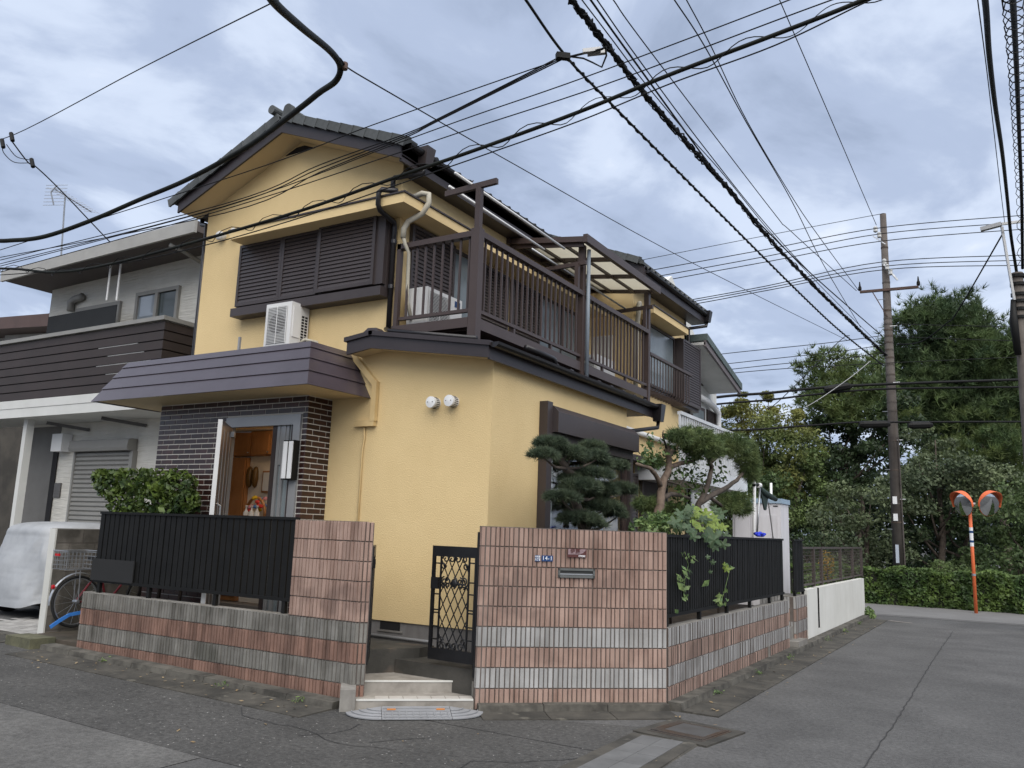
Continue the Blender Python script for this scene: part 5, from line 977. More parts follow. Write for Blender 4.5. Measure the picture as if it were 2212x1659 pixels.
cx_ = aty(*MD(360, 430), YB + .3); MB().box(cx_.x - .08, cx_.x + .04, YB + .2, YB + .34, 0, wz0).build('porch_column', BEAM, NH)
xd = aty(*MD(645, 800), YN).x; MB().box(xd - .06, xd + .1, YN - .03, YN - .013, .0, aty(*MD(650, 610), YN).z).build('door_gap', DARK, NH)
lx = aty(*MD(730, 640), YN - .1); MB().box(lx.x - .2, lx.x + .14, YN - .22, YN - .013, lx.z - .17, lx.z + .17).build('wall_lamp', WHITE, NH)
for a, b_ in ((675, 1160), (668, 1215)): q = aty(*MD(a, b_), YN); MB().box(q.x - .11, q.x + .1, YN - .03, YN - .001, q.z - .09, q.z + (.1 if b_ < 1200 else .0)).build('intercom', M('intercom', (.10, .095, .09), .5) if b_ < 1200 else MATS['intercom'], NH)
for a, b_ in ((970, 490), (1620, 440)): q = aty(*MD(a, b_), YN - .05); MB().bar((q.x + .12, YN - .02, q.z), (q.x - .5, YN - .5, q.z + .1), .03, .06).build('pole_bracket', M('bracket bronze', (.09, .085, .08), .5) if b_ > 450 else MATS['bracket bronze'], NH)
q = aty(*MD(650, 1400), YN - .4); MB().box(q.x - .45, q.x + .02, YN - .5, YN - .1, .0, 1.42).build('meter_box', MATS['grey porch panel'], NH); MB().box(q.x + .03, q.x + .4, YN - .45, YN - .1, .0, 1.36).build('post_box', BLACKM, NH)
# upper windows
ND = lambda a, b_: ((a * .4629) * .54004, (1150 + b_ * .4629) * .54004)
wq0, wq1 = aty(*ND(1170, 300), YN), aty(*ND(1570, -5), YN)
def nwin(x0, x1, z0, z1, gl, nm='window'):
    f = MB().box(x0, x1, YN - .06, YN - .001, z1 - .07, z1).build(nm, GREYT, NH); MB().box(x0, x0 + .07, YN - .058, YN - .001, z0, z1 - .07).build('frame', GREYT, f); MB().box(x1 - .07, x1, YN - .058, YN - .001, z0, z1 - .07).build('frame', GREYT, f); xm = (x0 + x1) / 2
    MB().box(xm - .04, xm + .04, YN - .062, YN - .001, z0, z1 - .07).build('mullion', GREYT, f); MB().box(x0 + .07, xm - .04, YN - .02, YN - .01, z0, z1 - .07).build('pane', gl[0], f); MB().box(xm + .04, x1 - .07, YN - .02, YN - .01, z0, z1 - .07).build('pane', gl[1], f)
PANEL = M('pale reflecting pane', (.22, .25, .28), .06, (.2, .23, .26), 1, .3, spec=1.0); PANED = M('dark green pane', (.05, .062, .06), .1, (.035, .045, .045), 1.5, .8, spec=.5)
nwin(wq0.x, wq1.x, ZB - .1, wq1.z + .02, (PANEL, PANED))
w0, w1 = aty(*ND(670, 250), YN), aty(*ND(1060, 120), YN); nwin(w0.x, w1.x, ZB - .2, w1.z, (PANED, PANED))
n0_, n1_ = aty(*ND(430, 200), YN - .4), aty(*ND(1000, 140), YN - .4)
NETM = M('black net', (.02, .022, .024), .9)
for i in range(40):
    x = n0_.x + (n1_.x - n0_.x) * i / 39; MB().box(x, x + .055, YN - .41, YN - .40, ZB, ZB + .62).build('net_strip', NETM, NH)
for a in (935, 1020): q = aty(*ND(a, 0), YN - .5); MB().tube([(q.x, YN - .5, q.z - .25), (q.x, YN - .5, 6.6)], .02, 6).build('pole_hanger', WHITE, NH)
pp = [aty(*ND(a, b_), YN - .08) for a, b_ in ((610, 200), (612, 130), (650, 100), (700, 85), (715, 75))]; MB().tube(pp, .075, 8).build('duct', GREYT, NH, smooth=True)
# roof with wide eaves
e0, e1 = aty(8, 600, YB + .05), aty(432, 490, YB + .05); zl = lambda x: e0.z + (e1.z - e0.z) * (x - e0.x) / (e1.x - e0.x)
xr, xlft = XN + .5, e0.x - .02
MB().hexa([(xlft, YB, zl(xlft) - .09), (xr, YB, zl(xr) - .09), (xr, YB + .05, zl(xr) - .09), (xlft, YB + .05, zl(xlft) - .09), (xlft, YB, zl(xlft) + .13), (xr, YB, zl(xr) + .13), (xr, YB + .05, zl(xr) + .13), (xlft, YB + .05, zl(xlft) + .13)]).build('roof_fascia', M('pale eave trim', (.36, .35, .325), .6), NH)
MB().hexa([(xlft, YB + .05, zl(xlft) - .06), (xr, YB + .05, zl(xr) - .06), (xr, 8.5, zl(xr) - .06), (xlft, 8.5, zl(xlft) - .06), (xlft, YB + .05, zl(xlft) + .12), (xr, YB + .05, zl(xr) + .12), (xr, 8.5, zl(xr) + .12), (xlft, 8.5, zl(xlft) + .12)]).build('roof', M('dark soffit', (.10, .085, .078), .7, (.085, .07, .065), 2, .5), NH)
MB().tube([(XN - .25, YB + .1, zl(XN) - .16), (XN - .2, YB + .3, zl(XN) - .2), (XN + .0, YN - .1, zl(XN) - .42)], .04, 8).build('downpipe', GREYT, NH, smooth=True)
# antenna on the roof
an = thing('television_antenna', 'thin television antenna standing on the grey house roof', 'antenna', (0, 0, 0))
ab = atd(130, 585, 17.5); at_ = atd(141, 420, 17.5); MB().tube([ab, at_], .018, 6).build('mast', STEEL, an)
bo0, bo1 = atd(118, 408, 17.2), atd(198, 458, 18.0); MB().tube([bo0, bo1], .012, 6).build('boom', STEEL, an)
for i in range(12): c = bo0.lerp(bo1, i / 11); MB().tube([c + Vector((-.1, -.12, 0)), c + Vector((.1, .12, 0))], .005, 4).build('element', STEEL, an)
m0, m1 = atd(116, 443, 17.2), atd(110, 415, 17.2); m2 = atd(123, 400, 17.2); MB().tube([m0, m1, m2], .016, 5).build('reflector', STEEL, an)
for i in range(7): c = m0.lerp(m2, i / 6); MB().tube([c + Vector((-.22, -.1, 0)), c + Vector((.22, .1, 0))], .006, 4).build('element', STEEL, an)
# house further left
LH = thing('far_left_house', 'cream house with a brown roof at the far left edge', 'house', (-19, 4, 0))
def hz(px, py): return aty(px, py, 4.0)
w0, w1 = hz(8, 745), hz(108, 700); MB().box(w0.x, w1.x + 4, 4.0, 9, 0, hz(40, 715).z).build('wall', M('cream wall', (.45, .44, .41), .8), LH); MB().box(w0.x - 12, w0.x + .02, 4.3, 9, 0, hz(8, 715).z).build('wall', MATS['cream wall'], LH)
r0, r1 = hz(-40, 688), hz(95, 712); MB().hexa([(r0.x - 8, 3.3, r0.z - .25 + .2), (r1.x + 3, 3.3, r1.z - .3), (r1.x + 3, 9, r1.z - .3), (r0.x - 8, 9, r0.z - .05), (r0.x - 8, 3.3, r0.z + .25), (r1.x + 3, 3.3, r1.z + .05), (r1.x + 3, 9, r1.z + .4), (r0.x - 8, 9, r0.z + .5)]).build('roof', M('brown roof', (.09, .055, .045), .6), LH)
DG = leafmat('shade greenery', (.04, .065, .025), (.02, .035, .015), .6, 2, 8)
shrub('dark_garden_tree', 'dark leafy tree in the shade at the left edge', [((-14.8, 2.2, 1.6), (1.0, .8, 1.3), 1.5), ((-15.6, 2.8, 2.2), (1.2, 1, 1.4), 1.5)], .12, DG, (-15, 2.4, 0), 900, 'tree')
MB().box(-28, -13.95, 3.4, 3.5, 0, 4.3).build('garden_wall', M('dark mossy wall', (.07, .062, .05), .9, (.04, .036, .03), 1.5, .9), label='dark mossy wall behind the covered car at the left edge', cat='wall')
# boundary block wall, white end
bw = thing('boundary_wall', 'grey concrete block wall with a white painted end, left of the bicycle', 'wall', (-8.49, -1.0, 0)); WZ = atx(128, 1142, -8.43).z
MB().box(-8.545, -8.438, -1.70, 1.2, 0, WZ - .012).build('core', MORTAR, bw); bgm = [M('old grey block %d' % i, c, .95, c2, 4, .9, bump=.3, rand=.2, spots=(1.6, .55, (.05, .046, .038), .7)) for i, (c, c2) in enumerate((((.16, .145, .125), (.085, .078, .065)),))]
for i in range(8):
    z = WZ - (i + 1) * .2; y = -1.70 - (.2 if i % 2 else 0)
    while y < 1.2:
        a, c = max(y, -1.70), min(y + .395, 1.2); MB().box(-8.44, -8.432, a + .002, c - .003, max(z + .004, -.05), z + .195).build('block', bgm[0], bw); MB().box(-8.555, -8.546, a + .002, c - .003, max(z + .004, -.05), z + .195).build('block', bgm[0], bw); y += .4
MB().box(-8.57, -8.43, -1.725, -1.701, 0.0, WZ).build('white_end', WHITEP, bw); MB().box(-8.565, -8.43, -1.70, 1.2, WZ - .011, WZ + .004).build('coping', CONC, bw)
# carport paving
CP = thing('carport_paving', 'pale brick paving of the carport beside the covered car', 'paving', (-12, 0, 0)); PAV = M('pale paving brick', (.36, .35, .33), .85, (.27, .26, .245), 6, .8, rand=.16)
MB().box(-16, -8.58, -1.72, 3.3, -.1, .075).build('bed', MORTAR, CP)
for j in range(11):
    for i in range(26):
        x0 = -14.2 + i * .215 + (.1 if j % 2 else 0); y0 = -1.70 + j * .11; MB().box(x0, x0 + .207, y0, y0 + .102, .06, .088 + random.uniform(-.002, .002)).build('brick', PAV, CP)
MB().box(-16, -8.58, -.47, 3.3, .06, .084).build('paving_rest', PAV, CP, kind='stuff')
# covered car
COVER = M('silver car cover', (.36, .372, .385), .6, (.27, .282, .295), 1.6, .8, spec=.4, bump=.4, bscale=9)
cv = thing('covered_car', 'small car under a pale silver cover in the carport', 'car', (-11.0, .6, .08))
ny, nx = 64, 72; Vv = []
cxx, wy0, wy1, Wd = -11.2, -.8, 2.6, 2.0
for i in range(nx):
    a = math.pi * 2 * i / nx
    for j in range(ny + 1):
        t = j / ny; ca, sa = math.cos(a), math.sin(a); ex = .42
        ux = math.copysign(abs(ca) ** ex, ca); uy = math.copysign(abs(sa) ** ex, sa)
        if t < .72: k = 1 - .10 * (t / .72) ** 2; zz = .30 + 1.12 * (t / .72)
        else:
            s_ = (t - .72) / .28; k = .90 * max(0, 1 - s_ ** 2.4) ** .55; zz = 1.42 + .24 * (1 - (1 - s_) ** 2.2)
        fold = .045 * (abs(math.sin(a * 5.5 + 2.2 * t + .9 * math.sin(2 * a))) ** .45 - .75) * (1 - .7 * t) + .03 * (abs(math.sin(a * 11 - 6 * t + 1.3 * math.sin(3 * a + 4 * t))) ** .5 - .7) * (1 - .6 * t) + .03 * math.sin(a * 7 + 4 * t + .8 * math.sin(a * 3)) * (1 - t) + .02 * math.sin(a * 9 + 9 * t) * (1 - t) + .012 * math.sin(a * 21 + 5 * t * (1 + math.sin(a))) * (1 - t) + .022 * math.exp(-((a - 4.1 - 1.2 * t) / .06) ** 2) + .02 * math.exp(-((a - 5.6 + .8 * t) / .05) ** 2) + .018 * math.exp(-((a - 5.2 + .5 * t) / .04) ** 2)
        X_ = cxx + ux * Wd / 2 * k * (1 + .02 * math.sin(5 * t)); Y_ = (wy0 + wy1) / 2 + uy * (wy1 - wy0) / 2 * k; n_ = Vector((ux, uy, 0)); n_ = n_.normalized() if n_.length else n_
        if t < .72 and t > .35: Y_ += -0.0
        hem = .05 * math.sin(a * 5) * (1 - t) ** 3
        Vv.append((X_ + n_.x * fold, Y_ + n_.y * fold, zz + hem))
Fv = [(i * (ny + 1) + j, ((i + 1) % nx) * (ny + 1) + j, ((i + 1) % nx) * (ny + 1) + j + 1, i * (ny + 1) + j + 1) for i in range(nx) for j in range(ny)]
npmesh('cover', np.array(Vv), np.array(Fv), COVER, cv, 4, smooth=True)
TYRE = M('black rubber', (.014, .014, .014), .8)
for x in (-12.0, -10.45):
    for y in (-.3, 1.8):
        wl = MB().lathe((x, y, .36), [(.16, -.08), (.26, -.09), (.275, -.05), (.275, .05), (.26, .09), (.16, .08)], 24, 'x').build('wheel', TYRE, cv, smooth=True); MB().lathe((x, y, .36), [(.001, -.06), (.15, -.07), (.165, -.082), (.165, .082), (.15, .07), (.001, .06)], 20, 'x').build('rim', STEEL, wl)
MB().box(-12.0, -10.42, -.5, 2.2, .28, .5).build('underbody', DARK, cv)
# ================================================================ bicycle
bc = thing('bicycle', 'silver wheeled bicycle with a wire rear basket beside the low striped wall', 'bicycle', (-7.75, -1.1, .05))
BXP = -7.78; wc = atx(164, 1299, BXP); R_ = wc.z - gz(BXP) - .03; R_ = max(.3, min(.345, R_)); gz0 = wc.z - R_
def wheel(y, nm):
    wt = MB(); n, m = 36, 8
    for i in range(n):
        a = 2 * math.pi * i / n
        for j in range(m): b_ = 2 * math.pi * j / m; rr = R_ - .018 + .018 * math.cos(b_); wt.v.append((BXP + .018 * math.sin(b_), y + rr * math.cos(a), wc.z + rr * math.sin(a)))
    for i in range(n):
        for j in range(m): wt.f.append((i * m + j, ((i + 1) % n) * m + j, ((i + 1) % n) * m + (j + 1) % m, i * m + (j + 1) % m))
    w_ = wt.build('wheel', TYRE, bc, smooth=True)
    MB().lathe((BXP, y, wc.z), [(R_ - .036, -.012), (R_ - .05, -.013), (R_ - .05, .013), (R_ - .036, .012)], 36, 'x').build('rim', STEEL, w_)
    for i in range(14): a = 2 * math.pi * i / 14 + .1; MB().tube([(BXP + .02 * (-1) ** i, y, wc.z), (BXP, y + (R_ - .05) * math.cos(a), wc.z + (R_ - .05) * math.sin(a))], .0025, 4).build('spoke', STEEL, w_)
    MB().tube([(BXP - .05, y, wc.z), (BXP + .05, y, wc.z)], .025, 8).build('hub', STEEL, w_); return w_
wheel(wc.y, 'rear'); fy = wc.y + 1.08; wheel(fy, 'front')
def mg(y, a0, a1):
    b = MB(); n = 16
    for i in range(n):
        p, q = a0 + (a1 - a0) * i / n, a0 + (a1 - a0) * (i + 1) / n; r = R_ + .03
        for s0, s1, d0, d1 in ((-.025, 0, 0, .01), (0, .025, .01, 0)): b.quad((BXP + s0, y + (r + d0) * math.cos(p), wc.z + (r + d0) * math.sin(p)), (BXP + s1, y + (r + d1) * math.cos(p), wc.z + (r + d1) * math.sin(p)), (BXP + s1, y + (r + d1) * math.cos(q), wc.z + (r + d1) * math.sin(q)), (BXP + s0, y + (r + d0) * math.cos(q), wc.z + (r + d0) * math.sin(q)))
    return b.build('mudguard', STEEL, bc)
mg(wc.y, math.radians(60), math.radians(185)); mg(fy, math.radians(20), math.radians(150))
MB().lathe((BXP, wc.y - (R_ + .045) * math.cos(.55), wc.z + (R_ + .045) * math.sin(.55)), [(.001, -.03), (.028, -.025), (.028, 0), (.001, .005)], 10, 'y').build('rear_reflector', M('red reflector', (.45, .01, .015), .25), bc)
FRM = M('bicycle frame red', (.16, .02, .025), .35); bb = (BXP, wc.y + .45, wc.z - .05); stp = (BXP, wc.y + .30, wc.z + .42); hd = (BXP, wc.y + .86, wc.z + .45)
for p, q in (((BXP, wc.y, wc.z), bb), ((BXP, wc.y, wc.z), stp), (bb, stp), (bb, hd), (hd, (BXP, fy, wc.z)), (hd, (BXP, wc.y + .82, wc.z + .68))): MB().tube([p, q], .016, 7).build('frame_tube', FRM, bc)
MB().tube([(BXP - .28, wc.y + .62, wc.z + .72), (BXP - .25, wc.y + .78, wc.z + .74), (BXP, wc.y + .82, wc.z + .68), (BXP + .25, wc.y + .78, wc.z + .74), (BXP + .28, wc.y + .62, wc.z + .72)], .012, 7).build('handlebar', STEEL, bc)
MB().hexa([(BXP - .09, wc.y + .16, wc.z + .54), (BXP + .09, wc.y + .16, wc.z + .54), (BXP + .03, wc.y + .44, wc.z + .54), (BXP - .03, wc.y + .44, wc.z + .54), (BXP - .1, wc.y + .15, wc.z + .6), (BXP + .1, wc.y + .15, wc.z + .6), (BXP + .03, wc.y + .45, wc.z + .58), (BXP - .03, wc.y + .45, wc.z + .58)]).build('saddle', TYRE, bc)
for s_ in (-.05, .05): MB().tube([(BXP + s_, wc.y, wc.z), (BXP + s_, wc.y - .02, wc.z + R_ + .07)], .007, 5).build('carrier_stay', STEEL, bc); MB().tube([(BXP + s_, wc.y - .25, wc.z + R_ + .08), (BXP + s_, wc.y + .3, wc.z + R_ + .08)], .007, 5).build('carrier_bar', STEEL, bc)
bk0 = wc.z + R_ + .09
bsk = MB().tube([(BXP - .17, wc.y - .30, bk0 + .24), (BXP + .17, wc.y - .30, bk0 + .24), (BXP + .17, wc.y + .16, bk0 + .24), (BXP - .17, wc.y + .16, bk0 + .24), (BXP - .17, wc.y - .30, bk0 + .24)], .006, 5).build('basket', STEEL, bc)
for k in range(5): z = bk0 + k * .055; MB().tube([(BXP - .16, wc.y - .29, z), (BXP + .16, wc.y - .29, z), (BXP + .16, wc.y + .15, z), (BXP - .16, wc.y + .15, z), (BXP - .16, wc.y - .29, z)], .0035, 4).build('basket_wire', STEEL, bsk)
for k in range(9):
    y = wc.y - .29 + k * .055
    for s_ in (-1, 1): MB().tube([(BXP + .16 * s_, y, bk0), (BXP + .17 * s_, y, bk0 + .24)], .0035, 4).build('basket_wire', STEEL, bsk)
for k in range(7): x = BXP - .16 + k * .053; MB().tube([(x, wc.y - .29, bk0), (x, wc.y - .30, bk0 + .24)], .0035, 4).build('basket_wire', STEEL, bsk)
MB().box(BXP - .1, BXP + .0, wc.y - .315, wc.y - .30, bk0 + .17, bk0 + .2).build('red_tag', MATS['red reflector'], bsk)
q = [atx(a, b_, BXP + .12) for a, b_ in ((108, 1355), (128, 1341), (150, 1328), (175, 1323))]
b = MB()
for p0, p1 in zip(q[:-1], q[1:]): b.bar(p0, p1, .012, .045)
b.build('blue_strap', BLUE, label='blue plastic strip lying by the bicycle wheel', cat='strip')
MB().box(-8.42, -7.2, -1.95, -.4, -.02, .16).build('bicycle_pad', M('mossy pad', (.075, .06, .045), .95, (.045, .04, .028), 4, .9), kind='structure')
a0, a1 = atz(*( (358*.4629)*.54004, (1950+1410*.4629)*.54004 ), .06), atz(*((600*.4629)*.54004, (1950+1420*.4629)*.54004), .06)
MB().hexa([(-8.38, -2.25, .02), (-7.75, -2.28, .02), (-7.72, -1.96, .02), (-8.35, -1.96, .02), (-8.38, -2.25, .185), (-7.75, -2.28, .19), (-7.72, -1.96, .19), (-8.35, -1.96, .185)]).build('kerb_step_block', M('mossy step concrete', (.13, .125, .075), .95, (.07, .07, .045), 5, .9, bump=.3), label='mossy concrete step block at the kerb by the bicycle', cat='block')
# ================================================================ RIGHT SIDE: white wall, mesh fence, shed, white house
ww = thing('low_white_wall', 'low white painted garden wall along the right-hand road', 'wall', (0, 10.2, 0))
MB().box(-.12, 0, 6.95, 7.84, -.05, .92).build('panel', WHITEP, ww); MB().box(-.12, 0, 8.0, 13.45, -.05, .92).build('panel', WHITEP, ww); MB().box(-.12, 0, 7.84, 8.0, -.05, .19).build('panel', WHITEP, ww)
MB().box(-.12, -.08, 7.84, 7.985, .19, .92).build('slot_back', DARK, ww); MB().box(-.12, -.002, 7.986, 7.9985, .19, .915).build('slot_shade', DARK, ww)  # dark sheet on the slot's far side paints the shade of the gap
mf = thing('mesh_fence', 'brown metal mesh fence above the low white wall', 'fence', (-.15, 11, .95)); MFB = M('bronze mesh metal', (.055, .045, .04), .5, (.07, .055, .05), 3, .6)
MB().box(-.17, -.13, 7.0, 14.2, 1.62, 1.66).build('top_rail', MFB, mf); MB().box(-.17, -.13, 7.0, 14.2, .96, .99).build('bottom_rail', MFB, mf)
for y in (7.02, 8.3, 9.05, 11.2, 12.8, 14.18): MB().box(-.18, -.12, y - .03, y + .03, .92, 1.66).build('post', MFB, mf)
for i in range(9): MB().box(-.153, -.147, 7.0, 14.2, 1.04 + i * .065, 1.047 + i * .065).build('wire', MFB, mf)
for i in range(58): MB().box(-.153, -.147, 7.05 + i * .123, 7.056 + i * .123, .99, 1.62).build('wire', MFB, mf)
YEL = leafmat('yellow leaves', (.42, .24, .04), (.22, .17, .04), .6, 6, 12)
shrub('yellow_shrub', 'small shrub with yellowing leaves behind the mesh fence', [((-.35, 10.7, 1.35), (.15, .3, .25), .4), ((-.4, 11.1, 1.15), (.15, .35, .25), .3)], .06, YEL, (-.4, 10.8, .5), 400)
shrub('weed_clump', 'green weeds growing behind the mesh fence', [((-.35, 8.2, 1.0), (.15, .4, .18), .4), ((-.4, 9.6, 1.0), (.15, .5, .16), .5), ((-.4, 12.2, 1.05), (.15, .6, .2), .5)], .07, SHR, (-.4, 9, .5), 400)
shrub('grass_tuft', 'tuft of weeds at the far end of the low white wall', [((.06, 13.55, .12), (.12, .25, .14), .5), ((.14, 13.35, .07), (.12, .2, .08), .3)], .08, SHR, (.06, 13.5, 0), 300, stem=False)
# white storage shed
SH = thing('storage_shed', 'white storage shed with a pale blue roof edge behind the right fence', 'shed', (-1.6, 10.5, 0))
SHW = M('white shed steel', (.62, .61, .63), .5, (.56, .55, .57), 2, .5, streak=(.8, .78, .76), streak_amt=.5); SHB = M('pale blue shed roof', (.30, .40, .50), .5)
sx1 = -1.0; sy0 = atx(1700 - 26, 1090, sx1).y; zt = atx(1701, 1085, sx1).z

s5 = lambda a, b_: ((2750 + a * 500 / 1190) * .54004, (1850 + b_ * 500 / 1190) * .54004)
pr = atx(*s5(960, 400), sx1); pm = atx(*s5(885, 390), sx1); ptop = pm.z; y1_ = pr.y; y0_ = pm.y; xl_ = aty(*s5(560, 440), y0_).x
MB().box(xl_ - .3, sx1, y0_, y1_, .0, ptop).build('body', SHW, SH); MB().box(xl_ - .33, sx1 + .03, y0_ - .03, y1_ + .03, ptop, ptop + .1).build('roof', SHB, SH)
dw0, dw1 = aty(*s5(600, 520), y0_), aty(*s5(800, 520), y0_)
for xa, xb in ((xl_ - .25, dw0.x - .02), (dw0.x + .02, dw1.x - .02), (dw1.x + .02, sx1 - .06)): MB().box(xa, xb, y0_ - .02, y0_ - .001, .1, ptop - .25).build('door_panel', SHW, SH)
q0, q1 = aty(*s5(815, 410), y0_), aty(*s5(860, 422), y0_); MB().box(q0.x, q1.x, y0_ - .006, y0_ - .001, q1.z, q0.z).build('vent', DARK, SH)
# laundry posts with a tarp
lpst = thing('laundry_stand', 'white laundry posts with a dark green cover hanging between them by the shed', 'laundry stand', (-1.0, 6.6, .3))
def sp(a, b_, x=-.75): return atx(*s5(a, b_), x)
MB().tube([sp(630, 900), sp(638, 165)], .028, 8).build('post', WHITE, lpst, smooth=True); MB().tube([sp(660, 700), sp(690, 235)], .017, 8).build('post', STEEL, lpst, smooth=True); MB().tube([sp(800, 900, -1.4), sp(795, 195, -1.4)], .028, 8).build('post', WHITE, lpst, smooth=True); MB().tube([sp(815, 720), sp(770, 380)], .012, 6).build('pole', STEEL, lpst)
MB().tube([sp(630, 215), sp(690, 210)], .03, 8).build('crossbar', BLACKM, lpst); MB().tube([sp(668, 218), sp(690, 218)], .045, 10).build('pole_end', WHITE, lpst)
GRN = M('dark green cloth', (.025, .045, .038), .8, (.015, .028, .025), 8, .7); MB().tube([sp(695, 240), sp(720, 280), sp(770, 315), sp(838, 350)], [.03, .06, .06, .045], 8).build('rolled_cover', GRN, lpst, smooth=True)
b = MB(); g0 = [sp(700, 280), sp(715, 350), sp(735, 450), sp(752, 455), sp(765, 360), sp(775, 300)]; b.v = [tuple(p) for p in g0] + [tuple(p + Vector((-.03, .03, 0))) for p in g0]; k = 6; b.f = [tuple(range(k)), tuple(range(2 * k - 1, k - 1, -1))] + [(i, k + i, k + (i + 1) % k, (i + 1) % k) for i in range(k)]; b.build('hanging_cloth', GRN, lpst)
c = atx(*s5(690, 705), -.055); bcl = MB()
Pn = [(c + Vector((.03 * math.sin(i * 2.1), (i - 6) * .05, .03 + .02 * math.sin(i * 1.3)))) for i in range(13)]; bcl.tube(Pn, [.006, .016, .02, .022, .018, .02, .026, .022, .018, .022, .018, .012, .006], 7).build('blue_rag', M('blue rag', (.02, .04, .5), .7), smooth=True, label='bright blue cloth lying on top of the right slat fence', cat='cloth')
b = MB().hexa([(-1.3, 3.9, 1.70), (-.25, 3.9, 1.66), (-.25, 5.6, 1.66), (-1.3, 5.6, 1.70), (-1.3, 3.9, 1.80), (-.3, 3.95, 1.74), (-.3, 5.55, 1.74), (-1.3, 5.6, 1.84)]); b.build('garden_bench_cover', BLACKM, label='dark covered bench top showing just above the right fence', cat='bench')
# white half-timbered house
WHT = M('white render', (.66, .66, .63), .85, (.58, .58, .55), 1.2, .6, bump=.1); BEAMB = M('dark brown timber', (.05, .036, .032), .6)
NHX = -3.0; WH = thing('white_house', 'white house with brown beams, gable roof and white balcony behind the yellow house', 'house', (NHX, 10, 0))
yc_ = atx(1548, 900, NHX).y; ze = atx(1548, 845, NHX).z
ym = yc_ - 3.2; zap = ze + 3.2 * .62 + .1
# gable end facing the road: wall polygon
b = MB(); b.prism([(yc_, 0), (yc_, ze), (ym, zap), (ym - 3.2, ze), (ym - 3.2, 0)], 'x', NHX - 6, NHX); b.build('wall', WHT, WH)
rkx = NHX + .75; ee = atx(1598, 848, rkx); ea = atx(1486, 692, rkx)
sl2 = (ea.z - ee.z) / (ee.y - ea.y); zr = lambda y: ee.z + sl2 * (ee.y - y)
yr = ym
MB().hexa([(NHX - 6.5, ee.y, zr(ee.y)), (rkx, ee.y, zr(ee.y)), (rkx, yr, zr(yr)), (NHX - 6.5, yr, zr(yr)), (NHX - 6.5, ee.y, zr(ee.y) + .06), (rkx, ee.y, zr(ee.y) + .06), (rkx, yr, zr(yr) + .06), (NHX - 6.5, yr, zr(yr) + .06)]).build('soffit', M('white soffit', (.62, .62, .60), .8), WH)
MB().hexa([(NHX - 6.5, ee.y + .05, zr(ee.y) + .07), (rkx + .05, ee.y + .05, zr(ee.y) + .07), (rkx + .05, yr, zr(yr) + .09), (NHX - 6.5, yr, zr(yr) + .09), (NHX - 6.5, ee.y + .05, zr(ee.y) + .22), (rkx + .05, ee.y + .05, zr(ee.y) + .22), (rkx + .05, yr, zr(yr) + .24), (NHX - 6.5, yr, zr(yr) + .24)]).build('roof', M('green grey roof', (.10, .13, .125), .6), WH)
MB().hexa([(rkx - .03, ee.y + .02, zr(ee.y) - .04), (rkx + .02, ee.y + .02, zr(ee.y) - .04), (rkx + .02, yr, zr(yr) - .04), (rkx - .03, yr, zr(yr) - .04), (rkx - .03, ee.y + .02, zr(ee.y) + .1), (rkx + .02, ee.y + .02, zr(ee.y) + .1), (rkx + .02, yr, zr(yr) + .1), (rkx - .03, yr, zr(yr) + .1)]).build('bargeboard', M('grey bargeboard', (.17, .15, .155), .6), WH)
zb0, zb1 = atx(1548, 848, NHX).z, atx(1548, 825, NHX).z
MB().box(NHX + .001, NHX + .03, ym - 3, yc_ + .01, zb0 - .02, zb1).build('beam', BEAMB, WH)
yq = atx(1517, 700, NHX).y; MB().box(NHX + .001, NHX + .028, yq - .08, yq + .08, zb1, zap - 1).build('beam', BEAMB, WH)
vq = atx(1493, 836, NHX); MB().lathe((NHX, vq.y, vq.z), [(.09, 0), (.1, .1), (.08, .13), (.001, .14)], 12, 'x').build('vent_cap', WHITE, WH)
pd = [atx(a, b_, NHX + .12) for a, b_ in ((1503, 852), (1530, 868), (1543, 880), (1552, 893), (1552, 930), (1551, 1000))]; MB().tube(pd, .07, 8).build('duct', WHITE, WH, smooth=True)
g0, g1 = atx(1492, 872, NHX), atx(1519, 928, NHX); MB().box(NHX + .001, NHX + .05, g0.y - .8, g1.y, g1.z - .2, g0.z).build('window_case', BEAMB, WH); MB().box(NHX + .051, NHX + .06, g0.y, g1.y - .12, g1.z - .2, g0.z - .08).build('pane', FROST, WH)
l0, l1 = atx(1525, 885, NHX), atx(1550, 935, NHX)
for i in range(16): z = l1.z - .1 + i * (l0.z - l1.z + .1) / 16; MB().hexa([(NHX + .01, l0.y, z), (NHX + .06, l0.y, z), (NHX + .06, l1.y, z), (NHX + .01, l1.y, z), (NHX + .01, l0.y, z + .05), (NHX + .03, l0.y, z + .05), (NHX + .03, l1.y, z + .05), (NHX + .01, l1.y, z + .05)]).build('shutter_slat', BEAMB, WH)
# its balcony
bx_ = -1.75; r1_ = atx(1610, 945, bx_); yb0 = r1_.y - 4.2; zt_ = r1_.z; zb_ = atx(1612, 1065, bx_).z
BWH = M('white balcony steel', (.60, .62, .64), .5)
MB().box(bx_ - .05, bx_ + .02, yb0, r1_.y, zt_ - .06, zt_).build('balcony_rail', BWH, WH)
for i in range(34): y = yb0 + i * 4.2 / 34; MB().box(bx_ - .03, bx_, y, y + .05, zt_ - .95, zt_ - .06).build('balcony_bar', BWH, WH)
MB().box(NHX, bx_ + .02, yb0, r1_.y, zb_, zt_ - .95).build('balcony_floor', BWH, WH); MB().box(bx_ - .06, bx_ + .03, r1_.y - .09, r1_.y, 0, zt_).build('balcony_post', BWH, WH); MB().box(bx_ - .04, bx_ + .01, r1_.y - 2.3, r1_.y - 2.22, zt_ - 1.0, zt_).build('balcony_post', BWH, WH)
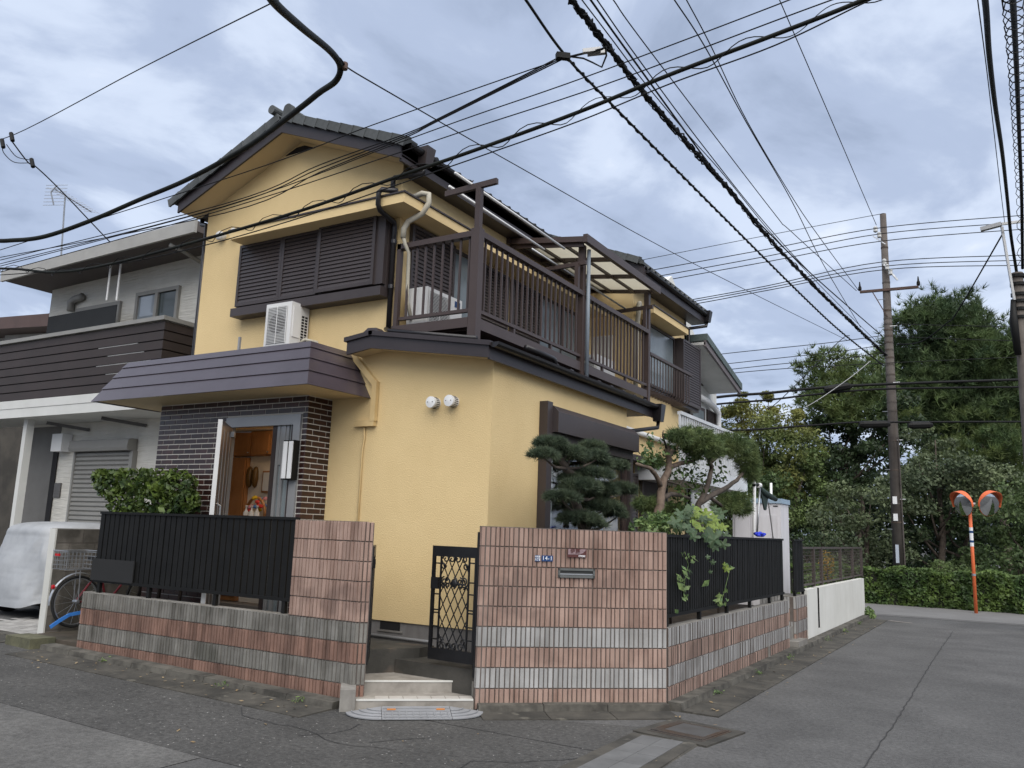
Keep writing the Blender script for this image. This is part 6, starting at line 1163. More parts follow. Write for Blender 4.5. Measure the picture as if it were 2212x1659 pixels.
MB().box(NHX - 5, bx_ - .1, yb0, r1_.y - .1, .0, .06).build('carport_floor', CONC, WH); MB().box(NHX + .002, NHX + .02, yb0, yc_, 0.05, 2.3).build('ground_floor_shade', M('shaded garage wall', (.10, .10, .10), .8), WH)

# ================================================================ hedge, road mirror, poles
HE = leafmat('road hedge leaves', (0.11, 0.165, 0.038), (0.045, 0.08, 0.024), .5, 1.6, 7)
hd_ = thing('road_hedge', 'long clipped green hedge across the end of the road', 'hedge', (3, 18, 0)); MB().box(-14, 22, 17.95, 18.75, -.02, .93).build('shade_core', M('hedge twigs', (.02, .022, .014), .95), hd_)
n = 42000; P = np.stack([rng.uniform(-8, 11, n), np.zeros(n), np.zeros(n)], 1); f_ = rng.random(n); fr2 = f_ < .62
ys = 17.8 - .017 * (P[:, 0] - 1); P[:, 1] = np.where(fr2, ys + .1 * rng.random(n), ys + 1.1 * rng.random(n)); P[:, 2] = np.where(fr2, .03 + 1.0 * rng.random(n), .97 + .1 * rng.random(n) + .05 * np.sin(P[:, 0] * 3.1) + .04 * np.sin(P[:, 0] * 7.7))
P[:, 1] += .07 * np.sin(P[:, 0] * 5 + P[:, 2] * 4) + .05 * np.sin(P[:, 0] * 11)
leaf_mesh('foliage', P, .085, HE, hd_, .6, np.where(fr2[:, None], np.array([0, -.8, .5]), np.array([0, -.2, 1.0])), .5)
# orange twin road mirror
mr_ = thing('road_mirror', 'orange post with twin round convex traffic mirrors', 'mirror', (2.2, 17.0, 0)); MX, MY = atz(2109, 1328, 0).x, atz(2109, 1328, 0).y
mtop = aty(2107, 1076, MY).z
MB().tube([(MX, MY, 0), (MX, MY, mtop)], .044, 12).build('post', ORANGE, mr_, smooth=True); MB().tube([(MX - .14, MY - .05, mtop - .17), (MX + .14, MY - .05, mtop - .17)], .05, 8).build('bracket', ALU, mr_)
MIRR = M('mirror surface', (.55, .57, .58), .06, (.5, .52, .53), 1, .2, metal=1.0)
for k, (px, az_) in enumerate(((2079, math.radians(-136)), (2138, math.radians(-44)))):
    c = aty(px, 1088, MY - .1); nrm = Vector((math.cos(az_), math.sin(az_), -.22)).normalized(); sd = nrm.cross(Vector((0, 0, 1))).normalized(); uu = sd.cross(nrm); rr = .33
    b = MB(); rings, seg = 6, 28; b.v.append(tuple(c + nrm * .05))
    for i in range(1, rings + 1):
        q = i / rings
        for j in range(seg): a = 2 * math.pi * j / seg; b.v.append(tuple(c + (sd * math.cos(a) + uu * math.sin(a)) * rr * q + nrm * .05 * (1 - q * q)))
    for j in range(seg): b.f.append((0, 1 + j, 1 + (j + 1) % seg))
    for i in range(rings - 1):
        for j in range(seg): b.f.append((1 + i * seg + j, 1 + i * seg + (j + 1) % seg, 1 + (i + 1) * seg + (j + 1) % seg, 1 + (i + 1) * seg + j))
    mm = b.build('mirror', MIRR, mr_, smooth=True)
    b = MB(); b.tube([c - nrm * .06, c - nrm * .012], [.2, rr + .01], 28).build('back_shell', ORANGE, mm)
    b = MB(); n_ = 22
    for j in range(n_):
        a0, a1 = math.pi * (-.08 + 1.16 * j / n_), math.pi * (-.08 + 1.16 * (j + 1) / n_); e0_, e1_ = (sd * math.cos(a0) + uu * math.sin(a0)), (sd * math.cos(a1) + uu * math.sin(a1)); d0_, d1_ = .17 * max(.15, math.sin(a0)), .17 * max(.15, math.sin(a1))
        b.hexa([c + e0_ * (rr + .012) - nrm * .03, c + e1_ * (rr + .012) - nrm * .03, c + e1_ * (rr + .012) + nrm * d1_, c + e0_ * (rr + .012) + nrm * d0_, c + e0_ * (rr + .022) - nrm * .03, c + e1_ * (rr + .022) - nrm * .03, c + e1_ * (rr + .022) + nrm * d1_, c + e0_ * (rr + .022) + nrm * d0_])
    b.build('visor', ORANGE, mm)
zq = aty(2107, 1160, MY).z; MB().tube([(MX, MY, zq - .25), (MX, MY, zq + .25)], .0465, 12).build('sticker', WHITE, mr_)
for dz in (-.15, .1): MB().tube([(MX, MY, zq + dz), (MX, MY, zq + dz + .06)], .0475, 12).build('sticker_mark', SIGNB, mr_)
MB().tube([(MX, MY, 1.0), (MX, MY, 1.06)], .052, 10).build('band', STEEL, mr_)
# main utility pole
PY = 19.2; pb, ptp = aty(1943, 1226, PY), aty(1911, 462, PY); PXc = pb.x
up_ = thing('utility_pole', 'brown concrete utility pole beyond the hedge with a short crossarm', 'utility pole', (PXc, PY, 0))
MB().tube([(PXc, PY, 0), (PXc, PY, ptp.z)], [.185, .095], 16).build('pole', POLEC, up_, smooth=True)
def pz(py): return aty(1920, py, PY).z
ca, cb_ = aty(1859, 633, PY), aty(1985, 622, PY); MB().bar((ca.x, PY - .12, ca.z), (cb_.x, PY - .12, cb_.z), .08, .08).build('crossarm', RUST, up_); MB().bar((ca.x + .35, PY - .12, ca.z), (PXc, PY - .12, ca.z - .9), .03, .03).build('arm_brace', RUST, up_)
INS = M('insulator white', (.5, .5, .48), .3)
for x, z in ((ca.x, ca.z), (cb_.x, cb_.z)): MB().lathe((x, PY - .12, z + .04), [(.03, 0), (.055, .04), (.05, .12), (.03, .16), (.015, .3), (.001, .3)], 10).build('insulator', BLACKM, up_)
for px, py in ((1893, 500), (1901, 512), (1912, 570), (1918, 582), (1925, 592)): q = aty(px, py, PY); MB().lathe((q.x, PY - .2, q.z - .1), [(.03, 0), (.07, .03), (.06, .12), (.07, .16), (.04, .2), (.001, .2)], 10).build('insulator', INS, up_)
MB().bar((PXc - .3, PY - .2, pz(500) - .15), (PXc + .05, PY - .15, pz(530)), .03, .03).build('arm_brace', STEEL, up_); MB().bar((PXc - .02, PY - .25, pz(575)), (PXc + .35, PY - .15, pz(610)), .05, .05).build('arm_brace', STEEL, up_)
for py in (536, 612, 673, 690, 702, 715, 728, 742, 758, 775, 790, 812, 870, 890, 955, 1018, 1090, 1130): z = pz(py); r_ = .185 - .09 * z / ptp.z; MB().tube([(PXc, PY, z), (PXc, PY, z + .05)], r_ + .01, 14).build('band', GRATE if py % 3 else POLEC, up_)
for py0, py1, w_ in ((1110, 1125, .12), (1073, 1089, .12), (1176, 1215, .09)): b = MB(); z0, z1 = pz(py1), pz(py0); b.box(PXc - w_ / 2 - .02, PXc + w_ / 2 - .02, PY - .2, PY - .17, z0, z1).build('number_plate', WHITE if py0 != 1176 else M('pole sticker', (.5, .55, .62), .5), up_)
for i in range(9): z = 2.2 + i * .9; s_ = 1 if i % 2 else -1; MB().tube([(PXc, PY - .1, z), (PXc + .27 * s_, PY - .1, z)], .012, 5).build('step_bolt', STEEL, up_)
MB().tube([(PXc + .17, PY - .12, .2), (PXc + .15, PY - .12, 5.0)], .02, 6).build('conduit', POLEC, up_)
# second pole at the right edge with street lamp
P2Y = 13.2; p2 = aty(2198, 640, P2Y); P2X = aty(2228, 1000, P2Y).x
u2 = thing('utility_pole', 'utility pole at the right edge of the picture wrapped in cables', 'utility pole', (P2X, P2Y, 0))
zt2 = aty(2195, 590, P2Y).z; MB().tube([(P2X, P2Y, 0), (P2X, P2Y, zt2)], [.17, .12], 14).build('pole', POLEC, u2, smooth=True)
for i, py in enumerate((600, 618, 640, 655, 672, 690)): z = aty(2200, py, P2Y).z; MB().tube([(P2X, P2Y, z), (P2X, P2Y, z + .07)], .17 - .002 * i, 12).build('cable_band', BLACKM, u2)
MB().tube([(P2X - .12, P2Y - .16, aty(2200, 650, P2Y).z), (P2X - .14, P2Y - .2, aty(2200, 700, P2Y).z), (P2X - .1, P2Y - .18, aty(2200, 770, P2Y).z)], [.05, .09, .07], 10).build('cable_coil', BLACKM, u2, smooth=True)
l0, l1, l2 = aty(2118, 496, P2Y - .3), aty(2163, 484, P2Y - .3), aty(2225, 476, P2Y)
MB().bar(l0, l1, .12, .09).build('lamp_head', ALU, u2); MB().bar(l1, l2, .05, .06).build('lamp_arm', ALU, u2); MB().bar(aty(2164, 490, P2Y - .25), aty(2191, 648, P2Y - .2), .05, .05).build('lamp_strut', ALU, u2)

# ================================================================ trees beyond the hedge
def tree_pt(px, py, y): return aty(px, py, y)
def broad_tree(label, y, blobs, mat, size, base_px, n_k=1.0, asp=.55, trunk_r=.14, cat='tree', name='broadleaf_tree', group=None, droop=.45):
    b0 = aty(base_px, 1290, y); b0.z = 0; t = thing(name, label, cat, b0, group); P, B, C = [], [], []
    for px, py, rx, rz_ in blobs:
        c = aty(px, py, y + random.uniform(-.8, .8)); k = (y + 8.6) / .842 / (F) ; R1, R2 = rx * k, rz_ * k
        m = max(4, int(rx * rz_ / 260)); cl, _ = ell_pts(c, (R1, R1 * .8, R2), m, .35); C.append((c, R1))
        for q in cl:
            rr = random.uniform(.22, .42) * min(R1, R2) + .12; p, d = ell_pts(q, (rr * 1.25, rr, rr * .75), int(150 * n_k), .45); P.append(p); B.append(d * .6 + np.array([0, -.15, .55]))
    leaf_mesh('crown', np.concatenate(P), size, mat, t, asp, unit(np.concatenate(B)), droop)
    top = max(C, key=lambda q: q[0].z)[0]; limb('trunk', [b0, b0.lerp(top, .4) + Vector((.15, 0, 0)), b0.lerp(top, .85)], trunk_r, trunk_r * .35, BARK, t, 8)
    for c, R1 in C: s0 = b0.lerp(top, min(.8, max(.25, c.z / max(top.z, .1) - .3))); limb('limb', [s0, s0.lerp(c, .5) + Vector((0, 0, -.1)), c], trunk_r * .4, trunk_r * .12, BARK, t, 5)
    return t
def pine_tree(label, y, blobs, mat, base_px, L_=.30, tuft_k=1.0, name='pine_tree', trunk_r=.25):
    b0 = aty(base_px, 1290, y); b0.z = 0; t = thing(name, label, 'tree', b0, 'pine trees beyond the hedge'); P, Dn, C = [], [], []
    for px, py, rx, rz_ in blobs:
        c = aty(px, py, y + random.uniform(-1.2, 1.2)); k = (y + 8.6) / .842 / F; R1, R2 = rx * k, rz_ * k; C.append(c)
        m = max(6, int(rx * rz_ / 62 * tuft_k)); cl, d0 = ell_pts(c, (R1, R1 * .8, R2), m, .55)
        for q, dq in zip(cl, d0):
            p = q + rng.normal(size=(9, 3)) * np.array([.28, .28, .14]); P.append(p); Dn.append(np.tile(dq * .6 + np.array([0, 0, .6]), (9, 1)))
    needle_mesh('crown', np.concatenate(P), unit(np.concatenate(Dn)), L_, 14, .04, mat, t, .75)
    top = max(C, key=lambda q: q.z); limb('trunk', [b0, b0.lerp(top, .35) + Vector((.3, 0, 0)), b0.lerp(top, .7) + Vector((-.2, 0, 0)), b0.lerp(top, .95)], trunk_r, trunk_r * .3, BARK, t, 8)
    for c in C: s0 = b0.lerp(top, min(.85, max(.4, c.z / max(top.z, .1) - .15))); limb('limb', [s0, s0.lerp(c, .5) + Vector((0, 0, -.25)), c], trunk_r * .35, trunk_r * .1, BARK, t, 5)
    return t
PN = leafmat('pine needles far', (0.095, 0.135, 0.048), (0.045, 0.075, 0.034), .6, .5, 1.6); PN2 = leafmat('pine needles light', (0.125, 0.16, 0.05), (0.06, 0.095, 0.035), .6, .6, 1.8)
pine_tree('tall dark pine with a domed crown right of the utility pole', 33, [(2030, 665, 55, 30), (1975, 705, 40, 25), (2075, 710, 60, 35), (2020, 740, 90, 40), (2120, 745, 70, 35), (1965, 780, 60, 35), (2060, 800, 100, 45), (2150, 790, 80, 45), (2180, 830, 60, 40), (1990, 850, 80, 35), (2090, 870, 90, 40), (2170, 890, 80, 40), (2060, 920, 80, 35), (2150, 950, 80, 35), (2200, 760, 40, 30), (2240, 850, 60, 60), (2000, 900, 50, 25), (2000, 690, 40, 25), (2050, 690, 50, 30), (2100, 780, 90, 45), (1960, 830, 50, 35), (2040, 850, 90, 40), (2130, 840, 90, 45), (2100, 930, 80, 35)], PN, 2090, .36, 1.3)
pine_tree('smaller pine with open tufts left of the utility pole', 27, [(1800, 790, 45, 28), (1855, 800, 35, 24), (1780, 830, 40, 24), (1830, 850, 55, 28), (1890, 860, 45, 26), (1760, 870, 26, 14), (1880, 815, 26, 18), (1800, 870, 50, 26), (1850, 890, 50, 26), (1910, 900, 40, 26)], PN2, 1840, .30, 1.2, trunk_r=.15)
pine_tree('pine with spreading pads behind the road mirror', 30, [(2090, 985, 70, 24), (2150, 1010, 70, 26), (2040, 1000, 50, 18), (2200, 1050, 60, 30), (2170, 960, 60, 22), (2120, 920, 60, 22)], PN2, 2180, .34, 1.1, trunk_r=.2)
MAP = leafmat('yellowing maple leaves', (0.165, 0.165, 0.042), (0.095, 0.125, 0.038), .6, .5, 3); GRN1 = leafmat('mid green leaves', (0.12, 0.165, 0.055), (0.055, 0.088, 0.033), .55, .6, 3); GRN2 = leafmat('grey green leaves', (0.13, 0.16, 0.078), (0.06, 0.082, 0.044), .55, .6, 3); DKG = leafmat('dark evergreen leaves', (0.05, 0.078, 0.03), (0.024, 0.04, 0.019), .5, .5, 2.5)
G_ = 'trees beyond the hedge'
broad_tree('feathery tree with yellowing leaves behind the white house', 24, [(1600, 900, 45, 35), (1640, 905, 45, 40), (1690, 925, 50, 40), (1590, 950, 50, 45), (1650, 970, 70, 50), (1720, 960, 45, 35), (1610, 1020, 60, 50), (1680, 1040, 60, 50), (1575, 880, 14, 16), (1660, 870, 12, 22), (1730, 905, 14, 20), (1605, 868, 10, 20), (1570, 930, 40, 40), (1630, 940, 60, 40), (1700, 1000, 50, 40)], MAP, .12, 1640, 1.7, .4, group=G_)
broad_tree('olive green tree behind the laundry posts', 23, [(1640, 1060, 60, 45), (1700, 1080, 60, 45), (1600, 1100, 50, 40), (1660, 1130, 60, 40), (1740, 1010, 45, 35), (1620, 1050, 50, 45), (1570, 1080, 40, 50)], GRN1, .12, 1660, 1.4, group=G_)
broad_tree('dark evergreen tree close behind the left side of the pole', 26, [(1800, 960, 55, 45), (1860, 950, 50, 40), (1830, 1010, 60, 45), (1770, 1020, 50, 45), (1880, 1010, 45, 40), (1790, 905, 45, 25), (1740, 950, 45, 35), (1910, 960, 40, 40), (1900, 920, 40, 30), (1850, 910, 45, 30), (1940, 900, 40, 40), (1960, 950, 40, 40)], DKG, .14, 1820, 1.2, group=G_)
broad_tree('grey green tree right of the utility pole', 23, [(1985, 1000, 55, 40), (2040, 1010, 60, 45), (2000, 1060, 65, 45), (2070, 1060, 60, 45), (1960, 1110, 40, 40), (2110, 1040, 55, 40), (2160, 1060, 50, 40), (2020, 950, 45, 25)], GRN2, .12, 2030, 1.1, group=G_)
broad_tree('bushy tree left of the utility pole above the hedge', 22, [(1830, 1100, 55, 45), (1880, 1090, 45, 45), (1800, 1150, 50, 45), (1860, 1160, 60, 45), (1900, 1200, 45, 40), (1840, 1210, 45, 35)], GRN2, .11, 1850, 1.1, group=G_)
broad_tree('mid green tree in the middle of the wood', 25, [(1740, 1080, 55, 45), (1770, 1120, 50, 40), (1720, 1140, 45, 40), (1790, 1060, 45, 40)], GRN1, .12, 1750, 1.0, group=G_)
broad_tree('dark tree behind the traffic mirror', 24, [(1980, 1150, 50, 45), (2040, 1140, 55, 45), (2100, 1130, 50, 45), (2010, 1200, 50, 40), (1960, 1190, 35, 40), (2070, 1190, 50, 40)], DKG, .12, 2040, 1.0, group=G_)
broad_tree('green tree at the right edge beyond the hedge', 21.5, [(2170, 1130, 50, 40), (2210, 1160, 45, 45), (2150, 1190, 50, 40), (2200, 1230, 50, 40), (2130, 1240, 45, 30), (2230, 1100, 50, 60)], GRN1, .11, 2190, 1.1, group=G_)
broad_tree('round clipped shrub left of the hedge', 16.5 + 3.5, [(1735, 1160, 34, 26), (1755, 1185, 30, 22), (1715, 1190, 30, 24)], DKG, .07, 1735, .9, name='round_shrub', cat='shrub', trunk_r=.05)
broad_tree('round dark shrub beside the utility pole', 20.2, [(1800, 1195, 40, 30), (1840, 1235, 45, 26), (1780, 1230, 35, 24)], GRN2, .075, 1810, .9, name='round_shrub', cat='shrub', trunk_r=.05)
broad_tree('low bush between pole and mirror behind the hedge', 20, [(1990, 1235, 45, 26), (2040, 1240, 40, 24), (2080, 1245, 40, 22)], GRN1, .075, 2020, .9, name='low_bush', cat='shrub', trunk_r=.05)
wood = []; 
for i in range(260):
    px, py = random.uniform(1500, 2330), random.uniform(1010, 1290); c = aty(px, py, random.uniform(31, 37)); p, d = ell_pts(c, (1.5, 1.2, 1.1), 130, .4); wood.append(p)
wood = np.concatenate(wood); wood = wood[wood[:, 2] > 0]
leaf_mesh('distant_wood', wood, .26, DKG, None, .55, np.tile([0, -.4, .6], (len(wood), 1)), .4, kind='stuff', label='dark mass of woodland foliage behind the separate trees', cat='wood')

# ================================================================ overhead lines
def curve3(pts, n=14):
    pts = [Vector(p) for p in pts]
    if len(pts) == 2: return [pts[0].lerp(pts[1], i / n) for i in range(n + 1)]
    out = []
    for i in range(len(pts) - 1):
        p0 = pts[max(i - 1, 0)]; p1 = pts[i]; p2 = pts[i + 1]; p3 = pts[min(i + 2, len(pts) - 1)]
        for j in range(n // 2):
            t = j / (n // 2); out.append(.5 * ((2 * p1) + (-p0 + p2) * t + (2 * p0 - 5 * p1 + 4 * p2 - p3) * t * t + (-p0 + 3 * p1 - 3 * p2 + p3) * t ** 3))
    return out + [pts[-1]]
GW = 'overhead lines'
def wire(label, pts, r, mat=WIRE, cat='wire', name='overhead_wire', n=6):
    return tag(MB().tube(curve3(pts), r, n).build(name, mat, smooth=True), label, cat, GW)
def zpts(z, *px): return [atz(a, b_, z) for a, b_ in px]
def dpts(*px): return [atd(a, b_, d) for a, b_, d in px]
def ext(P, k=.6): P = [Vector(p) for p in P]; return [P[0] + (P[0] - P[1]) * k] + P
def spiral(name, pts, R_, pitch, r, mat, parent):
    C = curve3(pts, 30); out = []; ph = 0; acc = 0
    for i in range(len(C) - 1):
        seg = (C[i + 1] - C[i]); L_ = seg.length; d = seg.normalized(); u = d.cross(Vector((0, 0, 1))).normalized(); v = u.cross(d); m = max(1, int(L_ / (pitch / 8)))
        for j in range(m): p = C[i] + seg * (j / m); ph += 2 * math.pi * (L_ / m) / pitch; out.append(p + (u * math.cos(ph) + v * math.sin(ph)) * R_)
    return MB().tube(out, r, 4).build(name, mat, parent)
# bundles running down the right-hand road to the far pole (height about 6.9 m)
b1 = ext(zpts(6.6, (1136, 0), (1219, 117), (1319, 223), (1580, 486), (1746, 651), (1821, 720), (1909, 790)), .5)
w1 = wire('spiral wrapped cable descending from top centre to the far pole', b1, .014, CABLE, 'cable'); spiral('wrapping', b1[2:], .02, .22, .007, WIRE, w1)
b2 = ext(zpts(6.9, (1235, 0), (1313, 100), (1392, 202), (1483, 308), (1562, 395), (1659, 512), (1734, 592), (1809, 667), (1871, 727), (1915, 768)), .5)
w2 = wire('thick bundle of black cables with rings running to the far pole', b2, .022, WIRE, 'cable bundle', 'cable_bundle'); C2 = curve3(b2, 40)
for k in range(5):
    off = Vector((random.uniform(-.035, .035), 0, random.uniform(-.04, .04))); MB().tube([p + off + Vector((random.gauss(0, .01), 0, random.gauss(0, .012))) for p in C2], .011, 5).build('cable', WIRE, w2)
spiral('lashing', b2[1:], .04, .34, .005, WIRE, w2)
MB().tube([p + Vector((.02, 0, .11)) for p in C2], .007, 5).build('messenger_wire', WIRE, w2)
for lab, z, px, r in (('straight wire right of the thick bundle, thicker of the pair', 7.3, ((1276, 0), (1366, 126), (1559, 390), (1644, 486), (1764, 602), (1905, 725)), .012), ('straight thin wire next to the bundle at top centre', 7.5, ((1290, 0), (1378, 126), (1524, 322), (1656, 486), (1764, 602), (1884, 707)), .008),
    ('wire dropping from top centre to the left end of the crossarm', 9.0, ((1325, 0), (1407, 114), (1674, 463), (1709, 500), (1850, 628)), .009), ('upper wire crossing its twin before the crossarm', 9.1, ((1483, 0), (1536, 100), (1615, 264), (1715, 432), (1772, 515), (1855, 628)), .009),
    ('lower wire crossing its twin right of centre', 8.3, ((1457, 0), (1524, 103), (1612, 264), (1709, 432), (1779, 572), (1859, 707)), .009), ('single steep wire reaching the top insulators of the pole', 11.0, ((1684, 0), (1798, 264), (1893, 486)), .01)):
    wire(lab, ext(zpts(z, *px), .4), r)
# thick cable with suspension loops along the left road
yc3 = -2.9
c3 = [aty(a, b_, yc3) for a, b_ in ((-200, 590), (0, 580), (120, 588), (240, 570), (430, 520), (650, 455), (870, 378), (1030, 323), (1250, 242), (1450, 160), (1674, 75), (1860, 2), (2050, -85))]
w3 = wire('thick black cable with looped lashing crossing in front of the house', c3, .017, CABLE, 'cable', 'trunk_cable', 8)
low = [aty(a, b_, yc3) for a, b_ in ((-200, 600), (0, 594), (240, 572), (430, 533), (650, 470), (870, 395), (1030, 340), (1250, 262), (1450, 180), (1674, 98), (1880, 0), (2050, -75))]
wire('thin wire slung below the thick lashed cable', low, .006)
spiral('lashing', c3, .05, .62, .0045, WIRE, w3)
# thick mossy cable upper left with a bend at the hook
hook = (742, 140)
c4 = dpts((560, -60, 4.6), (588, 0, 5.0), (650, 58, 5.8), (715, 112, 6.8), (735, 145, 7.2), (725, 175, 7.4), (690, 200, 7.7), (650, 232, 8.0), (560, 300, 8.8), (500, 337, 9.2), (400, 390, 9.8), (300, 432, 10.2), (200, 475, 10.4), (100, 510, 10.6), (30, 519, 10.8), (-40, 517, 11.0), (-250, 490, 11.8))
w4 = wire('very thick mossy cable bending sharply at a hook above the roof', c4, .028, CABLE, 'cable', 'trunk_cable', 10)
wire('straight stay wire from the cable hook down to the far pole', dpts((715, 108, 6.75), (742, 140, 7.2), (850, 205, 8.2), (1120, 360, 11.5), (1480, 560, 16.5), (1830, 735, 24.5)), .007)
hk = thing('cable_hook', 'small black clamp where the thick cable hangs from the stay wire', 'clamp', atd(742, 143, 7.2)); MB().tube(dpts((722, 118, 6.9), (735, 128, 7.05), (744, 140, 7.2), (742, 150, 7.2), (733, 155, 7.2)), .012, 6).build('hook', BLACKM, hk); MB().lathe(atd(744, 143, 7.2), [(.001, -.04), (.03, -.03), (.03, .03), (.001, .04)], 8).build('clamp', RUST, hk)
wire('thin wire crossing the upper left sky', dpts((-60, 306, 15.5), (28, 292, 14.5), (300, 150, 11.5), (590, 5, 8.5), (640, -20, 8)), .008)
# drop wires to the left neighbour
wire('drop wire sloping down past the antenna to the grey house', dpts((22, 300, 14), (60, 350, 14.2), (75, 358, 14.2), (130, 410, 14.5), (245, 530, 15), (275, 550, 15.2)), .011)
wire('loop of drop wire hanging at the left edge', dpts((5, 312, 14), (8, 330, 14), (30, 350, 14), (62, 352, 14)), .007); wire('second loop of drop wire at the left edge', dpts((14, 312, 14), (35, 338, 14), (62, 345, 14)), .007)
ws = thing('wire_clamp', 'dark wire clamps at the left edge of the sky', 'clamp', atd(30, 298, 14))
for px, py in ((26, 296), (6, 310), (70, 352)): c = atd(px, py, 14); MB().tube([c + Vector((-.05, 0, .08)), c + Vector((.04, 0, -.08))], .035, 6).build('clamp', BLACKM, ws)
# service wires fanning from the bundle across the gable
jb = thing('splice_box', 'black splice box with drop wires hanging on the wrapped cable', 'splice box', atz(1216, 119, 6.55)); c = atz(1218, 118, 6.55)
MB().bar(c + Vector((-.06, -.05, -.02)), c + Vector((.04, .05, -.01)), .06, .06).build('box', BLACKM, jb); MB().tube([atz(a, b_, 6.55) for a, b_ in ((1225, 124), (1250, 118), (1275, 112), (1300, 106), (1310, 101))], .012, 6).build('jumper', WIRE, jb); MB().tube([atz(a, b_, 6.55) for a, b_ in ((1230, 122), (1260, 126), (1280, 135), (1300, 145), (1310, 120), (1308, 104))], .01, 6).build('jumper', WIRE, jb)
for px in (1278, 1288): q = atz(px, 111 + (px - 1278) * .5, 6.55); MB().bar(q + Vector((-.08, -.04, 0)), q + Vector((.08, .04, .02)), .045, .04).build('connector', ALU, jb)
e_ = (1215, 122, (Vector(c) - Vector(CAM)).dot(Vector(fw)))
D0 = e_[2]
for i, (mid, lft) in enumerate((((955, 252, 9.4), (486, 440, 12.0, 0, 562, 15.5)), ((950, 257, 9.4), (486, 446, 12.0, 0, 575, 15.5)), ((945, 262, 9.3), (486, 460, 12.0, 0, 556, 15.5)))):
    wire(('uppermost', 'middle', 'lowest')[i] + ' of three drop wires sweeping from the splice box across the gable', dpts((1215, 120 + i * 4, D0), mid, (876, 289 + i * 4, 9.9), (691, 356 + i * 8, 10.8), lft[:3], lft[3:]), .0075)
for lab, px in (('thin wire passing over the roof ridge towards the upper right', ((1208, 129, 8.4), (1026, 192, 8.9), (791, 275, 9.7), (530, 372, 10.4), (0, 540, 13))), ('upper thin wire from the roof corner to the upper right corner', ((1900, -80, 7), (1674, 12, 7.5), (1263, 167, 8.4), (1026, 249, 9.0), (857, 310, 9.7), (486, 445, 11), (0, 570, 13.5))), ('lower thin wire from the roof corner to the upper right', ((1810, -5, 7), (1674, 45, 7.3), (1300, 185, 8.2), (1026, 275, 9.0), (858, 331, 9.6), (486, 452, 10.8), (0, 588, 13)))):
    wire(lab, dpts(*px), .0065)
# lines through the far pole, parallel to the far road
DP = 25.2
for i, (l, m, r) in enumerate((((1395, 560), (1659, 508), (1909, 461)), ((1400, 585), (1659, 538), (1903, 492), (2212, 463)), ((1420, 597), (1659, 553), (1903, 505), (2212, 478)), ((1440, 605), (1659, 565), (1903, 521), (2212, 492)), ((1480, 647), (1659, 617), (1905, 566), (2212, 551)), ((1500, 648), (1659, 621), (1909, 575), (2212, 562)), ((1510, 651), (1659, 626), (1915, 582), (2212, 573)))) if False else []: pass
rows = [((1100, 617), (1395, 560), (1659, 508), (1909, 461)), ((1100, 640), (1400, 585), (1659, 538), (1903, 492), (2212, 465), (2400, 452)), ((1100, 655), (1420, 597), (1659, 553), (1903, 505), (2212, 480), (2400, 468)), ((1100, 670), (1440, 605), (1659, 565), (1903, 521), (2212, 495), (2400, 483)), ((1200, 700), (1480, 650), (1659, 617), (1905, 566), (2212, 551), (2400, 546)), ((1200, 704), (1500, 651), (1659, 622), (1909, 575), (2212, 562), (2400, 557)), ((1200, 708), (1510, 655), (1659, 627), (1915, 582), (2212, 573), (2400, 570))]
for i, rw in enumerate(rows): wire(('topmost', 'second', 'third', 'fourth', 'fifth', 'sixth', 'lowest')[i] + ' of seven level lines strung through the top of the far pole', [atd(a, b_, DP) for a, b_ in rw], .013 if i else .009)
for i, rw in enumerate((((1400, 785), (1565, 764), (1785, 741), (1905, 725)), ((1400, 805), (1659, 776), (1800, 761), (1910, 745)), ((1400, 818), (1659, 789), (1830, 773), (1909, 760)), ((1400, 825), (1659, 799), (1900, 785), (2212, 771), (2350, 765)), ((1934, 700), (2050, 703), (2191, 706), (2350, 708)), ((1936, 727), (2050, 732), (2191, 736), (2350, 738)))): wire(('first thin line below the crossarm left of the far pole', 'second thin line below the crossarm left of the far pole', 'third thin line below the crossarm left of the far pole', 'long thin line below the crossarm passing both sides of the far pole', 'upper thin line between the far pole and the right edge pole', 'lower thin line between the far pole and the right edge pole')[i], [atd(a, b_, DP - .2) for a, b_ in rw], .011)
for lab, rw, r in (('upper of two heavy cables crossing below the pole crossarm', ((1380, 885), (1550, 858), (1659, 849), (1779, 837), (1934, 829), (2212, 820), (2400, 815)), .04), ('lower of two heavy cables crossing below the pole crossarm', ((1380, 893), (1550, 873), (1659, 864), (1771, 851), (1919, 840), (2212, 836), (2400, 834)), .03), ('lowest heavy cable sagging past the far pole', ((1400, 935), (1600, 929), (1659, 926), (1751, 919), (1854, 912), (1921, 912), (2212, 911), (2400, 912)), .028)):
    wire(lab, [atd(a, b_, DP - .5) for a, b_ in rw], r, WIRE, 'cable', 'trunk_cable')
for lab, p, q in (('long black cable joint left of the pole on the heavy cable', (1780, 841), (1840, 834)), ('black cable joint left of the pole on the lowest cable', (1856, 917), (1922, 916)), ('black cable joint right of the pole on the lowest cable', (1962, 919), (2014, 918))):
    MB().tube([atd(*p, DP - .55), atd(p[0] + 8, p[1], DP - .55), atd(q[0] - 8, q[1], DP - .55), atd(*q, DP - .55)], [.06, .11, .11, .06], 8).build('cable_joint', BLACKM, label=lab, cat='cable joint')
wire('curved guy wire from the street lamp pole down to the far pole', [atd(a, b_, d) for a, b_, d in ((2166, 505, 19.5), (2069, 672, 22.5), (2044, 699, 23.3), (1990, 738, 24.3), (1939, 744, 25))], .018)
wire('slanting stay left of the far pole in front of the trees', [atd(a, b_, d) for a, b_, d in ((1835, 725, 25), (1812, 738, 24.6), (1700, 850, 22), (1659, 885, 21.4))], .012)
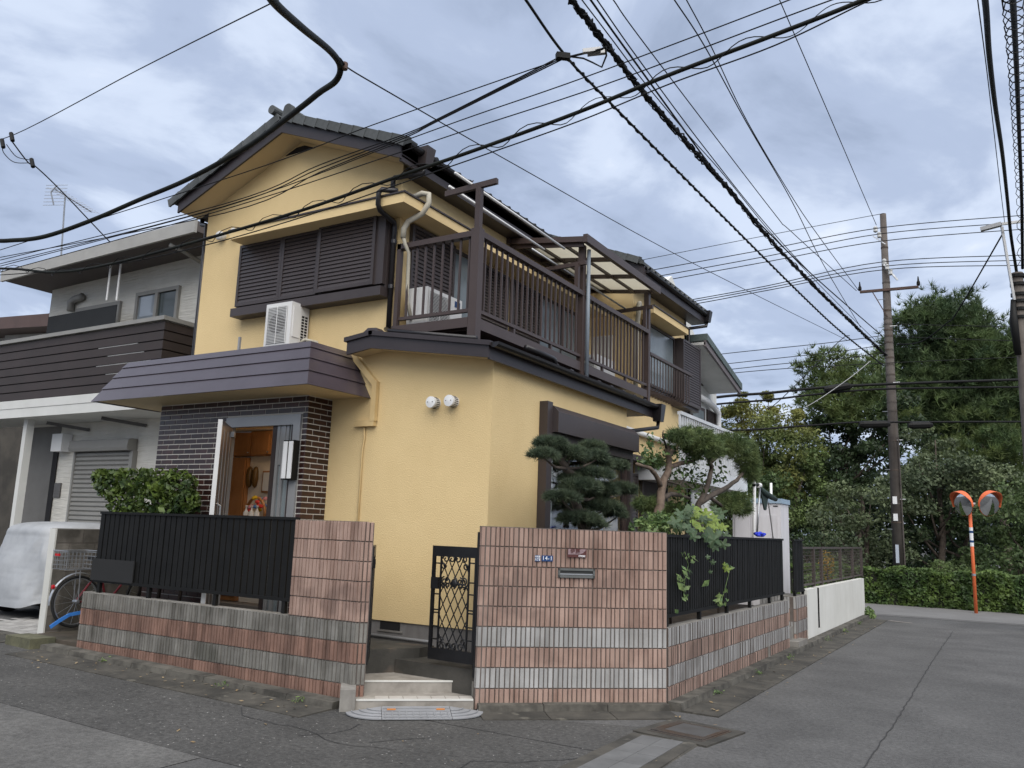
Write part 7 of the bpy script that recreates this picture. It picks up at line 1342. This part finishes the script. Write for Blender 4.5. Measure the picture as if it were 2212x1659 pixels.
wire('pale slack wire in front of the small pine', [atd(a, b_, d) for a, b_, d in ((1880, 780, 24.9), (1840, 813, 24.5), (1779, 856, 24), (1740, 880, 23.6))], .011, ALU)
# cables at the right edge
c5 = [atd(a, b_, d) for a, b_, d in ((2110, -80, 7.5), (2128, 0, 9), (2137, 120, 11), (2150, 230, 13), (2165, 330, 15.5), (2176, 430, 18), (2184, 510, 19.4), (2198, 600, 20))]
wire('thick twisted cable descending along the right edge', c5, [.035] * 0 or .034, CABLE, 'cable', 'trunk_cable', 8)
c6 = [atd(a, b_, d) for a, b_, d in ((2183, -80, 7.5), (2188, 0, 9), (2196, 150, 12), (2202, 300, 15.5), (2207, 430, 18.5), (2209, 580, 20))]
w6 = wire('thick ringed cable at the extreme right edge', c6, .034, WIRE, 'cable', 'trunk_cable', 8); spiral('ring_lashing', c6, .11, .42, .008, WIRE, w6)
wire('thin wire beside the thick cables at the right edge', [atd(a, b_, d) for a, b_, d in ((2105, -60, 8), (2112, 0, 9), (2135, 180, 12), (2158, 380, 16), (2170, 480, 18.5))], .007)

# ================================================================ litter along the gutters
Lp = np.array([(rng.uniform(.15, .7), rng.uniform(-.5, 12), .028) for _ in range(90)] + [(x, -2.25 - abs(rng.normal()) * .25, gz(x) + .03) for x in rng.uniform(-7.5, -2.6, 80)] + [(rng.uniform(-3, 2.5), rng.uniform(-4, -1.9), .014) for _ in range(30)])
leaf_mesh('fallen_leaves', Lp, .035, M('dry leaf', (.17, .11, .05), .8, (.28, .22, .13), 3, 1), None, .55, np.tile([0, 0, 1.0], (len(Lp), 1)), .75, kind='stuff')
Pw = []
for x, y in ((.19, 1.1), (.19, 2.9), (.2, 4.7), (.19, 7.6), (.2, 9.4), (.19, 11.3), (-6.2, -2.24), (-4.1, -2.25), (-3.0, -2.26)):
    q = np.array([x, y, gz(x) + .05]) + rng.normal(size=(26, 3)) * np.array([.03, .05, .02]); q[:, 2] = np.maximum(q[:, 2], gz(x) + .02); Pw.append(q)
Pw = np.concatenate(Pw); leaf_mesh('gutter_weeds', Pw, .04, SHR, None, .35, np.tile([.3, -.3, .8], (len(Pw), 1)), .5, kind='stuff')
